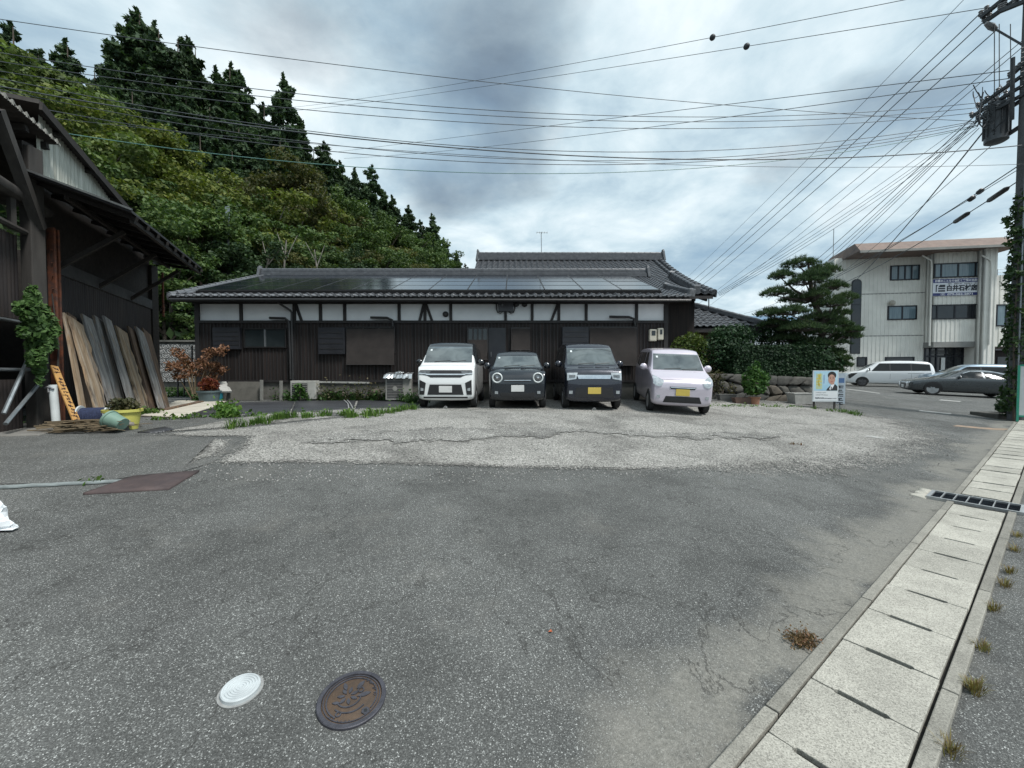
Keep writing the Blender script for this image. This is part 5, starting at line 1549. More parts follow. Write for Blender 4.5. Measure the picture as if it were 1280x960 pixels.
for j in range(nz_):
    for i in range(nx_):
        cs = [gridp[i, j], gridp[i + 1, j], gridp[i + 1, j + 1], gridp[i, j + 1]]
        cu = sum(c[0] for c in cs) / 4; cv = sum(c[1] for c in cs) / 4
        outl = []
        for k in range(4):
            a, b2 = cs[k], cs[(k + 1) % 4]
            for t in (.18, .5, .82): outl.append((a[0] + (b2[0] - a[0]) * t, a[1] + (b2[1] - a[1]) * t))
        d1 = r_.uniform(.06, .16)
        m = MB(); rings = []
        for sc_, dp in ((.97, -.12), (.95, d1 * .55), (.72, d1), (.3, d1 * 1.08)):
            rings.append([swp(cu + (u - cu) * sc_, cv + (v - cv) * sc_, dp + r_.uniform(-.01, .01)) for u, v in outl])
        nn = len(outl)
        m.v = [tuple(q) for r in rings for q in r]
        m.f = [(a * nn + k, a * nn + (k + 1) % nn, (a + 1) * nn + (k + 1) % nn, (a + 1) * nn + k) for a in range(3) for k in range(nn)] + [tuple(range(3 * nn, 4 * nn))]; m.mi = [0] * len(m.f)
        m.build('stone', MAT_FIELD[r_.randrange(3)], sw, smooth=True)
m = MB(); m.add([swp(0, 0, -.1), swp(1, 0, -.1), swp(1, .97, -.1), swp(0, .97, -.1), swp(1, .97, -1.2), swp(0, .97, -1.2)], [(0, 1, 2, 3), (3, 2, 4, 5)]); m.build('wall_core', MAT_GAPSHADE, sw)
# clipped hedge
zh = H(9.4, 14.2) + .75
def hedge(name, c, size, label, nlv, mat=MAT_HEDGE, leaf=.06, rot=0.04):
    t = thing(name, c, label, 'hedge')
    sx, sy, sz = size
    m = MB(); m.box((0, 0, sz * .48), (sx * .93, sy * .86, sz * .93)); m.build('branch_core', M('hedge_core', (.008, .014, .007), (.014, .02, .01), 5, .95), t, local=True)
    P_, N_ = [], []
    for ax, sg, area in ((1, -1, sx * sz), (2, 1, sx * sy), (0, 1, sy * sz), (0, -1, sy * sz)):
        k = int(nlv * area); u = rng.random((k, 3)); q = (u - .5) * np.array([sx, sy, sz]); q[:, 2] += sz / 2
        lump = .05 * np.sin(q[:, 0] * 5.1) * np.sin(q[:, 2] * 4.3 + 1)
        q[:, ax] = (sg * (sx, sy, sz)[ax] / 2 if ax < 2 else sz) + rng.normal(size=k) * .03 - rng.random(k) * .07 + (lump if ax < 2 else 0)
        nn = np.zeros((k, 3)); nn[:, ax] = sg; P_.append(q); N_.append(nn)
    V_, F_ = leaf_cards(np.vstack(P_), leaf, .2, 1.5, .4, np.vstack(N_)); mesh_np('foliage', V_, F_, mat, t)
    t.rotation_euler = (0, 0, rot)
hz0 = P(962, 433, 14.9).z
hedge('clipped_hedge', (9.6, 15.0, zh - .15), (3.3, 1.0, hz0 - zh + .15), 'dark square clipped hedge on top of the stone wall', 1500)
for (px_, py_, d, rx, rz, lb, mt) in (
    (917, 418, 15.6, .85, .5, 'dark rounded shrub with a domed top behind the clipped hedge', MAT_HEDGE),
    (905, 440, 15.3, 1.0, .75, 'broad dark shrub spreading below the domed shrub', MAT_HEDGE),
    (864, 434, 15.0, .62, .62, 'yellowish green shrub growing against the house corner', MAT_YSHRUB),
    (1010, 448, 15.2, .9, .8, 'dark shrub under the pine beside the hedge end', MAT_HEDGE),
    (975, 415, 16.6, 1.1, .6, 'dark bush behind the hedge below the pine', MAT_HEDGE)):
    q = P(px_, py_, d); zb_ = H(q.x, q.y) + .5; hh = q.z - zb_
    bl = [(random.gauss(0, rx * .35), random.gauss(0, rx * .25), hh + random.gauss(0, rz * .2), rx * random.uniform(.6, .85), rx * .6, rz * random.uniform(.6, .8)) for k in range(5)] + [(0, 0, hh - .05, rx, rx * .8, rz), (0, 0, max(hh - rz, .3), rx * .9, rx * .7, rz * .9)]
    shrub('garden_shrub', (q.x, q.y, zb_), bl, .075, mt, lb, dens=330)
# weeds low on the wall left of the potted bush
q = G(905, 500); shrub('wall_fern', (q.x, 14.0, H(q.x, 14)), [(-.5, 0, .55, .5, .2, .4), (.1, 0, .35, .45, .2, .3), (-.2, 0, .8, .4, .15, .25)], .06, MAT_SCRUB, 'scruffy fern and creeper hanging over the stone wall beside the parked car', 'fern', dens=500)
# garden wall rubble behind car
# pots by the wall
pc = G(943, 505.5)
pb = pot('terracotta_pot', pc, .16, .24, M('terracotta', (.30, .15, .09), (.22, .11, .07), 6, .8), 'terracotta pot with a round green bush before the stone wall')
Cs = [blob_points((dx, dy, dz), (rx, rx, rz), int(900 * rx * rz * 4), .4)[0] for dx, dy, dz, rx, rz in ((0, 0, .62, .38, .3), (-.2, 0, .8, .25, .25), (.22, 0, .85, .25, .25), (0, 0, 1.05, .22, .25), (.05, 0, 1.25, .1, .16), (-.05, 0, .45, .3, .15))]
Vv, Ff = leaf_cards(np.vstack(Cs), .075, .5, 1.8); mesh_np('foliage', Vv, Ff, MAT_SHRUB, pb)
def trough(c, w, d, h, mat, label, fl=1.15, rot=0):
    t = thing('planter_trough', c, label, 'planter', rot=(0, 0, rot))
    m = MB()
    for (sx, z) in ((1, 0), (fl, h - .03), (fl + .06, h - .03), (fl + .06, h), (fl - .06, h), (fl - .1, h * .8)):
        for x, y in ((-1, -1), (1, -1), (1, 1), (-1, 1)): m.v.append((x * w / 2 * sx, y * d / 2 * sx, z))
    for r in range(5):
        for k in range(4): m.f.append((r * 4 + k, r * 4 + (k + 1) % 4, r * 4 + 4 + (k + 1) % 4, r * 4 + 4 + k)); m.mi.append(0)
    m.f.append((3, 2, 1, 0)); m.mi.append(0)
    m.build('trough', mat, t, local=True, bevel=.01)
    m = MB(); s_ = fl - .1; m.add([(-w / 2 * s_, -d / 2 * s_, h * .8), (w / 2 * s_, -d / 2 * s_, h * .8), (w / 2 * s_, d / 2 * s_, h * .8), (-w / 2 * s_, d / 2 * s_, h * .8)], [(0, 1, 2, 3)]); m.build('soil', M('potting_soil', (.035, .026, .018)), t, local=True)
trough(G(928, 504.5), .52, .2, .2, M('brown_plastic', (.10, .06, .045), (.08, .05, .04), 5, .6), 'brown plastic trough left of the terracotta pot')
trough(G(908, 501), .5, .2, .22, M('grey_planter', (.11, .11, .105), (.08, .08, .075), 5, .7), 'dark grey trough at the end of the stone wall beside the car')
trough(G(1002, 505), .66, .36, .38, M('pale_grey_planter', (.42, .42, .40), (.32, .32, .3), 5, .6), 'large pale grey tapered planter before the stone wall', 1.22)

# ------------------------------------------------------------------ cloud-pruned garden pine
pz = P(1030, 470, 15.6); pbase = Vector((pz.x, 15.6, H(pz.x, 15.6) + .5))
pine = thing('garden_pine', pbase, 'cloud pruned garden pine with layered pads of needles', 'tree')
MAT_NEEDLE = leaf_mat('pine_needle', (.022, .05, .023), (.052, .095, .04), (.105, .15, .062), .2, .6)
MAT_PBARK = M('pine_bark', (.05, .042, .036), (.10, .085, .07), 9, .9, bump=.6, bscale=25)
pads = [  # px, py, depth offset, rx, rz (m)
 (1000, 330, 0, .75, .28), (1030, 338, .3, .70, .28), (975, 345, -.1, .55, .24), (1045, 358, -.1, .55, .26), (1008, 352, -.5, .8, .28), (968, 366, -.2, .6, .26), (1000, 374, .4, .9, .28), (1040, 380, -.3, .75, .28), (1060, 372, .3, .5, .24),
 (958, 392, -.2, .6, .24), (988, 390, -.6, .8, .28), (1025, 398, .2, .9, .3), (1052, 405, -.2, .55, .24), (966, 405, .3, .7, .26), (1000, 410, -.5, .9, .3), (1032, 415, -.4, .7, .28),
 (1066, 412, -.3, .5, .22), (1062, 420, .0, .6, .22), (1045, 428, .1, .6, .22), (985, 424, .2, .8, .26), (1015, 430, -.2, .8, .28), (1020, 345, -.6, .6, .28), (1022, 368, -.6, .5, .26), (1050, 392, .2, .5, .26), (1040, 440, .2, .6, .24), (1000, 440, -.4, .7, .26), (1050, 448, -.3, .5, .22), (1040, 462, -.2, .5, .2), (1056, 456, -.1, .4, .2), (1010, 452, .2, .7, .24)]
trp = [pbase + Vector((0, 0, -.1)), P(1034, 462, 15.6), P(1024, 435, 15.6), P(1030, 405, 15.7), P(1016, 375, 15.6), P(1012, 345, 15.6), P(1010, 328, 15.6)]
m = MB(); m.tube(trp, [.17, .15, .135, .115, .09, .06, .03], 9)
m.build('trunk', MAT_PBARK, pine, smooth=True)
Tv, Tf = [], []
lim = MB(); tc_i = 0
for (px_, py_, dd, rx, rz) in pads:
    rx *= .88; px_ = 1012 + (px_ - 1012) * .93
    c = P(px_, py_, 15.6 + dd)
    # limb from the nearest trunk point below
    best = min(trp[1:], key=lambda q: (q - c).length + (2 if q.z > c.z else 0))
    mid = best.lerp(c, .55) + Vector((random.uniform(-.1, .1), random.uniform(-.1, .1), -.12))
    lim.tube([best, mid, c - Vector((0, 0, rz * .5))], [.055, .04, .015], 6)
    rz *= 1.15; nt_ = int(260 * rx / .7)
    for k in range(nt_):
        a = random.uniform(0, 6.283); u = sqrt(random.random()); rr = rx * random.uniform(.85, 1.12)
        x, y = cos(a) * u * rr, sin(a) * u * rr * .85
        z = rz * (1 - u * u) * random.uniform(.2, 1.0) - .05 + random.uniform(-.06, .03)
        base = c + Vector((x, y, z))
        if random.random() < .12: lim.tube([c - Vector((0, 0, rz * .4)), base], [.012, .004], 4, False)
        for q in range(9):
            b_ = random.uniform(0, 6.283); el = random.uniform(.25, 1.4); L = random.uniform(.11, .19)
            dv = Vector((cos(b_) * cos(el), sin(b_) * cos(el), sin(el)))
            sd3 = dv.cross(Vector((random.uniform(-1, 1), random.uniform(-1, 1), random.uniform(-1, 1)))).normalized() * .011
            o = len(Tv); Tv += [tuple(base - sd3 - pbase), tuple(base + sd3 - pbase), tuple(base + dv * L - pbase)]; Tf.append((o, o + 1, o + 2))
lim.build('limbs', MAT_PBARK, pine, smooth=True)
mesh_np('crown', Tv, Tf, MAT_NEEDLE, pine)

# ================================================================== WEEDS ALONG THE EDGES
MAT_GRASS = leaf_mat('weed_green', (.035, .085, .015), (.075, .15, .03), (.13, .20, .045), .25)
MAT_DRY = leaf_mat('dry_grass', (.14, .095, .045), (.21, .16, .075), (.17, .17, .06), .2)
MAT_MOSS = leaf_mat('dry_moss', (.07, .05, .022), (.13, .085, .04), (.16, .075, .05), .2)
def tuft(V, Fq, c, n, h, spread, w=.008, flop=.5):
    for k in range(n):
        a = random.uniform(0, 6.283); r = random.random() * spread; b_ = c + Vector((cos(a) * r, sin(a) * r, 0)); b_.z = H(b_.x, b_.y) + .005
        d = Vector((cos(a), sin(a), 0)) * random.uniform(.1, flop); L = h * random.uniform(.5, 1.2)
        s = Vector((-sin(a), cos(a), 0)) * w
        p1 = b_ + d * L * .4 + Vector((0, 0, L * .6)); p2 = b_ + d * L + Vector((0, 0, L * .85))
        o = len(V); V += [tuple(b_ - s), tuple(b_ + s), tuple(p1 + s * .8), tuple(p1 - s * .8), tuple(p2)]; Fq += [(o, o + 1, o + 2), (o, o + 2, o + 3), (o + 3, o + 2, o + 4)]
def weed_patch(name, spots, mat, label, h, n, spread, w=.008, leafy=0, lsize=.05, flop=.6, cat=None):
    V, Fq = [], []
    for c in spots: tuft(V, Fq, c, n, h * random.uniform(.7, 1.3), spread, w, flop)
    V = np.array(V); Fq = np.array(Fq)
    if leafy:
        L = []
        for c in spots:
            for k in range(leafy):
                x, y = c.x + random.gauss(0, spread * .7), c.y + random.gauss(0, spread * .7); L.append((x, y, H(x, y) + abs(random.gauss(0, h * .5)) + .01))
        LV, LF = leaf_cards(np.array(L), lsize, .9, 1.4)
        LF3 = np.vstack([LF[:, :3], LF[:, [0, 2, 3]]]) + len(V); V = np.vstack([V, LV]); Fq = np.vstack([Fq, LF3])
    c0 = spots[0]
    o = mesh_np(name, V - np.array(c0), Fq, mat, org=c0)
    if cat: tag(o, label, cat)
    else: tag(o, label); stuff(o)
    return o
def along(pts, step, jit=.08):
    out = []; ps = [G(*p) for p in pts]
    for a, b2 in zip(ps[:-1], ps[1:]):
        L = (b2 - a).length; k = max(1, int(L / step))
        for i in range(k):
            q = a.lerp(b2, (i + random.random()) / k) + Vector((random.gauss(0, jit), random.gauss(0, jit), 0))
            if q.y > 13.3 and -10.4 < q.x * 13.3 / q.y < 5.2: k2 = random.uniform(12.9, 13.35) / q.y; q.x *= k2; q.y *= k2
            q.z = H(q.x, q.y); out.append(q)
    return out
weed_patch('edge_weeds', along([(176, 527), (232, 523), (300, 522), (345, 520)], .16, .08), MAT_GRASS, 'low green weeds along the edge of the pale panel and weed mat', .10, 6, .10, .008, 16, .055)
weed_patch('edge_weeds', along([(276, 512), (284, 517), (290, 522)], .10, .10), MAT_GRASS, 'tall weeds growing between pale panel and weed mat', .2, 10, .12, .01, 26, .07)
weed_patch('grass_clump', along([(300, 536), (318, 530), (345, 525), (362, 522)], .10, .10), MAT_GRASS, 'bright green grass clump at the corner of the gravel', .15, 48, .12, .006)
weed_patch('edge_weeds', along([(362, 524), (395, 521), (430, 519), (440, 523), (470, 519), (515, 512)], .11, .10), MAT_GRASS, 'green grass and weeds along the front of the weed mats', .17, 34, .12, .007, 6, .05)
weed_patch('foundation_weeds', along([(345, 500), (380, 500), (430, 499), (480, 499), (525, 505)], .09, .10), MAT_SHRUB, 'green weeds and creepers at the foot of the house', .3, 8, .14, .01, 26, .07)
weed_patch('foundation_weeds', along([(395, 496), (430, 496), (480, 495)], .10, .06), MAT_SCRUB, 'brownish creeper on the foundation of the house', .5, 5, .12, .008, 30, .06)
weed_patch('ground_cover', [q for q in along([(215, 496), (250, 493), (262, 492)], .12, .3)] + along([(215, 490), (240, 486), (255, 484)], .1, .3), MAT_SHRUB, 'green ground cover before the block wall', .2, 4, .15, .01, 34, .08)
weed_patch('edge_weeds', along([(0, 531), (20, 530), (34, 530)], .10, .08), MAT_SHRUB, 'green leafy weeds at the foot of the shed post', .16, 6, .12, .01, 30, .06)
weed_patch('edge_weeds', along([(60, 520), (80, 522), (95, 520)], .10, .1), MAT_SHRUB, 'weeds around the white pipe post', .14, 6, .1, .01, 26, .05)
weed_patch('edge_weeds', along([(172, 520), (190, 516), (188, 519)], .07, .06), MAT_GRASS, 'weeds beside the yellow tub', .10, 8, .1, .008, 14, .05)
weed_patch('edge_weeds', along([(100, 605), (118, 603)], .05, .03), MAT_GRASS, 'small weeds sprouting along the hose', .05, 10, .05, .005, 8, .03)
weed_patch('edge_weeds', along([(885, 508), (930, 508), (980, 509), (1010, 510)], .10, .10), MAT_GRASS, 'thin weeds along the foot of the stone wall', .07, 7, .10, .006, 5, .04)
weed_patch('grass_clump', along([(1020, 512), (1050, 515), (1075, 520), (1062, 514)], .08, .12), MAT_GRASS, 'grass growing around the poster board posts', .10, 16, .12, .006)
weed_patch('crack_weeds', along([(985, 556), (1000, 557)], .06, .04), MAT_MOSS, 'brown weeds in the crack of the old asphalt patch', .05, 12, .06, .006)
# dry clump against the gutter kerb
dc = [G(1003, 806) + Vector((dx, dy, 0)) for dx, dy in ((0, 0), (.03, .03), (.05, .06), (-.02, .03), (.02, -.02), (.06, .03), (-.03, -.01))]
weed_patch('moss_clump', dc, MAT_MOSS, 'clump of dry brown moss and grass against the gutter kerb', .028, 50, .05, .0022, 40, .012, 1.2)
for i, (px_, py_) in enumerate(((1228, 815), (1218, 868), (1187, 945), (1241, 765), (1256, 735), (1262, 718), (1268, 690), (1272, 672), (1215, 865))):
    q = G(px_, py_); weed_patch('dry_tuft', [q, q + Vector((.02, .02, 0)), q + Vector((.04, .02, 0))], MAT_DRY, 'small dry grass tuft growing along the road side of the gutter', .05, 26, .035, .002, 0, .01, 1.0, 'grass tuft')['group'] = 'dry tufts along the gutter'

# ================================================================== VEHICLES
def paint(name, c, metal=.0, rough=.28, coat=1.0):
    b = NB(name); p = b.coord('Object')
    b.color(b.mix(b.ramp(b.noise(p, 1.3, 5), [(.4, 0.0), (.7, .22)]), c, tuple(min(x * .72 + .02, 1) for x in c)))
    b.set('Metallic', metal); b.rough(b.ramp(b.noise(p, 3, 5), [(.3, rough), (.75, min(rough + .14, 1))])); b.set('Coat Weight', coat); b.set('Coat Roughness', .05)
    return b.m
MAT_CGLASS = M('car_glass', (.008, .010, .011), (.014, .017, .018), 1.2, .08, 0, spec=.35)
def screen_mat():
    b = NB('windscreen_glass'); p = b.coord('Object')
    b.color(b.ramp(b.noise(b.mapping(p, (1.2, 1, 1.6)), 2.2, 3, .5, .6), [(.35, (.035, .045, .048)), (.65, (.10, .12, .122))])); b.rough(.06); b.set('Specular IOR Level', .75); b.set('Coat Weight', 1.0); b.set('Coat Roughness', .03)
    return b.m
MAT_SCREEN = screen_mat()
MAT_TYRE = M('tyre_rubber', (.012, .012, .013), (.02, .02, .02), 12, .8)
MAT_RIM = M('alloy_rim', (.42, .43, .44), (.3, .31, .32), 8, .35, .8)
MAT_RIMD = M('dark_rim', (.05, .05, .055), (.12, .12, .125), 8, .4, .6)
MAT_CHROME = M('chrome_trim', (.72, .74, .76), (.6, .62, .64), 6, .15, .9)
MAT_BLK = M('black_trim', (.012, .012, .013), (.018, .018, .02), 10, .45)
MAT_LAMP = M('lamp_clear', (.50, .54, .56), (.30, .33, .35), 14, .12, .35, spec=.7, coat=1.0)
MAT_LAMPD = M('lamp_dark', (.06, .065, .07), (.15, .16, .17), 14, .12, .3, spec=.7, coat=1.0)
MAT_RED = M('lamp_red', (.20, .012, .012), (.12, .01, .01), 10, .2)
MAT_PLY = M('plate_yellow', (.55, .42, .09), (.5, .38, .08), 5, .5)
MAT_PLW = M('plate_white', (.62, .63, .62), (.55, .56, .55), 5, .5)
MAT_STICK = M('sticker_pale', (.62, .66, .66), (.5, .55, .55), 5, .5)
def loft_body(name, st, mat, roofmat, parent, roof_from=None, sub=2, crease=None):
    """st: (y, zb, zbelt, zt, hwb, hwbelt, hwt) nose to tail; closed shell"""
    m = MB(); rings = []
    for (y, zb, zk, zt, wb, wk_, wt) in st:
        up = max(zt - zk, .0)
        half = [(0, zb), (wb * .86, zb), (wb, zb + .07), (wk_, zb + (zk - zb) * .5), (wk_ * .995, zk - .04), (wk_ - .015, zk + min(.03, up * .2)),
                (wk_ - .015 - (wk_ - wt) * .85 * min(1, up / .25), zk + up * .80), (wt * .93, zt - min(.02, up * .1)), (wt * .55, zt + .012), (0, zt + .018)]
        rings.append(half)
    nh = len(rings[0]); n = 2 * nh - 2
    for (y, *_), half in zip(st, rings):
        for x, z in half: m.v.append((x, y, z))
        for x, z in half[-2:0:-1]: m.v.append((-x, y, z))
    for i in range(len(st) - 1):
        for k in range(n):
            q = (k + 1) % n
            m.f.append((i * n + k, i * n + q, (i + 1) * n + q, (i + 1) * n + k))
            hi = (5 <= k <= n - 6)
            m.mi.append(1 if (roofmat and roof_from is not None and hi and st[i][0] >= roof_from) else 0)
    for i, rev in ((0, False), (len(st) - 1, True)):
        # cap with quads across the section
        for k in range(nh - 1):
            a, b2 = i * n + k, i * n + k + 1; c2, d2 = i * n + (n - k - 1) % n, i * n + (n - k) % n
            if k == 0: f = (a, b2, c2)
            elif k == nh - 2: f = (a, b2, d2)
            else: f = (a, b2, c2, d2)
            m.f.append(f if rev else tuple(reversed(f))); m.mi.append(0)
    o = m.build(name, [mat, roofmat or mat], parent, smooth=False, local=True)
    if crease:
        me = o.data; cr = me.attributes.new('crease_edge', 'FLOAT', 'EDGE'); vals = [0.0] * len(me.edges)
        lon = {2: .35, 5: .55, 7: .6}; ringc = crease
        for ei, ed in enumerate(me.edges):
            a, b2 = ed.vertices; ia, ka = divmod(a, n); ib, kb2 = divmod(b2, n)
            ka, kb2 = min(ka, n - ka), min(kb2, n - kb2)
            if ia != ib and ka == kb2: vals[ei] = lon.get(ka, 0.0)
            elif ia == ib: vals[ei] = ringc.get(ia, 0.0)
        cr.data.foreach_set('value', vals)
    o.data.polygons.foreach_set('use_smooth', [True] * len(o.data.polygons))
    md = o.modifiers.new('sub', 'SUBSURF'); md.levels = sub; md.render_levels = sub
    return o
class Car:
    def __init__(s, name, label, loc, rz, st, mat, roofmat=None, roof_from=None, group=None, cat='car', crease=None):
        s.root = thing(name, loc, label, cat, group)
        s.L = st[-1][0]
        s.body = loft_body('body', st, mat, roofmat, s.root, roof_from, crease=crease)
        dg = bpy.context.evaluated_depsgraph_get(); dg.update()
        ev = s.body.evaluated_get(dg); me = ev.to_mesh()
        s.bvh = BVHTree.FromPolygons([tuple(v.co) for v in me.vertices], [tuple(p.vertices) for p in me.polygons]); ev.to_mesh_clear()
        s.rz = rz; s.loc = Vector(loc)
    def decal(s, name, poly, mat, view='front', off=.006, grid=.06, parent=None, skirt=.02, mirror=False):
        """outline drawn in front (x,z), rear (x,z) or side (y,z) elevation, laid onto the body"""
        outs = []
        for sg in ((1, -1) if mirror else (1,)):
            bm = bmesh.new(); bm.faces.new([bm.verts.new((u * (sg if view in ('front', 'rear') else 1), 0, v)) for u, v in poly])
            bmesh.ops.triangulate(bm, faces=bm.faces)
            us = [v.co.x for v in bm.verts]; zs = [v.co.z for v in bm.verts]
            for ax, lo, hi in ((0, min(us), max(us)), (2, min(zs), max(zs))):
                c = lo + grid
                while c < hi - grid * .3:
                    co = [0, 0, 0]; no = [0, 0, 0]; co[ax] = c; no[ax] = 1
                    bmesh.ops.bisect_plane(bm, geom=bm.verts[:] + bm.edges[:] + bm.faces[:], plane_co=co, plane_no=no); c += grid
            if view == 'front': d = Vector((0, 1, 0))
            elif view == 'rear': d = Vector((0, -1, 0))
            elif view == 'top': d = Vector((0, 0, -1))
            else: d = Vector((-sg, 0, 0))
            last = None
            for v in bm.verts:
                if view in ('front', 'rear'): org = Vector((v.co.x, -3 if view == 'front' else s.L + 3, v.co.z))
                elif view == 'top': org = Vector((v.co.x, v.co.z, 6))
                else: org = Vector((3 * sg, v.co.x, v.co.z))
                h = s.bvh.ray_cast(org, d)
                if h[0] is None:
                    h = s.bvh.find_nearest(org + d * 3)
                v.co = h[0] - d * off
            be = [e for e in bm.edges if len(e.link_faces) == 1]
            r = bmesh.ops.extrude_edge_only(bm, edges=be)
            for v in [g for g in r['geom'] if isinstance(g, bmesh.types.BMVert)]: v.co += d * skirt
            bmesh.ops.recalc_face_normals(bm, faces=bm.faces)
            me = bpy.data.meshes.new(name); bm.to_mesh(me); bm.free(); me.materials.append(mat)
            for p in me.polygons: p.use_smooth = True
            try: me.set_sharp_from_angle(angle=radians(45))
            except Exception: pass
            o = bpy.data.objects.new(name, me); COL.objects.link(o); o.parent = parent or s.root; outs.append(o)
        return outs
    def wheel(s, y, hw, r=.27, w=.16, spokes=5, rim=MAT_RIM, rr=.66):
        for sg in (1, -1):
            t = bpy.data.objects.new('wheel', None); COL.objects.link(t); t.parent = s.root; t.location = (sg * (hw - w * .42), y, r)
            t.empty_display_size = .1
            R = Matrix.Rotation(radians(90 * sg), 3, 'Y')
            m = MB(); m.lathe([(r * .62, -w / 2), (r * .93, -w / 2), (r, -w * .36), (r, w * .36), (r * .94, w / 2), (r * rr, w * .47), (r * rr * .97, w * .3)], 28, (0, 0, 0), R); m.build('tyre', MAT_TYRE, t, smooth=True, local=True)
            m = MB(); m.lathe([(0, w * .05), (r * rr * .9, w * .05), (r * rr * .97, w * .42), (r * rr, w * .44)], 28, (0, 0, 0), R)
            for k in range(spokes):
                a = 2 * pi * k / spokes
                m.beam(R @ Vector((cos(a) * r * .06, sin(a) * r * .06, w * .40)), R @ Vector((cos(a) * r * rr * .95, sin(a) * r * rr * .95, w * .36)), r * .17, w * .18, R @ Vector((0, 0, 1)))
            m.lathe([(r * .13, w * .2), (r * .13, w * .46), (0, w * .47)], 12, (0, 0, 0), R)
            m.build('rim', rim, t, smooth=True, local=True)
            # black patch paints the shaded wheel well onto the body side
        n = 14; ar = r * 1.13
        poly = [(y + ar * cos(pi * k / n), r + ar * sin(pi * k / n)) for k in range(n + 1)] + [(y - ar, r * .62), (y + ar, r * .62)]
        s.decal('arch_shade', poly, MAT_BLK, 'side', .004, .09, mirror=True)
    def mirrors(s, y, z, hw, mat, size=(.10, .09, .15)):
        for sg in (1, -1):
            m = MB(); m.sphere((sg * (hw + .10), y, z), (size[0], size[1] * .7, size[2] * .62), 12, 8); m.beam((sg * (hw - .04), y + .02, z - .05), (sg * (hw + .06), y + .01, z - .03), .05, .04); m.build('door_mirror', mat, s.root, smooth=True, local=True)
    def plate(s, z, mat, w=.33, h=.165):
        y = s.bvh.ray_cast(Vector((0, -3, z)), Vector((0, 1, 0)))[0].y
        m = MB(); m.box((0, y - .012, z), (w, .012, h)); m.build('number_plate', mat, s.root, bevel=.004, local=True)
    def wipers(s, z, hw):
        for a, b2 in ((-.55 * hw, .1 * hw), (.15 * hw, .75 * hw)):
            p0 = s.bvh.ray_cast(Vector((a, -3, z)), Vector((0, 1, 0)))[0]; p1 = s.bvh.ray_cast(Vector((b2, -3, z + .03)), Vector((0, 1, 0)))[0]
            m = MB(); m.tube([p0 + Vector((0, -.015, .0)), p1 + Vector((0, -.015, 0))], .009, 5); m.build('wiper', MAT_BLK, s.root, local=True)
    def place(s, wb0, wb1, tw=.6):
        """rest all wheels on the sloping ground"""
        R = Matrix.Rotation(s.rz, 3, 'Z')
        def hh(x, y): q = s.loc + R @ Vector((x, y, 0)); return H(q.x, q.y)
        zf = (hh(tw, wb0) + hh(-tw, wb0)) / 2; zr = (hh(tw, wb1) + hh(-tw, wb1)) / 2
        sl = atan2(zr - zf, wb1 - wb0); ro = atan2((hh(tw, (wb0 + wb1) / 2) - hh(-tw, (wb0 + wb1) / 2)), 2 * tw)
        s.root.rotation_euler = (sl, -ro, s.rz)
        s.root.location = (s.loc.x, s.loc.y, zf - sin(sl) * wb0 + .012)
KC = {1: .3, 3: .55, 5: .5, 8: .55, 12: .5}
def kei(zr, zc=1.06, zn=.92, hood=.5, ys=1.12, hw=.735, L=3.395, hwr=.59):
    """tall kei wagon profile; zr roof height, zc cowl height, hood rear at `hood`, windscreen top at ys"""
    return [(.0, .34, .60, .64, hw * .82, hw * .86, hw * .78), (.02, .26, .72, .78, hw * .90, hw * .93, hw * .84), (.07, .21, zn - .08, zn - .05, hw * .95, hw * .975, hw * .88), (.16, .20, zn - .02, zn + .02, hw * .97, hw, hw * .90),
            (hood * .8, .19, zc - .06, zc - .02, hw * .97, hw, hw * .90), (hood, .19, zc - .04, zc + .02, hw * .97, hw, hw * .88), (hood + (ys - hood) * .5, .19, zc - .01, zc + (zr - .1 - zc) * .53, hw * .97, hw, hwr * 1.06), (ys - .06, .19, zc, zr - .14, hw * .97, hw, hwr * 1.02), (ys + .08, .19, zc, zr - .06, hw * .97, hw, hwr * 1.01),
            (ys + .5, .19, zc + .01, zr, hw * .97, hw, hwr * 1.02), (L * .7, .19, zc + .02, zr, hw * .97, hw, hwr * 1.02), (L - .35, .2, zc + .03, zr - .02, hw * .97, hw, hwr), (L - .12, .24, zc + .02, zr - .07, hw * .95, hw * .98, hwr * .97), (L - .02, .3, zc, zr - .3, hw * .92, hw * .95, hwr * .95), (L, .34, zc - .1, zr - .42, hw * .88, hw * .92, hwr * .9)]
def kei_common(c, zr, zc, hood, ys, hw, hwr, wb=(.55, 3.0), bw=None, glassmat=None):
    z0, z1 = zc + .05, zr - .16
    c.decal('windscreen', [(-hw * .86, z0), (hw * .86, z0), (hwr * .98, z1), (-hwr * .98, z1)], MAT_SCREEN, 'front', .008, .07)
    c.wipers(z0 + .02, hw * .86)
    ya = hood + .32
    c.decal('side_window', [(ya + .12, z0 + .02), (1.62, z0 + .02), (1.62, z1 + .03), (ys + .16, z1 + .03)], MAT_CGLASS, 'side', .006, .1, mirror=True)
    c.decal('side_window', [(1.70, z0 + .02), (2.55, z0 + .04), (2.55, z1 + .03), (1.70, z1 + .03)], MAT_CGLASS, 'side', .006, .1, mirror=True)
    c.decal('quarter_window', [(2.63, z0 + .06), (3.05, z0 + .1), (2.98, z1 + .02), (2.63, z1 + .03)], MAT_CGLASS, 'side', .006, .1, mirror=True)
    for y in (1.66, 2.59): c.decal('door_seam', [(y - .006, .30), (y + .006, .30), (y + .006, z0 - .03), (y - .006, z0 - .03)], MAT_BLK, 'side', .002, .2, mirror=True)
    c.decal('sill', [(.95, .20), (2.6, .20), (2.6, .27), (.95, .27)], MAT_BLK, 'side', .004, .2, mirror=True)
    for y in (wb[0], wb[1]): c.wheel(y, hw - .0, .275, .155, 7, MAT_RIM)
    c.place(*wb)
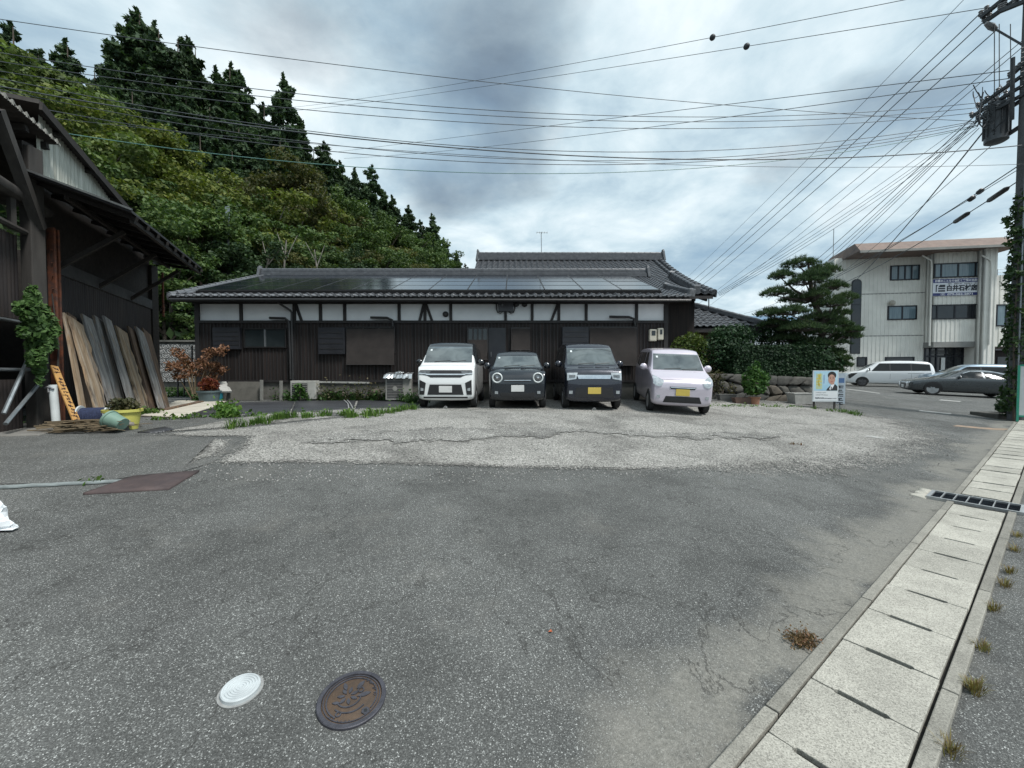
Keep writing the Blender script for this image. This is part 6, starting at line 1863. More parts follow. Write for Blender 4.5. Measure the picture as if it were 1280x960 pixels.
PG = 'small cars parked before the long house'
# --- white tall wagon with black roof
loc = Vector((-1.69, 10.15, H(-1.69, 10.15)))
P_WHITE = paint('pearl_white_paint', (.68, .70, .70), 0, .25)
P_BLACK = paint('black_paint', (.010, .011, .013), .2, .2)
st = kei(1.79, 1.13, 1.06, .36, .92, .737, hwr=.635)
c1 = Car('parked_car', 'white tall boxy small car with black roof beside the weed mats', loc, 0.0, st, P_WHITE, P_BLACK, .5, PG, crease=KC)
kei_common(c1, 1.79, 1.14, .36, .92, .737, .61)
c1.decal('grille', [(-.66, .985), (.66, .985), (.66, .90), (.46, .84), (.38, .80), (-.38, .80), (-.46, .84), (-.66, .90)], MAT_BLK, 'front', .008, .06)
c1.decal('grille_bar', [(-.50, .895), (.50, .895), (.50, .862), (-.50, .862)], MAT_CHROME, 'front', .02, .06)
c1.decal('headlight', [(.38, .955), (.68, .97), (.68, .885), (.45, .875)], MAT_LAMPD, 'front', .018, .05, mirror=True)
c1.decal('lamp_strip', [(.46, .897), (.68, .915), (.68, .893), (.48, .878)], MAT_CHROME, 'front', .024, .05, mirror=True)
def emblem(c, z, r, mat=MAT_CHROME, w=.014):
    y = c.bvh.ray_cast(Vector((0, -3, z)), Vector((0, 1, 0)))[0].y - .035
    m = MB()
    pts = [(.55, .95), (-.5, .35), (-.75, .15), (-.25, -.12), (.6, .3), (.25, .1), (.75, -.15), (.5, -.35), (-.55, -.95), (.0, -.55), (.55, -.2)]
    for a, b2 in (((.6, .62), (-.1, .98)), ((-.1, .98), (-.72, .28)), ((-.72, .28), (.62, -.34)), ((.62, .30), (-.05, .55)), ((-.62, -.30), (.05, -.55)), ((.72, -.28), (.1, -.98)), ((.1, -.98), (-.6, -.62))):
        m.beam((a[0] * r, y, a[1] * r), (b2[0] * r, y, b2[1] * r), w, .02, (0, 1, 0))
    m.build('emblem', mat, c.root, local=True)
emblem(c1, .88, .075)
c1.decal('lower_grille', [(-.40, .62), (.40, .62), (.46, .36), (-.46, .36)], MAT_BLK, 'front', .008, .06)
c1.decal('fog_recess', [(.50, .66), (.66, .74), (.67, .36), (.54, .36)], MAT_BLK, 'front', .008, .05, mirror=True)
c1.decal('fog_lamp', [(.56, .52), (.63, .54), (.63, .46), (.56, .46)], MAT_LAMP, 'front', .018, .04, mirror=True)
c1.decal('lower_lip', [(-.56, .31), (.56, .31), (.56, .27), (-.56, .27)], MAT_BLK, 'front', .006, .07)
c1.decal('inspection_sticker', [(-.52, 1.56), (-.47, 1.56), (-.47, 1.51), (-.52, 1.51)], MAT_STICK, 'front', .016, .1)
c1.mirrors(.78, 1.20, .73, P_BLACK); c1.plate(.50, MAT_PLW)
# --- black retro car with round lamps
loc = Vector((.145, 10.2, H(.145, 10.2)))
P_NB = paint('blue_black_paint', (.010, .014, .02), .3, .2)
st = kei(1.56, 1.03, .95, .60, 1.16, .737, hwr=.60)
c2 = Car('parked_car', 'black retro styled small car with round white rimmed headlights', loc, 0.0, st, P_NB, None, None, PG, crease=KC)
kei_common(c2, 1.56, 1.03, .62, 1.22, .737, .57)
for sx in (-1, 1):
    y = c2.bvh.ray_cast(Vector((sx * .52, -3, .80)), Vector((0, 1, 0)))[0].y; R = Matrix.Rotation(radians(90), 3, 'X')
    m = MB(); m.lathe([(.135, -.08), (.135, .03), (.115, .045), (.10, .03), (.10, -.05)], 28, (sx * .52, y, .80), R); o = m.build('headlight', MAT_STICK, c2.root, smooth=True, local=True)
    m = MB(); m.lathe([(.10, -.02), (.09, .012), (.05, .028), (0, .032)], 24, (sx * .52, y, .80), R); m.build('lens', MAT_LAMPD, o, smooth=True, local=True)
    m = MB(); m.lathe([(.028, .02), (.028, .042), (0, .044)], 12, (sx * .52, y, .80), R); m.build('bulb', MAT_CHROME, o, smooth=True, local=True)
c2.decal('grille', [(-.34, .77), (.34, .77), (.34, .70), (-.34, .70)], MAT_BLK, 'front', .008, .06)
c2.decal('grille_bar', [(-.34, .745), (.34, .745), (.34, .73), (-.34, .73)], MAT_CHROME, 'front', .016, .06)
c2.decal('lower_grille', [(-.45, .42), (.45, .42), (.42, .30), (-.42, .30)], MAT_BLK, 'front', .008, .06)
c2.decal('fog_lamp', [(.50, .46), (.58, .46), (.58, .39), (.50, .39)], MAT_LAMP, 'front', .012, .04, mirror=True)
c2.decal('inspection_sticker', [(-.52, 1.36), (-.47, 1.36), (-.47, 1.32), (-.52, 1.32)], MAT_STICK, 'front', .016, .1)
c2.mirrors(.95, 1.12, .73, P_NB); c2.plate(.53, MAT_PLW)
# --- dark navy tall wagon with chrome grille
loc = Vector((2.09, 10.15, H(2.09, 10.15)))
P_NAVY = paint('navy_paint', (.016, .019, .030), .4, .22)
st = kei(1.77, 1.10, 1.03, .38, .94, .737, hwr=.635)
c3 = Car('parked_car', 'dark navy tall small car with wide chrome grille and yellow plate', loc, -.01, st, P_NAVY, None, None, PG, crease=KC)
kei_common(c3, 1.77, 1.11, .38, .94, .737, .61)
c3.decal('grille', [(-.44, .90), (.44, .90), (.40, .80), (-.40, .80)], MAT_CHROME, 'front', .016, .06)
c3.decal('headlight', [(.42, .96), (.69, .95), (.69, .76), (.46, .80)], MAT_LAMP, 'front', .018, .05, mirror=True)
c3.decal('lamp_insert', [(.48, .90), (.64, .90), (.64, .83), (.49, .84)], MAT_LAMPD, 'front', .026, .05, mirror=True)
emblem(c3, .85, .07)
c3.decal('lower_grille', [(-.46, .58), (.46, .58), (.5, .34), (-.5, .34)], MAT_BLK, 'front', .008, .06)
c3.decal('fog_lamp', [(.55, .50), (.64, .50), (.64, .42), (.55, .42)], MAT_LAMP, 'front', .012, .04, mirror=True)
c3.decal('inspection_sticker', [(-.52, 1.55), (-.47, 1.55), (-.47, 1.50), (-.52, 1.50)], MAT_STICK, 'front', .016, .1)
c3.mirrors(.80, 1.18, .73, P_NAVY); c3.plate(.50, MAT_PLY)
# --- lilac silver wagon, turned a little
loc = Vector((4.24, 10.0, H(4.24, 10.0)))
P_LIL = paint('lilac_silver_paint', (.56, .515, .58), .35, .28)
st = kei(1.68, 1.05, .90, .58, 1.12, .737, hwr=.62)
c4 = Car('parked_car', 'lilac silver small car turned slightly beside the stone wall', loc, -.16, st, P_LIL, None, None, PG, crease=KC)
kei_common(c4, 1.68, 1.05, .62, 1.2, .737, .59)
c4.decal('headlight', [(.45, .84), (.60, .93), (.70, .97), (.71, .76), (.60, .69), (.50, .72)], MAT_LAMP, 'front', .016, .05, mirror=True)
c4.decal('hood_line', [(-.60, .875), (.60, .875), (.60, .868), (-.60, .868)], MAT_BLK, 'front', .003, .06)
c4.decal('grille', [(-.32, .70), (.32, .70), (.28, .64), (-.28, .64)], MAT_BLK, 'front', .008, .06)
c4.decal('grille_bar', [(-.3, .69), (.3, .69), (.29, .672), (-.29, .672)], MAT_CHROME, 'front', .016, .06)
c4.decal('lower_grille', [(-.40, .46), (.40, .46), (.46, .30), (-.46, .30)], MAT_BLK, 'front', .008, .06)
c4.decal('fog_lamp', [(.54, .48), (.62, .48), (.62, .41), (.54, .41)], MAT_LAMP, 'front', .012, .04, mirror=True)
c4.decal('inspection_sticker', [(-.52, 1.46), (-.47, 1.46), (-.47, 1.41), (-.52, 1.41)], MAT_STICK, 'front', .016, .1)
c4.mirrors(.95, 1.15, .73, P_LIL); c4.plate(.56, MAT_PLY)

# ------------------------------------------------------------------ cars before the shop building
SG = 'cars parked before the shop building'
B28 = radians(28)
def side_car(name, label, px_, py_, d, st, mat, wins, wh, b=B28, cat='car', rim=MAT_RIM, spokes=5, band=None):
    """heading left, tail nearer; anchored by its front axle seen at px"""
    rz = -(radians(90) + b)
    R = Matrix.Rotation(rz, 3, 'Z')
    ax = P(px_, py_, d); ax.z = H(ax.x, ax.y)
    loc = ax - R @ Vector((.75, wh[0], 0)); loc.z = ax.z
    c = Car(name, label, loc, rz, st, mat, None, None, SG, cat)
    if band: c.decal('window_band', band, MAT_BLK, 'side', .003, .12, mirror=True)
    for nm, poly in wins: c.decal(nm, poly, MAT_CGLASS, 'side', .006, .12, mirror=True)
    for y in wh[:2]: c.wheel(y, wh[2], wh[3], .2, spokes, rim, .72)
    c.place(wh[0], wh[1], .75)
    return c
# grey fastback
P_GREY = paint('slate_grey_metallic', (.055, .064, .070), .6, .22)
st = [(0, .30, .52, .56, .62, .66, .58), (.03, .22, .58, .64, .74, .78, .66), (.15, .18, .66, .72, .84, .88, .74), (.5, .17, .76, .80, .88, .91, .80), (1.1, .17, .84, .90, .89, .925, .80), (1.45, .17, .88, .97, .89, .925, .76), (1.85, .17, .91, 1.20, .89, .925, .63), (2.2, .17, .92, 1.35, .89, .925, .57), (2.6, .17, .93, 1.39, .89, .925, .56), (3.1, .17, .94, 1.37, .89, .925, .56), (3.7, .17, .95, 1.25, .88, .92, .58), (4.2, .18, .96, 1.10, .87, .91, .64), (4.5, .22, .94, 1.02, .84, .88, .72), (4.7, .30, .88, .95, .80, .84, .72), (4.75, .36, .80, .85, .74, .78, .66)]
w = [('side_window', [(1.75, .95), (2.75, .97), (2.75, 1.30), (2.35, 1.30), (2.05, 1.19)]), ('side_window', [(2.82, .97), (3.95, 1.0), (3.6, 1.18), (3.2, 1.285), (2.82, 1.30)])]
c5 = side_car('parked_car', 'slate grey fastback saloon with five spoke alloy wheels', 1163.5, 491.5, 21.2, st, P_GREY, w, (.92, 3.75, .90, .335))
c5.decal('windscreen', [(-.68, .98), (.68, .98), (.54, 1.31), (-.54, 1.31)], MAT_SCREEN, 'front', .006, .1)
c5.decal('window_trim', [(2.05, 1.20), (2.35, 1.32), (2.75, 1.335), (3.2, 1.315), (3.7, 1.18), (4.0, 1.02), (3.95, 1.005), (3.64, 1.165), (3.2, 1.295), (2.75, 1.312), (2.36, 1.303), (2.07, 1.187)], MAT_CHROME, 'side', .009, .12, mirror=True)
c5.decal('headlight', [(.40, .64), (.70, .68), (.74, .60), (.45, .55)], MAT_LAMP, 'front', .012, .06, mirror=True)
c5.decal('grille', [(-.36, .58), (.36, .58), (.40, .45), (.30, .26), (-.30, .26), (-.40, .45)], MAT_BLK, 'front', .008, .08)
c5.decal('door_seam', [(2.78, .30), (2.79, .30), (2.79, .94), (2.78, .94)], MAT_BLK, 'side', .002, .3, mirror=True)
c5.decal('sill', [(1.35, .19), (3.3, .19), (3.3, .25), (1.35, .25)], MAT_BLK, 'side', .004, .3, mirror=True)
c5.decal('tail_lamp', [(4.35, .90), (4.68, .86), (4.66, .76), (4.42, .80)], MAT_RED, 'side', .006, .1, mirror=True)
c5.mirrors(1.85, 1.0, .90, P_GREY); c5.plate(.40, MAT_PLW)
# white minivan
st = [(0, .32, .62, .68, .66, .70, .62), (.03, .24, .78, .86, .78, .80, .70), (.14, .20, .90, .98, .82, .85, .74), (.55, .19, 1.0, 1.07, .84, .865, .76), (.85, .19, 1.03, 1.14, .84, .865, .72), (1.25, .19, 1.05, 1.42, .84, .865, .66), (1.7, .19, 1.06, 1.72, .84, .865, .64), (2.1, .19, 1.07, 1.82, .84, .865, .64), (3.2, .19, 1.08, 1.85, .84, .865, .64), (4.2, .2, 1.09, 1.82, .84, .865, .64), (4.55, .24, 1.08, 1.74, .83, .85, .62), (4.68, .3, 1.04, 1.40, .80, .83, .64), (4.70, .36, .95, 1.2, .78, .80, .64)]
w = [('side_window', [(1.05, 1.08), (1.32, 1.12), (1.32, 1.36)]), ('side_window', [(1.38, 1.12), (2.35, 1.14), (2.35, 1.64), (1.85, 1.64)]), ('side_window', [(2.42, 1.14), (3.45, 1.16), (3.45, 1.65), (2.42, 1.65)]), ('quarter_window', [(3.52, 1.17), (4.45, 1.19), (4.42, 1.58), (3.52, 1.64)])]
P_WH2 = paint('plain_white_paint', (.66, .68, .69), 0, .28)
c6 = side_car('parked_car', 'white minivan with dark glass parked below the shop windows', 1077, 482, 28.8, st, P_WH2, w, (.90, 3.75, .85, .33), cat='minivan', rim=MAT_RIMD, spokes=8, band=[(1.36, 1.10), (4.47, 1.17), (4.44, 1.61), (3.5, 1.67), (1.83, 1.66)])
c6.decal('windscreen', [(-.70, 1.12), (.70, 1.12), (.60, 1.66), (-.60, 1.66)], MAT_SCREEN, 'front', .006, .1)
c6.decal('headlight', [(.36, .90), (.72, .94), (.74, .84), (.40, .80)], MAT_LAMP, 'front', .012, .06, mirror=True)
c6.decal('grille', [(-.55, .74), (.55, .74), (.50, .36), (-.50, .36)], MAT_BLK, 'front', .008, .08)
c6.decal('front_lamp_side', [(.08, .92), (.62, .96), (.30, .86), (.20, .55), (.12, .58)], MAT_BLK, 'side', .006, .08, mirror=True)
for y in (2.38, 3.48): c6.decal('door_seam', [(y, .30), (y + .012, .30), (y + .012, 1.1), (y, 1.1)], MAT_BLK, 'side', .002, .3, mirror=True)
c6.decal('slide_rail', [(3.3, .98), (4.5, 1.0), (4.5, .985), (3.3, .965)], MAT_BLK, 'side', .003, .3, mirror=True)
c6.decal('sill', [(1.35, .20), (3.3, .20), (3.3, .26), (1.35, .26)], MAT_BLK, 'side', .004, .3, mirror=True)
c6.mirrors(1.15, 1.16, .86, P_WH2); c6.plate(.52, MAT_PLW)
# pale blue wagon behind the fastback
P_SKY = paint('pale_blue_paint', (.27, .36, .44), .3, .3)
stw = [(a, b_, c_, d_ * .93 if a > .9 else d_, e_, f_, g_) for a, b_, c_, d_, e_, f_, g_ in st]
w2 = [('side_window', [(1.2, 1.1), (2.35, 1.12), (2.35, 1.53), (1.8, 1.53)]), ('side_window', [(2.42, 1.12), (3.45, 1.14), (3.45, 1.54), (2.42, 1.54)]), ('quarter_window', [(3.52, 1.15), (4.45, 1.17), (4.42, 1.48), (3.52, 1.53)])]
c7 = side_car('parked_car', 'pale blue wagon half hidden behind the slate grey fastback', 1182, 484, 25.4, stw, P_SKY, w2, (.90, 3.75, .85, .33), cat='wagon', band=[(1.2, 1.09), (4.47, 1.15), (4.44, 1.50), (3.5, 1.56), (1.8, 1.55)])
c7.decal('windscreen', [(-.70, 1.12), (.70, 1.12), (.60, 1.56), (-.60, 1.56)], MAT_SCREEN, 'front', .006, .1); c7.mirrors(1.15, 1.16, .86, P_SKY)
# small white hatchback far behind
sth = [(a * .88, b_, c_ * .95, d_ * .85 if a > .9 else d_, e_, f_, g_) for a, b_, c_, d_, e_, f_, g_ in st]
w3 = [('side_window', [(1.1, 1.04), (2.1, 1.06), (2.1, 1.38), (1.6, 1.38)]), ('side_window', [(2.2, 1.06), (3.1, 1.08), (3.1, 1.39), (2.2, 1.39)]), ('quarter_window', [(3.2, 1.1), (3.85, 1.12), (3.8, 1.36), (3.2, 1.38)])]
c8 = side_car('parked_car', 'white hatchback far back beside the shop building', 1238, 474, 33, sth, P_WH2, w3, (.8, 3.3, .85, .31), cat='car')
c8.decal('windscreen', [(-.70, 1.06), (.70, 1.06), (.60, 1.42), (-.60, 1.42)], MAT_SCREEN, 'front', .006, .1); c8.mirrors(1.05, 1.1, .86, P_WH2)

# ================================================================== SHOP BUILDING ON THE RIGHT
BY = radians(9)
bR0 = P(1035, 470, 34.0); bR0 = Vector((bR0.x, 34.0, 0)); bU = Vector((cos(BY), -sin(BY), 0)); bN = Vector((-sin(BY), -cos(BY), 0))   # along the front, outwards
def bk(px, o=0.0):
    t = (px - 640) / F_PX; a = bR0 + bN * o
    return (t * a.y - a.x) / (bU.x - t * bU.y)
def bp(k, o, z): q = bR0 + bU * k + bN * o; return Vector((q.x, q.y, z))
def bpx(px, py, o=0.0):
    k = bk(px, o); q = bp(k, o, 0); return k, P(px, py, q.y).z
zgB = .7
shop = thing('shop_building', bp(6, 0, zgB), 'three storey pale ribbed shop building with brown roof edge and blue white banner', 'building')
MAT_RIB = M('pale_ribbed_panel', (.71, .70, .65), (.61, .60, .555), .9, .7, bump=.05)
MAT_RIBD = M('panel_joint', (.26, .26, .24), (.2, .2, .19), 2, .8)
MAT_BRROOF = M('brown_roof_edge', (.17, .118, .094), (.135, .096, .08), 1.5, .7)
MAT_DGLASS = M('shop_dark_glass', (.014, .016, .02), (.022, .026, .03), 1, .07, spec=.6)
MAT_CURT = M('curtained_glass', (.16, .22, .25), (.10, .15, .18), 2.5, .12, spec=.6, stretch=(6, 6, .3))
MAT_WFR = M('dark_window_frame', (.014, .016, .022), (.02, .022, .028), 6, .4, .4)
def bbox(k0, k1, o0, o1, z0, z1, name, mat, parent, bevel=0.0):
    m = MB(); vs = [bp(k, o, z) for z in (z0, z1) for k, o in ((k0, o0), (k1, o0), (k1, o1), (k0, o1))]
    m.add(vs, [(0, 1, 2, 3), (7, 6, 5, 4), (0, 4, 5, 1), (1, 5, 6, 2), (2, 6, 7, 3), (3, 7, 4, 0)])
    return m.build(name, mat, parent, bevel=bevel)
def ribbed(k0, k1, o, z0, z1, name, parent, pitch=.30, side=False):
    """ribbed cladding: raised vertical ribs on a flat face (side: runs along the return wall)"""
    m = MB(); L = k1 - k0; n = max(1, int(L / pitch)); p = L / n
    pts = []
    for i in range(n): pts += [(k0 + i * p, 0), (k0 + (i + .55) * p, 0), (k0 + (i + .62) * p, .04), (k0 + (i + .93) * p, .04)]
    pts.append((k1, 0))
    for i, (k, h) in enumerate(pts):
        for z in (z0, z1): m.v.append(tuple(bp(k, o + h, z)) if not side else tuple(bp(side - h, k, z)))
    for i in range(len(pts) - 1): m.f.append((2 * i, 2 * i + 2, 2 * i + 3, 2 * i + 1)); m.mi.append(0)
    return m.build(name, MAT_RIB, parent, fix=False)
kA0, kA1 = bk(1040), bk(1153)
oB, oC = .95, 1.7
kB0, kB1 = bk(1159.5, oB), bk(1225, oB); kC0, kC1 = bk(1228.5, oC), bk(1242, oC)
kB1 = min(kB1, kC0)
_, zTop = bpx(1100, 322); _, zTopR = bpx(1200, 319, oB); zTop = max(zTop, zTopR)
# core volumes
bbox(kA0, kC1 - .05, -3.0, -.02, zgB - .4, zTop + .1, 'core', MAT_RIB, shop)
_, zB0 = bpx(1190, 427.5, oB)
bbox(kA1, kB1 + .02, -.02, oB - .03, zB0 - .02, zTop + .05, 'bay_core', MAT_RIB, shop)
bbox(kC0, kC1, -.02, oC - .03, zgB - .4, zTop + .05, 'pier_core', MAT_RIB, shop)
_, j1 = bpx(1120, 366.6); _, j2 = bpx(1120, 419.6)
for z0, z1 in ((zgB - .4, j2 - .03), (j2 + .03, j1 - .03), (j1 + .03, zTop)):
    ribbed(kA0, kA1 + .02, .0, z0, z1, 'ribbed_wall', shop)
ribbed(kA1 + .02, kB1, oB, zB0, zTop, 'ribbed_bay', shop)
ribbed(kC0, kC1, oC, zgB - .4, zTop, 'ribbed_pier', shop, .33)
ribbed(0.0, oB, 0, zB0, zTop, 'return_wall', shop, .3, kA1 + .0)
ribbed(oB, oC, 0, zgB - .4, zTop, 'return_wall', shop, .3, kC0)
for z in (j1, j2): bbox(kA0, kA1, -.03, .012, z - .04, z + .04, 'panel_joint', MAT_RIBD, shop)
# window helper
def bwin(px0, px1, py0, py1, o, n, glass=MAT_CURT, name='window'):
    pm = (px0 + px1) / 2
    k0, k1 = bk(px0, o), bk(px1, o); _, z1 = bpx(pm, py0, o); _, z0 = bpx(pm, py1, o)
    w = bbox(k0, k1, o + .02, o + .05, z0, z1, name, glass, shop)
    m = MB(); t = .09
    for a, b2, c2, d2 in ((k0 - t, k1 + t, z1, z1 + t), (k0 - t, k1 + t, z0 - t, z0), (k0 - t, k0, z0, z1), (k1, k1 + t, z0, z1)):
        vs = [bp(k, oo, z) for z in (c2, d2) for k, oo in ((a, o), (b2, o), (b2, o + .09), (a, o + .09))]
        m.add(vs, [(0, 1, 2, 3), (7, 6, 5, 4), (0, 4, 5, 1), (1, 5, 6, 2), (2, 6, 7, 3), (3, 7, 4, 0)])
    m.build('frame', MAT_WFR, w)
    splits = n if isinstance(n, (list, tuple)) else [i / n for i in range(1, n)]
    for s in splits: k = k0 + (k1 - k0) * s; bbox(k - .05, k + .05, o + .05, o + .085, z0 + .002, z1 - .002, 'mullion', MAT_WFR, w)
    return w
bwin(1110.5, 1143.5, 333, 349, 0, 4); bwin(1108.5, 1141.5, 383.5, 398.5, 0, 2)
bwin(1164.5, 1225, 330, 345.5, oB, [.12, .47, .82]); bwin(1162, 1223.5, 382, 397.5, oB, [.1, .46, .82], MAT_DGLASS)
bwin(1071.5, 1081, 447.5, 457, 0, 1, MAT_DGLASS); bwin(1106.5, 1140, 447.5, 451, 0, 1, MAT_DGLASS)
# tall arched window
k0, k1 = bk(1062.5), bk(1073); _, zb_ = bpx(1066, 441.5); _, zt_ = bpx(1067, 350); rA = (k1 - k0) / 2; kc = (k0 + k1) / 2
poly = [(k0, zb_), (k1, zb_)] + [(kc + rA * cos(a), zt_ - rA + rA * sin(a)) for a in np.linspace(0, pi, 13)]
m = MB(); m.prism(poly, lambda u, v, t: bp(u, t, v), .0, .06); aw = m.build('arched_window', MAT_DGLASS, shop)
m = MB(); m.prism([(u + (.06 if u > kc else -.06), v + (.06 if v > zb_ + .5 else -.05)) for u, v in poly], lambda u, v, t: bp(u, t, v), .0, .045); m.build('frame', MAT_WFR, aw)
for py_ in (381, 415): _, z = bpx(1066, py_); bbox(k0, k1, .06, .075, z - .03, z + .03, 'transom', MAT_WFR, aw)
# entrance under the bay
_, zH = bpx(1190, 434, oB); bbox(kA1 - .05, kB1 + .02, .05, oB + .05, zH, zB0 + .02, 'entrance_header', M('header_grey', (.24, .24, .23), (.19, .19, .18), 2, .7), shop)
en = bbox(kA1 + .05, kB1, .04, .09, zgB, zH, 'entrance_glass', MAT_DGLASS, shop)
for s in (0, .14, .3, .55, .78, .99): k = kA1 + .05 + (kB1 - kA1 - .1) * s; bbox(k - .05, k + .05, .09, .15, zgB, zH, 'door_post', MAT_WFR, en)
bbox(kA1 + .05, kB1, .09, .14, zH - .75, zH - .62, 'transom', MAT_WFR, en)
k = kA1 + (kB1 - kA1) * .42; bbox(k, k + .28, .15, .17, zgB + .8, zH - .8, 'notice', MAT_PLW, en)
k = kA1 + .35; bbox(k, k + 1.3, .09, .1, zH - .5, zH - .2, 'fascia_strip', M('dull_sign', (.06, .065, .07), (.12, .12, .12), 6, .5), en)
# wall lamp and downpipe collars
q_k, q_z = bpx(1110, 379); m = MB(); m.sphere(bp(q_k, .25, q_z), .22, 10, 7); m.beam(bp(q_k, .0, q_z), bp(q_k, .25, q_z), .08, .08); m.build('wall_lamp', M('lamp_cream', (.45, .42, .36), (.3, .28, .24), 4, .5), shop, smooth=True)
for px_, o in ((1157, oB + .1), (1231, oC + .1)):
    kk, zz = bpx(px_, 324, o); m = MB(); m.tube([bp(kk - .4, o - .1, zz + .35), bp(kk + .15, o, zz - .1), bp(kk + .2, o, zz - .6), bp(kk + .2, o, zgB + 3)], .055, 8); m.build('downpipe', MAT_RIB, shop, smooth=True)
# brown roof edge: sloping band with soffit
kL, kR = bk(1038, 1.0), bk(1256, oC + 1.0)
_, zr0 = bpx(1150, 311, 1.5); 
m = MB(); oF = oC + .9
zs0, zs1 = zTop - .05, zTop + .78
vs = [bp(kA0 + .3, oF, zs0), bp(kC1 + 1.3, oF, zs0), bp(kC1 + .5, oF - 1.0, zs1), bp(kA0 + .5, oF - 1.0, zs1), bp(kA0 + .9, -3.3, zs0), bp(kC1 + 1.3, -3.3, zs0), bp(kC1 + .5, -2.6, zs1), bp(kA0 + 1.1, -2.6, zs1)]
m.add(vs, [(0, 1, 2, 3), (0, 4, 5, 1), (1, 5, 6, 2), (4, 0, 3, 7), (2, 6, 7, 3), (5, 4, 7, 6)])
ro = m.build('roof', MAT_BRROOF, shop)
bbox(kA0 + .3, kC1 + 1.3, oF - .06, oF + .02, zs0 - .16, zs0 + .02, 'roof_edge_trim', MAT_RIBD, ro)
# side wing with its window
kW0, kW1 = kC1 - .02, bk(1256, .4)
_, zW1 = bpx(1248, 344, .4); _, zW0 = bpx(1248, 433, .4)
bbox(kW0, kW1, -3, .37, zW0, zW1, 'side_wing', MAT_RIB, shop); ribbed(kW0, kW1, .4, zW0, zW1, 'ribbed_wing', shop, .33)
bwin(1243, 1253, 382, 406.5, .4, 1, MAT_CURT)
m = MB(); 
for z in (.25, .5): m.tube([bp(kW0, .3, zW1 + z), bp(kW1, .3, zW1 + z)], .02, 5)
for k in np.linspace(kW0, kW1, 4): m.tube([bp(k, .3, zW1), bp(k, .3, zW1 + .5)], .02, 5)
m.build('railing', MAT_ALUS, shop)
kk, zz = bpx(1022, 319, -3); m = MB(); m.tube([bp(kA0 + 1.3, -2.5, zs1 - .2), bp(kA0 + 1.3, -2.5, zs1 + 2.6)], .03, 6); m.build('aerial_rod', MAT_ALUS, shop)
# banner
pmB = 1192
kb0, kb1 = bk(1162.5, oB + .08), bk(1223, oB + .08); _, zb1 = bpx(pmB, 348.2, oB + .08); _, zb0 = bpx(pmB, 369.5, oB + .08)
ban = bbox(kb0, kb1, oB + .05, oB + .10, zb0, zb1, 'banner', M('banner_white', (.66, .68, .72), (.6, .62, .66), 1.5, .6), shop)
hB = zb1 - zb0; MAT_BNAVY = M('banner_navy', (.035, .045, .17), (.03, .04, .14), 2, .6)
zt0 = zb1 - hB * .23; zc1 = zb0 + hB * .17
bbox(kb0 + .005, kb1 - .005, oB + .10, oB + .106, zt0, zb1 - .01, 'top_band', MAT_BNAVY, ban); bbox(kb0 + .005, kb1 - .005, oB + .10, oB + .106, zb0 + .01, zc1, 'bottom_band', MAT_BNAVY, ban)
RB = Matrix((bU, Vector((0, 0, 1)), bN)).transposed()
def text(body, k, z, size, mat, name, o, width=None, parent=ban, bold=0.0):
    cu = bpy.data.curves.new(name, 'FONT'); cu.body = body; cu.size = size; cu.align_x = 'CENTER'; cu.align_y = 'CENTER'; cu.extrude = .004; cu.offset = bold; cu.resolution_u = 2
    ob = bpy.data.objects.new(name + '_tmp', cu); COL.objects.link(ob)
    dg = bpy.context.evaluated_depsgraph_get(); dg.update(); me = bpy.data.meshes.new_from_object(ob.evaluated_get(dg)); bpy.data.objects.remove(ob)
    xs = [v.co.x for v in me.vertices]; sx = width / (max(xs) - min(xs)) if width and xs else 1; mx = (max(xs) + min(xs)) / 2; ys = [v.co.y for v in me.vertices]; my = (max(ys) + min(ys)) / 2
    c = bp(k, o, z) - Vector(ORG[parent.name])
    for v in me.vertices: v.co = c + RB @ Vector(((v.co.x - mx) * sx, v.co.y - my, v.co.z + .004))
    me.materials.clear(); me.materials.append(mat); me.update()
    t = bpy.data.objects.new(name, me); COL.objects.link(t); t.parent = parent; return t
kcB = (kb0 + kb1) / 2; wB = kb1 - kb0
MAT_TXW = M('print_white', (.7, .71, .74), (.66, .67, .7), 3, .6); MAT_TXK = M('print_black', (.02, .024, .035), (.025, .03, .04), 3, .6)
text('お墓のことなら信頼と実績の当店へ', kcB, (zt0 + zb1) / 2, hB * .16, MAT_TXW, 'slogan_lettering', oB + .108, wB * .92, bold=.006)
text('墓石　建築石材　石材加工一式', kcB + wB * .10, zb0 + hB * .70, hB * .08, MAT_TXK, 'small_lettering', oB + .102, wB * .58)
text('白井石材店', kcB + wB * .10, zb0 + hB * .45, hB * .36, MAT_TXK, 'name_lettering', oB + .102, wB * .62, bold=.022)
text('079-562-2871', kcB + wB * .06, (zb0 + zc1) / 2, hB * .16, MAT_TXW, 'number_lettering', oB + .108, wB * .52, bold=.008)
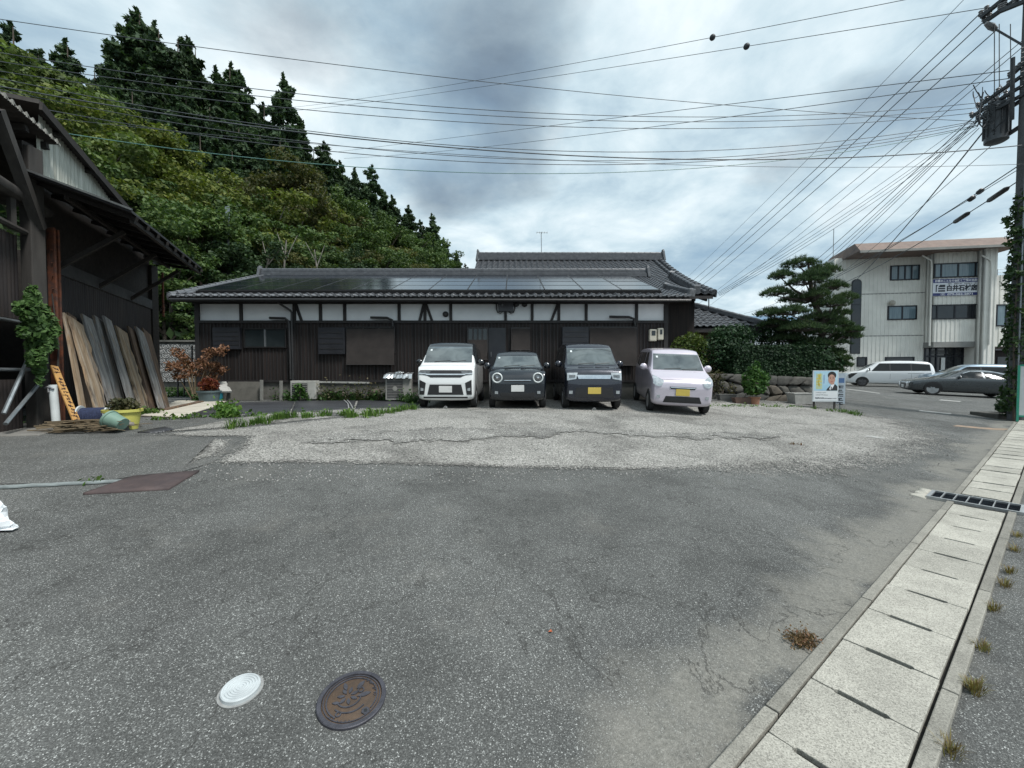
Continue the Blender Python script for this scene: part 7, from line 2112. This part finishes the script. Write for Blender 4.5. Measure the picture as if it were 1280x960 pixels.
# telephone mark and shop emblem
m = MB(); kq = kcB - wB * .29; zq = (zb0 + zc1) / 2; e = hB * .055
def bq(a, c2, d2, w_): m.prism([(a[0], a[1]), (a[0] + w_[0], a[1]), (a[0] + w_[0], a[1] + w_[1]), (a[0], a[1] + w_[1])], lambda u, v, t: bp(u, t, v), c2, d2)
for a, w_ in (((kq - 2 * e, zq - e), (4 * e, .02)), ((kq - 2 * e, zq + e - .02), (4 * e, .02)), ((kq - 2 * e, zq - e), (.02, 2 * e)), ((kq + 2 * e - .02, zq - e), (.02, 2 * e)), ((kq - e, zq - .01), (2 * e, .05))): bq(a, oB + .106, oB + .112, w_)
m.build('telephone_mark', MAT_TXW, ban)
m = MB(); ke = kb0 + wB * .06; ze = zb0 + hB * .24; se = hB * .42
m.prism([(ke, ze), (ke + se * .13, ze), (ke + se * .13, ze + se * .78), (ke + se * .34, ze + se), (ke, ze + se)], lambda u, v, t: bp(u, t, v), oB + .10, oB + .106)
for y0, y1, sl_ in ((.66, 1.0, .22), (.36, .56, 0), (.02, .24, 0)):
    m.prism([(ke + se * (.30 + sl_ * .0), ze + se * y0), (ke + se * 1.15, ze + se * y0), (ke + se * 1.15, ze + se * y1), (ke + se * (.30 + sl_), ze + se * y1)], lambda u, v, t: bp(u, t, v), oB + .10, oB + .106)
m.build('shop_emblem', MAT_TXK, ban)

# dark house seen past the shop
q = P(1262, 450, 44)
dh = thing('far_house', (q.x, 44, 1), 'dark timber house far behind the shop building', 'house')
m = MB(); m.span(q.x - 2, q.x + 12, 44, 52, .6, 8.3); m.build('wall', MAT_SIDING, dh)
for k in range(3):
    for zz in (2.2, 4.6, 6.6):
        m = MB(); m.span(q.x - 1.4 + k * 2.6, q.x + .2 + k * 2.6, 43.93, 44.0, zz, zz + 1.1); m.build('window', MAT_DGLASS, dh)
m = MB(); m.add([(q.x - 2.8, 43.2, 8.2), (q.x + 12.8, 43.2, 8.2), (q.x + 12.8, 48, 10.2), (q.x - 2.8, 48, 10.2), (q.x - 2.8, 52.8, 8.2), (q.x + 12.8, 52.8, 8.2)], [(0, 1, 2, 3), (3, 2, 5, 4), (0, 3, 4), (1, 5, 2), (0, 4, 5, 1)]); m.build('roof', MAT_TILE, dh)
for zz in (4.1, 6.4): m = MB(); m.span(q.x - 2.3, q.x + 12, 43.4, 44, zz - .1, zz); m.build('pent_ledge', MAT_TILE, dh)
# pale blue roof behind the annex
q = P(945, 396, 30); bh = thing('blue_roof_house', (q.x, 31, 1), 'low house with pale blue metal roof behind the pine', 'house')
m = MB(); m.span(q.x - 2, q.x + 5, 31, 36, .7, q.z - .3); m.build('wall', MAT_PLASTER, bh)
m = MB(); m.add([(q.x - 3, 30, q.z - .4), (q.x + 6, 30, q.z - .4), (q.x + 5, 33.5, q.z + .55), (q.x - 1, 33.5, q.z + .55), (q.x - 3, 37, q.z - .4), (q.x + 6, 37, q.z - .4)], [(0, 1, 2, 3), (3, 2, 5, 4), (0, 3, 4), (1, 5, 2), (0, 4, 5, 1)]); m.build('roof', M('blue_metal_roof', (.10, .19, .29), (.08, .15, .23), 2, .5), bh)
# painted lines on the far parking lot
MAT_LINE = M('worn_white_line', (.40, .40, .38), (.2, .2, .19), 9, .8); MAT_LINEO = M('worn_orange_line', (.30, .20, .13), (.17, .15, .12), 9, .8)
for pts, mt in (([(1058, 486), (1100, 491.5), (1100, 492.3), (1057, 486.6)], MAT_LINE), ([(1176, 499.5), (1202, 501.6), (1200, 502.6), (1172, 500.3)], MAT_LINE), ([(1150, 513), (1190, 517), (1188, 518), (1147, 514)], MAT_LINE), ([(1196, 531.5), (1262, 536), (1255, 538), (1192, 533)], MAT_LINEO), ([(1085, 545.5), (1108, 548), (1103, 549.5), (1080, 547)], MAT_LINE)):
    struct(drape('painted_line', px_poly(pts), .005 if pts[0][0] != 1085 else .02, mt, .3, .3, .02))

# ------------------------------------------------------------------ poster board and narrow sign
pb_ = G(1031, 511.5); RZ = radians(-4)
pbd = thing('poster_board', pb_, 'portrait poster board on two short posts beside the stone wall', 'poster board', rot=(0, 0, RZ))
k_ = pb_.y / F_PX
Wd, zb_, zt_ = 30.5 * k_, 9.5 * k_, 48.5 * k_
m = MB(); m.box((0, 0, (zb_ + zt_) / 2), (Wd, .03, zt_ - zb_)); m.build('board', M('poster_pale_frame', (.52, .56, .57), (.44, .48, .5), 3, .5), pbd, local=True)
for sx in (-1, 1): m = MB(); m.box((sx * Wd * .40, .035, zt_ * .5), (.05, .035, zt_)); m.build('post', MAT_OLDW, pbd, local=True)
fy = -.0165
def card(x0, x1, z0, z1, mat, name, d=.0):
    m = MB(); m.box((Wd * (x0 + x1) / 2, fy - d, zb_ + (zt_ - zb_) * (z0 + z1) / 2), (Wd * (x1 - x0), .003, (zt_ - zb_) * (z1 - z0))); return m.build(name, mat, pbd, local=True)
card(-.455, .455, .35, .975, M('poster_sky_blue', (.26, .46, .60), (.42, .58, .66), 2.2, .5), 'poster_picture')
card(-.455, .455, .03, .34, M('poster_white', (.62, .65, .66), (.58, .6, .62), 3, .5), 'poster_caption')
def disc(cx_, cz_, rx, rz, mat, name, d, n=20, cut=None):
    m = MB(); W_, Hh = Wd, (zt_ - zb_)
    m.prism([(W_ * cx_ + rx * cos(2 * pi * i / n) * W_, zb_ + Hh * cz_ + rz * sin(2 * pi * i / n) * Hh) for i in range(n)], lambda u, v, t: Vector((u, t, v)), fy - d, fy - d - .001); return m.build(name, mat, pbd, local=True)
def ppoly(pts, mat, name, d):
    m = MB(); m.prism([(Wd * u, zb_ + (zt_ - zb_) * v) for u, v in pts], lambda u, v, t: Vector((u, t, v)), fy - d, fy - d - .001); return m.build(name, mat, pbd, local=True)
card(-.38, -.14, .40, .90, M('poster_yellow_panel', (.33, .45, .40), (.42, .48, .25), 5, .5), 'title_panel', .002)
MAT_PYEL = M('poster_yellow', (.62, .50, .08), (.55, .45, .08), 4, .5)
r_ = random.Random(9)
for i in range(4):
    zc_ = .84 - i * .095
    m = MB()
    for k in range(5):
        a = r_.choice((0, pi / 2)) + r_.uniform(-.2, .2); u0, v0 = -.26 + r_.uniform(-.05, .05), zc_ + r_.uniform(-.02, .02); L = .07
        p0 = Vector((Wd * u0 - cos(a) * L * Wd, fy - .005, zb_ + (zt_ - zb_) * v0 - sin(a) * L * Wd)); p1 = Vector((Wd * u0 + cos(a) * L * Wd, fy - .005, zb_ + (zt_ - zb_) * v0 + sin(a) * L * Wd)); m.beam(p0, p1, .018, .002, (0, 1, 0))
    m.build('title_character', MAT_PYEL, pbd, local=True)
card(-.09, -.05, .58, .86, M('poster_small_blue', (.12, .2, .38), (.3, .4, .5), 30, .5), 'side_caption', .002)
MAT_SUIT = M('print_suit', (.016, .018, .02), (.025, .027, .03), 6, .6); MAT_SKIN = M('print_skin', (.46, .27, .20), (.40, .22, .165), 6, .6); MAT_HAIR = M('print_hair', (.014, .012, .012), (.02, .018, .017), 8, .6)
ppoly([(.02, .355), (.06, .42), (.16, .50), (.22, .53), (.36, .56), (.42, .52), (.453, .48), (.453, .355)], MAT_SUIT, 'print_jacket', .002)
ppoly([(.14, .40), (.20, .53), (.30, .57), (.34, .55), (.24, .40), (.2, .36)], MAT_TXW, 'print_shirt', .003)
ppoly([(.185, .37), (.20, .47), (.23, .48), (.235, .37)], MAT_SUIT, 'print_tie', .004)
ppoly([(.20, .54), (.33, .56), (.32, .66), (.2, .66)], MAT_SKIN, 'print_neck', .0035)
disc(.235, .84, .165, .125, MAT_HAIR, 'print_hair', .003); disc(.225, .715, .135, .155, MAT_SKIN, 'print_face', .0045)
for sx in (-1, 1): disc(.225 + sx * .055, .745, .022, .010, MAT_HAIR, 'print_eye', .006, 10); disc(.225 + sx * .055, .785, .035, .008, MAT_HAIR, 'print_brow', .006, 10)
disc(.225, .64, .05, .012, M('print_mouth', (.35, .1, .09), (.3, .09, .08), 6, .6), 'print_mouth', .006, 12); disc(.228, .70, .018, .022, M('print_nose', (.38, .2, .15), (.35, .19, .14), 6, .6), 'print_nose', .006, 10)
m = MB()
for row, (z, h, x0, x1) in enumerate(((.285, .016, -.38, .0), (.215, .02, -.38, .08), (.115, .05, -.40, -.06), (.105, .026, -.04, .42))):
    x = x0
    while x < x1:
        w_ = r_.uniform(.018, .045); 
        if row == 3 and x > .2: h = .016
        m.box((Wd * (x + w_ / 2), fy - .003, zb_ + (zt_ - zb_) * (z + r_.uniform(-.004, .004))), (Wd * w_, .002, (zt_ - zb_) * h * r_.uniform(.6, 1))); x += w_ + .012
m.build('caption_lettering', MAT_TXK, pbd, local=True)
q = G(1049.5, 512.5); ns = thing('narrow_sign', q, 'narrow upright white sign with blue and black lettering beside the poster board', 'sign', rot=(0, 0, radians(-40)))
kk = q.y / F_PX; m = MB(); m.box((0, 0, 27 * kk), (10 * kk, .02, 38 * kk)); m.build('board', M('sign_white', (.62, .66, .7), (.5, .56, .62), 3, .5), ns, local=True)
m = MB(); m.box((-.0, .03, 20 * kk), (.03, .03, 40 * kk)); m.build('post', MAT_GPIPE, ns, local=True)
m = MB(); m.box((0, -.0115, 37 * kk), (8 * kk, .003, 6 * kk)); m.build('blue_block', M('sign_blue', (.12, .22, .42), (.1, .18, .36), 3, .5), ns, local=True)
m = MB()
for i in range(5):
    z = (30 - i * 5.2) * kk
    m.box((r_.uniform(-1, 1) * kk, -.0115, z), (6 * kk, .003, 1.2 * kk)); m.box((r_.uniform(-2, 2) * kk, -.0112, z - 1.4 * kk), (1.3 * kk, .003, 3 * kk)); m.box((1.5 * kk, -.0118, z - 2.2 * kk), (3.4 * kk, .003, 1.0 * kk))
m.build('lettering', MAT_TXK, ns, local=True)

# ------------------------------------------------------------------ utility pole with its gear
ub = P(1270.5, 520, 12.0); ub = Vector((ub.x, 12.0, H(ub.x, 12.0)))
MAT_POLEC = M('pole_concrete', (.085, .09, .095), (.065, .068, .07), 3, .85)
MAT_GEAR = M('line_gear_dark', (.035, .04, .045), (.06, .065, .07), 6, .6, .3)
MAT_INS = M('insulator_porcelain', (.12, .12, .125), (.2, .2, .2), 6, .3)
up_ = thing('utility_pole', ub, 'concrete utility pole crowded with transformer, crossarms and wires', 'utility pole')
m = MB(); m.tube([ub - Vector((0, 0, .2)), ub + Vector((0, 0, 15))], [.19, .14], 16); m.build('shaft', MAT_POLEC, up_, smooth=True)
ux = ub.x
def zpx(py, d=12.0): return P(1260, py, d).z
def arm(p0, p1, w=.09, name='crossarm'):
    a, b2 = P(*p0), P(*p1); m = MB(); m.beam(a, b2, w, w); return a, b2, m.build(name, MAT_GEAR, up_)
def insul(p, o, n=3, r=.07, up=1):
    m = MB(); prof = [(.02, 0)]
    for i in range(n): prof += [(r, .02 + i * .06), (r * .9, .045 + i * .06), (.03, .06 + i * .06)]
    m.lathe([(a, b2 * up) for a, b2 in prof], 10, p); m.build('insulator', MAT_INS, o, smooth=True)
for p0, p1 in (((1290, -30, 11.8), (1226, 22, 12.9)), ((1290, -14, 11.8), (1230, 28, 12.9)), ((1290, -2, 11.9), (1250, 14, 12.4))):
    a, b2, o = arm(p0, p1, .10)
    for t in (.0, .12, .45): insul(b2.lerp(a, t) + Vector((0, 0, .04)), o, 3, .06)
for p0, p1 in (((1290, 86, 11.8), (1222, 134, 13.2)), ((1290, 100, 11.8), (1214, 146, 13.4)), ((1290, 112, 11.8), (1222, 150, 13.0)), ((1284, 76, 11.9), (1262, 96, 12.4))):
    a, b2, o = arm(p0, p1, .085)
    for t in (.0, .18, .4, .6): insul(b2.lerp(a, t) + Vector((0, 0, .03)), o, 2, .055)
m = MB(); m.tube([P(1266, 72, 12), P(1265, 150, 12.2)], .05, 7); m.build('gear_post', MAT_GEAR, up_)
m = MB(); m.beam(P(1288, 62, 11.95), P(1240, 34, 12.7), .05, .05); m.build('stay_arm', MAT_GEAR, up_)
m = MB(); m.tube([P(1232, 29, 12.7), P(1239, 33, 12.7), P(1245, 37, 12.7)], [.05, .09, .06], 8); m.build('cutout_switch', MAT_INS, up_, smooth=True)
tq = P(1246, 154, 12.7)
m = MB(); m.lathe([(.20, -.60), (.265, -.56), (.265, .46), (.28, .48), (.28, .55), (.17, .61), (0, .63)], 24, tq); tr_ = m.build('transformer', M('transformer_grey', (.075, .085, .095), (.06, .065, .07), 4, .5, .3), up_, smooth=True)
for a_ in (0, 1.2, 2.5, 3.8): m = MB(); m.lathe([(.03, 0), (.06, .04), (.03, .08), (.06, .12), (.02, .2)], 8, tq + Vector((.15 * cos(a_), .15 * sin(a_), .56))); m.build('bushing', MAT_INS, tr_, smooth=True)
for k in range(12):
    a_ = 2 * pi * k / 12; m = MB(); m.beam(tq + Vector((.275 * cos(a_), .275 * sin(a_), -.42)), tq + Vector((.275 * cos(a_), .275 * sin(a_), .40)), .02, .05, (cos(a_), sin(a_), 0)); m.build('cooling_fin', MAT_GEAR, tr_)
m = MB(); m.beam(tq + Vector((.2, 0, -.45)), (ux, 12, tq.z - .40), .08, .10); m.build('transformer_bracket', MAT_GEAR, up_)
m = MB(); m.beam(tq + Vector((.2, 0, .35)), (ux, 12, tq.z + .35), .08, .10); m.build('transformer_bracket', MAT_GEAR, up_)
r_ = random.Random(4)
for k in range(30):   # jumper loops
    q0, q1 = P(r_.uniform(1216, 1268), r_.uniform(104, 150), r_.uniform(12.2, 13.2)), P(r_.uniform(1214, 1272), r_.uniform(112, 160), r_.uniform(12.2, 13.2))
    m = MB(); mid = q0.lerp(q1, .5) + Vector((r_.uniform(-.2, .1), 0, -r_.uniform(.1, .5)))
    pts = [q0.lerp(mid, t).lerp(mid.lerp(q1, t), t) for t in np.linspace(0, 1, 9)]
    m.tube(pts, r_.choice((.009, .012, .016)), 5); m.build('jumper_cable', MAT_GEAR, up_)
for k, dx_ in enumerate((0, 6, 20)):
    m = MB(); m.tube([P(1243 + dx_, 30, 12.6), P(1243 + dx_ * 1.03, 120, 12.6)], .011, 5); m.build('down_lead', MAT_GEAR, up_)
for k in range(9):
    z = zpx(60 + k * 6); m = MB(); m.tube([Vector((ux - .30, 11.95, z - .05)), Vector((ux - .1, 11.95, z + .03))], .012, 5); m.build('step_bolt', MAT_GEAR, up_)
m = MB(); m.tube([(ux - .20, 11.84, zpx(175)), (ux - .21, 11.83, zpx(470))], .018, 6); m.build('cable_duct', MAT_GPIPE, up_)
# ivy on the pole
iv2 = thing('ivy', ub, 'ragged ivy climbing the utility pole above the green framed sign', 'ivy')
Cs, Ns = [], []
for k in range(48):
    z = .3 + k * .15
    if z > 7.0: break
    rr = (.23 + .10 * max(0, sin(k * .55)) + .06 * random.random()) * (1 if z < 5.6 else .8)
    p, d = blob_points((random.gauss(0, .06), random.gauss(0, .06), z), (rr, rr, .22), 110, .6); Cs.append(p); Ns.append(d)
for k in range(14): p, d = blob_points((-.24 - random.random() * .16, random.uniform(-.3, .1), random.uniform(3.2, 6.8)), (.16, .1, .05), 14, .1); Cs.append(p); Ns.append(d)
Vv, Ff = leaf_cards(np.vstack(Cs), .085, .0, 1.4, .4, np.vstack(Ns)); mesh_np('foliage', Vv, Ff, leaf_mat('pole_ivy_leaf', (.014, .035, .012), (.028, .058, .018), (.05, .085, .028), .2), iv2)
m = MB(); m.tube([(-.2, -.1, 0), (-.22, -.05, 2.5), (-.2, -.08, 5)], [.03, .025, .01], 6); m.build('stem', MAT_BARK, iv2, local=True)
# planter with bush and green framed sign at the pole foot
q = G(1262, 524); kb_ = thing('kerb_planter', q, 'small stone edged bed with a dark bush at the pole foot', 'planter', rot=(0, 0, radians(-8)))
m = MB(); m.box((.2, .35, .06), (1.2, .9, .22)); m.build('stone_edge', MAT_FIELD[0], kb_, local=True, bevel=.03)
p, d = blob_points((.22, .3, .36), (.26, .3, .26), 500, .4); Vv, Ff = leaf_cards(p, .07, .2, 1.5, .4, d); mesh_np('foliage', Vv, Ff, MAT_HEDGE, kb_)
q = G(1279, 527); q.y -= .3; q.x -= .45; q.z = H(q.x, q.y)
gs = thing('green_sign', q, 'white sign in a bright green frame standing at the utility pole', 'sign', rot=(0, 0, radians(-38)))
m = MB(); m.box((.18, 0, .92), (.5, .02, 1.45)); m.build('board', MAT_PLW, gs, local=True)
m = MB()
for x in (-.07, .43): m.box((x, -.004, .85), (.045, .04, 1.62))
m.box((.18, -.004, 1.66), (.455, .04, .045)); m.box((.18, -.004, .2), (.455, .04, .045)); m.build('frame', M('sign_green', (.03, .30, .20), (.025, .24, .16), 4, .5), gs, local=True)
m = MB(); m.box((.18, -.013, 1.45), (.3, .004, .2)); m.build('red_block', M('sign_red', (.4, .08, .06), (.33, .07, .05), 4, .5), gs, local=True)

# ------------------------------------------------------------------ overhead wires
MAT_WIRE = M('wire_dark', (.045, .055, .062), (.06, .07, .078), 4, .6)
MAT_WGRN = M('wire_green', (.10, .22, .19), (.08, .18, .16), 4, .5)
def wire(a, b2, r, label, group, mat=MAT_WIRE, sag=0.0, name='power_line', n=40, extra=None, via=None):
    a, b2 = Vector(a), Vector(b2); pts = []
    for i in range(n + 1):
        t = i / n; q = a.lerp(b2, t); q.z -= sag * 4 * t * (1 - t); pts.append(q)
    m = MB(); m.tube(pts, r * .75, 5)
    o = m.build(name, mat, None, org=a); return tag(o, label, 'wire', group), pts
def fit_sag(a, b2, px_mid, py_mid):
    """sag so the span passes the given bearing at the given height"""
    a, b2 = Vector(a), Vector(b2); t = (px_mid - 640) / F_PX
    u = (t * a.y - a.x) / ((b2.x - a.x) - t * (b2.y - a.y)); q = a.lerp(b2, u)
    return (q.z - P(px_mid, py_mid, q.y).z) / (4 * u * (1 - u))
GA = 'wires spanning the lot to the utility pole'
LA = 'thin dark wire sagging across the sky from the shed side to the utility pole'
for (yl, xr_, yr, mid, r, mt) in ((24, 1226, 152, (640, 106), .010, MAT_WIRE), (66, 1228, 128, (740, 144), .011, MAT_WIRE), (77, 1228, 134, (760, 151), .011, MAT_WIRE), (89, 1228, 140, (760, 160), .011, MAT_WIRE),
                              (98, 1226, 150, (760, 190), .012, MAT_WIRE), (108, 1284, 181, (800, 198), .019, MAT_WIRE), (112, 1224, 152, (760, 201), .011, MAT_WIRE), (126, 1224, 156, (740, 206), .012, MAT_WIRE), (140, 1284, 205, (760, 203), .008, MAT_WIRE), (153, 1222, 158, (700, 217), .012, MAT_WGRN)):
    a = P(0, yl, 9.3); b2 = P(xr_, yr, 13.0 if xr_ < 1250 else 11.9); dirv = (a - b2); a2 = b2 + dirv * 1.25
    sg_ = fit_sag(a, b2, *mid)
    # extend past the frame edge along the same curve
    pts = []
    for i in range(49):
        t = -0.22 + 1.22 * i / 48; q = a.lerp(b2, t); q.z -= sg_ * 4 * t * (1 - t); pts.append(q)
    m = MB(); m.tube(pts, r * .78, 5); o = m.build('power_line', mt, None, org=pts[-1])
    lb = 'pale green insulated wire sagging lowest across the hill and sky' if mt is MAT_WGRN else ('thick black bundled cable crossing the sky to the utility pole' if r > .015 else LA)
    tag(o, lb, 'wire', GA)
GB = 'wires rising from behind the house past the utility pole'
for (p0, p1, mid, beads) in (((300, 140, 48), (1240, -22, 12.6), (640, 93), (885, 57)), ((330, 142, 48), (1244, 8, 12.4), (640, 103), (930, 65)), ((420, 190, 46), (1262, 88, 12.2), (900, 131), None), ((430, 198, 46), (1262, 98, 12.2), (900, 147), None)):
    a, b2 = P(*p0), P(*p1); sg_ = fit_sag(a, b2, *mid)
    o, pts = wire(a, b2, .014 if beads else .016, 'thin wire with a round damper climbing from the hill to the pole top' if beads else 'thin wire climbing from the hill to the middle of the pole', GB, sag=sg_, n=60)
    if beads:
        q = min(pts, key=lambda q: abs(640 + F_PX * q.x / q.y - beads[0])); m = MB(); m.sphere(q, .12, 10, 8); bd = m.build('line_damper', MAT_GEAR, o, smooth=True)
GC = 'wires running from the pole into the distance'
for (p0, p1, r) in (((1224, 18, 12.9), (848, 366, 46), .022), ((1230, 27, 12.9), (852, 370, 46), .022), ((1245, 38, 12.7), (858, 372, 46), .022), ((1216, -12, 12.6), (842, 362, 46), .012), ((1286, 44, 12.0), (870, 382, 46), .015), ((1286, 52, 12.0), (884, 384, 46), .015),
                   ((1224, 140, 13.0), (960, 374, 40), .020), ((1224, 146, 13.0), (968, 376, 40), .016), ((1222, 150, 13.0), (975, 376, 40), .016), ((1222, 152, 13.0), (985, 374, 40), .016), ((1224, 160, 13.0), (1000, 372, 40), .014), ((1228, 166, 13.0), (1068, 352, 33.5), .03), ((1246, 176, 12.7), (1010, 372, 38), .014)):
    wire(P(*p0), P(*p1), r, 'wire dropping from the utility pole towards the distant rooftops', GC, sag=.25)
for k, (x, y) in enumerate(((1222, 143), (1224, 150), (1220, 156), (1221, 160))):
    wire(P(x, y, 13.0), P(897 + k * .8, 366 + k * 1.2, 15.6), .010, 'service wire from the utility pole to the corner of the tiled roof', 'service wires to the tiled roof corner', sag=.12 + .05 * k)
for k, (p0, p1, sg_) in enumerate((((1284, 200, 11.9), (985, 372, 36), .5), ((1284, 219, 11.9), (1000, 372, 36), .6), ((1284, 205, 11.9), (930, 392, 36), .6))):
    o, pts = wire(P(*p0), P(*p1), .022 if k < 2 else .014, 'thick low telephone cable running from the pole behind the pine', 'low telephone cables behind the pine', sag=sg_, name='telephone_cable')
    for j, (u0, u1) in enumerate(((.028, .065), (.10, .135)) if k == 1 else ((.07, .078),)):
        a = P(*p0).lerp(P(*p1), u0); b2 = P(*p0).lerp(P(*p1), u1); a.z -= sg_ * 4 * u0 * (1 - u0); b2.z -= sg_ * 4 * u1 * (1 - u1) + .02; m = MB(); m.tube([a, a.lerp(b2, .12), a.lerp(b2, .88), b2], [.03, .075, .075, .03], 8); m.build('splice_sleeve', MAT_BLK, o, smooth=True)

# ================================================================== THINGS AT THE FOOT OF THE HOUSE
MAT_ACW = M('ac_off_white', (.44, .44, .41), (.34, .34, .31), 4, .6); MAT_ACG = M('ac_grille', (.06, .06, .06), (.09, .09, .088), 8, .6)
def ac_unit(px0, px1, py0, py1, d, label, cover=None, rot=0.0, shell=MAT_ACW):
    a, b2 = P(px0, py1, d), P(px1, py0, d); x0, x1 = a.x, b2.x; zb_ = H((x0 + x1) / 2, d); w_, h_ = x1 - x0, b2.z - zb_
    t = thing('air_conditioner', ((x0 + x1) / 2, d, zb_), label, 'air conditioner', 'outdoor units along the house', (0, 0, rot))
    m = MB(); m.box((0, .15, h_ / 2 + .03), (w_, .30, h_ - .06)); m.build('casing', shell, t, local=True, bevel=.015)
    for sx in (-1, 1): m = MB(); m.box((sx * w_ * .36, .15, .02), (.08, .3, .06)); m.build('foot', MAT_BLK, t, local=True)
    m = MB(); m.box((-w_ * .12, -.004, h_ * .52), (w_ * .62, .012, h_ * .72)); gr = m.build('grille', MAT_ACG, t, local=True)
    for k in range(7): m = MB(); m.box((-w_ * .12, -.014, h_ * (.22 + .1 * k)), (w_ * .6, .008, .010)); m.build('grille_bar', shell, gr, local=True)
    R = Matrix.Rotation(radians(90), 3, 'X'); m = MB(); m.lathe([(h_ * .09, .012), (h_ * .09, .022), (0, .024)], 14, (-w_ * .12, 0, h_ * .52), R); m.build('fan_hub', shell, gr, local=True)
    if cover:
        m = MB(); n = 9
        for i in range(n):
            u0, u1 = -.56 + 1.12 * i / n, -.56 + 1.12 * (i + 1) / n; z0, z1 = h_ + .03 + random.uniform(0, .05), h_ + .03 + random.uniform(0, .05)
            m.add([(w_ * u0, -.10, h_ - .06 + random.uniform(-.03, .03)), (w_ * u1, -.10, h_ - .06 + random.uniform(-.03, .03)), (w_ * u1, .02, z1), (w_ * u0, .02, z0), (w_ * u1, .34, z1 + .05), (w_ * u0, .34, z0 + .05)], [(0, 1, 2, 3), (3, 2, 4, 5)])
        m.sphere((.02, .1, h_ + .10), (.14, .1, .06), 8, 5, .25)
        m.build('foil_cover', M('crinkled_foil', (.62, .64, .65), (.5, .52, .53), 9, .3, .8, .5, 14), t, local=True)
ac_unit(363, 394, 476, 497.5, 12.95, 'weathered outdoor unit wrapped in creeper before the house wall')
ac_unit(482, 513, 470, 495, 12.6, 'outdoor unit with crinkled foil cover beside the white car', True, .06, M('ac_grey', (.30, .30, .28), (.22, .22, .2), 4, .6))
V, Fq = [], []
c = P(376, 488, 12.85); cs = [blob_points((c.x + dx, 12.9, c.z + dz), (.16, .06, .14), 60, .2)[0] for dx, dz in ((-.1, .1), (0, 0), (.05, -.15), (-.15, -.15))]
Vv, Ff = leaf_cards(np.vstack(cs) - np.array(c), .06, .2); cr = thing('creeper', c - Vector((0, 0, .5)), 'green creeper climbing over the weathered outdoor unit', 'creeper'); o = mesh_np('foliage', Vv + np.array([0, 0, .5]), Ff, MAT_SHRUB, cr)
m = MB(); m.tube([(0, .05, 0), (-.05, .02, .4), (.02, .03, .65)], [.012, .01, .004], 5); m.build('stem', MAT_BARK, cr, local=True)
# leaning concrete panel, posts, white plank and rocks along the foundation
def lean(px0, px1, py0, py1, d, mat, label, name, cat, th=.05, tilt=.15):
    a, b2 = P(px0, py1, d), P(px1, py0, d); zb_ = H((a.x + b2.x) / 2, d)
    m = MB(); h_ = b2.z - zb_; R = Matrix.Rotation(-tilt, 3, 'X'); m.box(Vector(((a.x + b2.x) / 2, d, zb_)) + R @ Vector((0, 0, h_ / 2)), (b2.x - a.x, th, h_), R)
    return tag(m.build(name, mat, None, bevel=.008, org=((a.x + b2.x) / 2, d, zb_)), label, cat)
lean(283, 325, 477, 496, 13.2, M('mossy_panel', (.13, .125, .11), (.08, .078, .068), 3, .9, bump=.3), 'stained concrete panel leaning at the house foundation', 'concrete_panel', 'concrete panel')
lean(325.5, 328, 475, 498, 13.1, M('post_grey', (.22, .22, .2), (.16, .16, .15), 4, .9), 'square grey post right of the stained concrete panel', 'stub_post', 'post', .08, .02)
lean(350, 352.5, 476, 498, 13.1, M('post_grey', (.22, .22, .2)), 'square grey post left of the weathered outdoor unit', 'stub_post', 'post', .08, .02)
m = MB(); a, b2 = P(395, 477.5, 13.3), P(461, 478.5, 13.3); m.beam(a, b2, .16, .05); tag(m.build('white_plank', M('dull_white_plank', (.40, .40, .38), (.3, .3, .28), 4, .8), None, org=a), 'long dull white plank lying on the foundation ledge', 'plank')
m = MB(); a, b2 = P(276, 478, 13.35), P(283, 490, 13.0); m.beam(a, b2, .3, .06); tag(m.build('white_plank', M('dull_white_plank', (.4, .4, .38)), None, org=b2), 'short white plank propped left of the stained panel', 'plank')
r_ = random.Random(8)
for k in range(16):
    x = P(400 + k * 7, 490, 13.3).x; y = 13.28 + r_.uniform(-.06, .08); z = H(x, y); s_ = r_.uniform(.14, .24)
    m = MB(); m.sphere((x, y, z + s_ * .7), (s_, s_ * .7, s_ * r_.uniform(.8, 1.3)), 9, 6, .16)
    tag(m.build('foundation_stone', MAT_FIELD[k % 3], None, smooth=True, org=(x, y, z)), 'rough field stone stacked along the house foundation behind weeds', 'stone', 'stones along the house foundation')
m = MB(); x = hx(449); m.tube([(x - .3, 8.9, H(x, 9) + .05), (x - .28, 11.6, H(x, 11.6) + .05)], .02, 5); 
m.v = []; m.f = []; m.mi = []
a, b2 = G(436, 513), G(430, 502); m.tube([a + Vector((0, 0, .045)), a.lerp(b2, .5) + Vector((.05, 0, .05)), b2 + Vector((0, 0, .045))], .016, 5); m.tube([a + Vector((.10, 0, .045)), a.lerp(b2, .5) + Vector((.12, 0, .05)), b2 + Vector((.11, 0, .045))], .016, 5)
tag(m.build('cable_pair', M('pale_cable', (.35, .36, .36), (.3, .3, .3), 5, .5), None, org=a), 'pair of pale cables laid across the weed mats', 'cable')
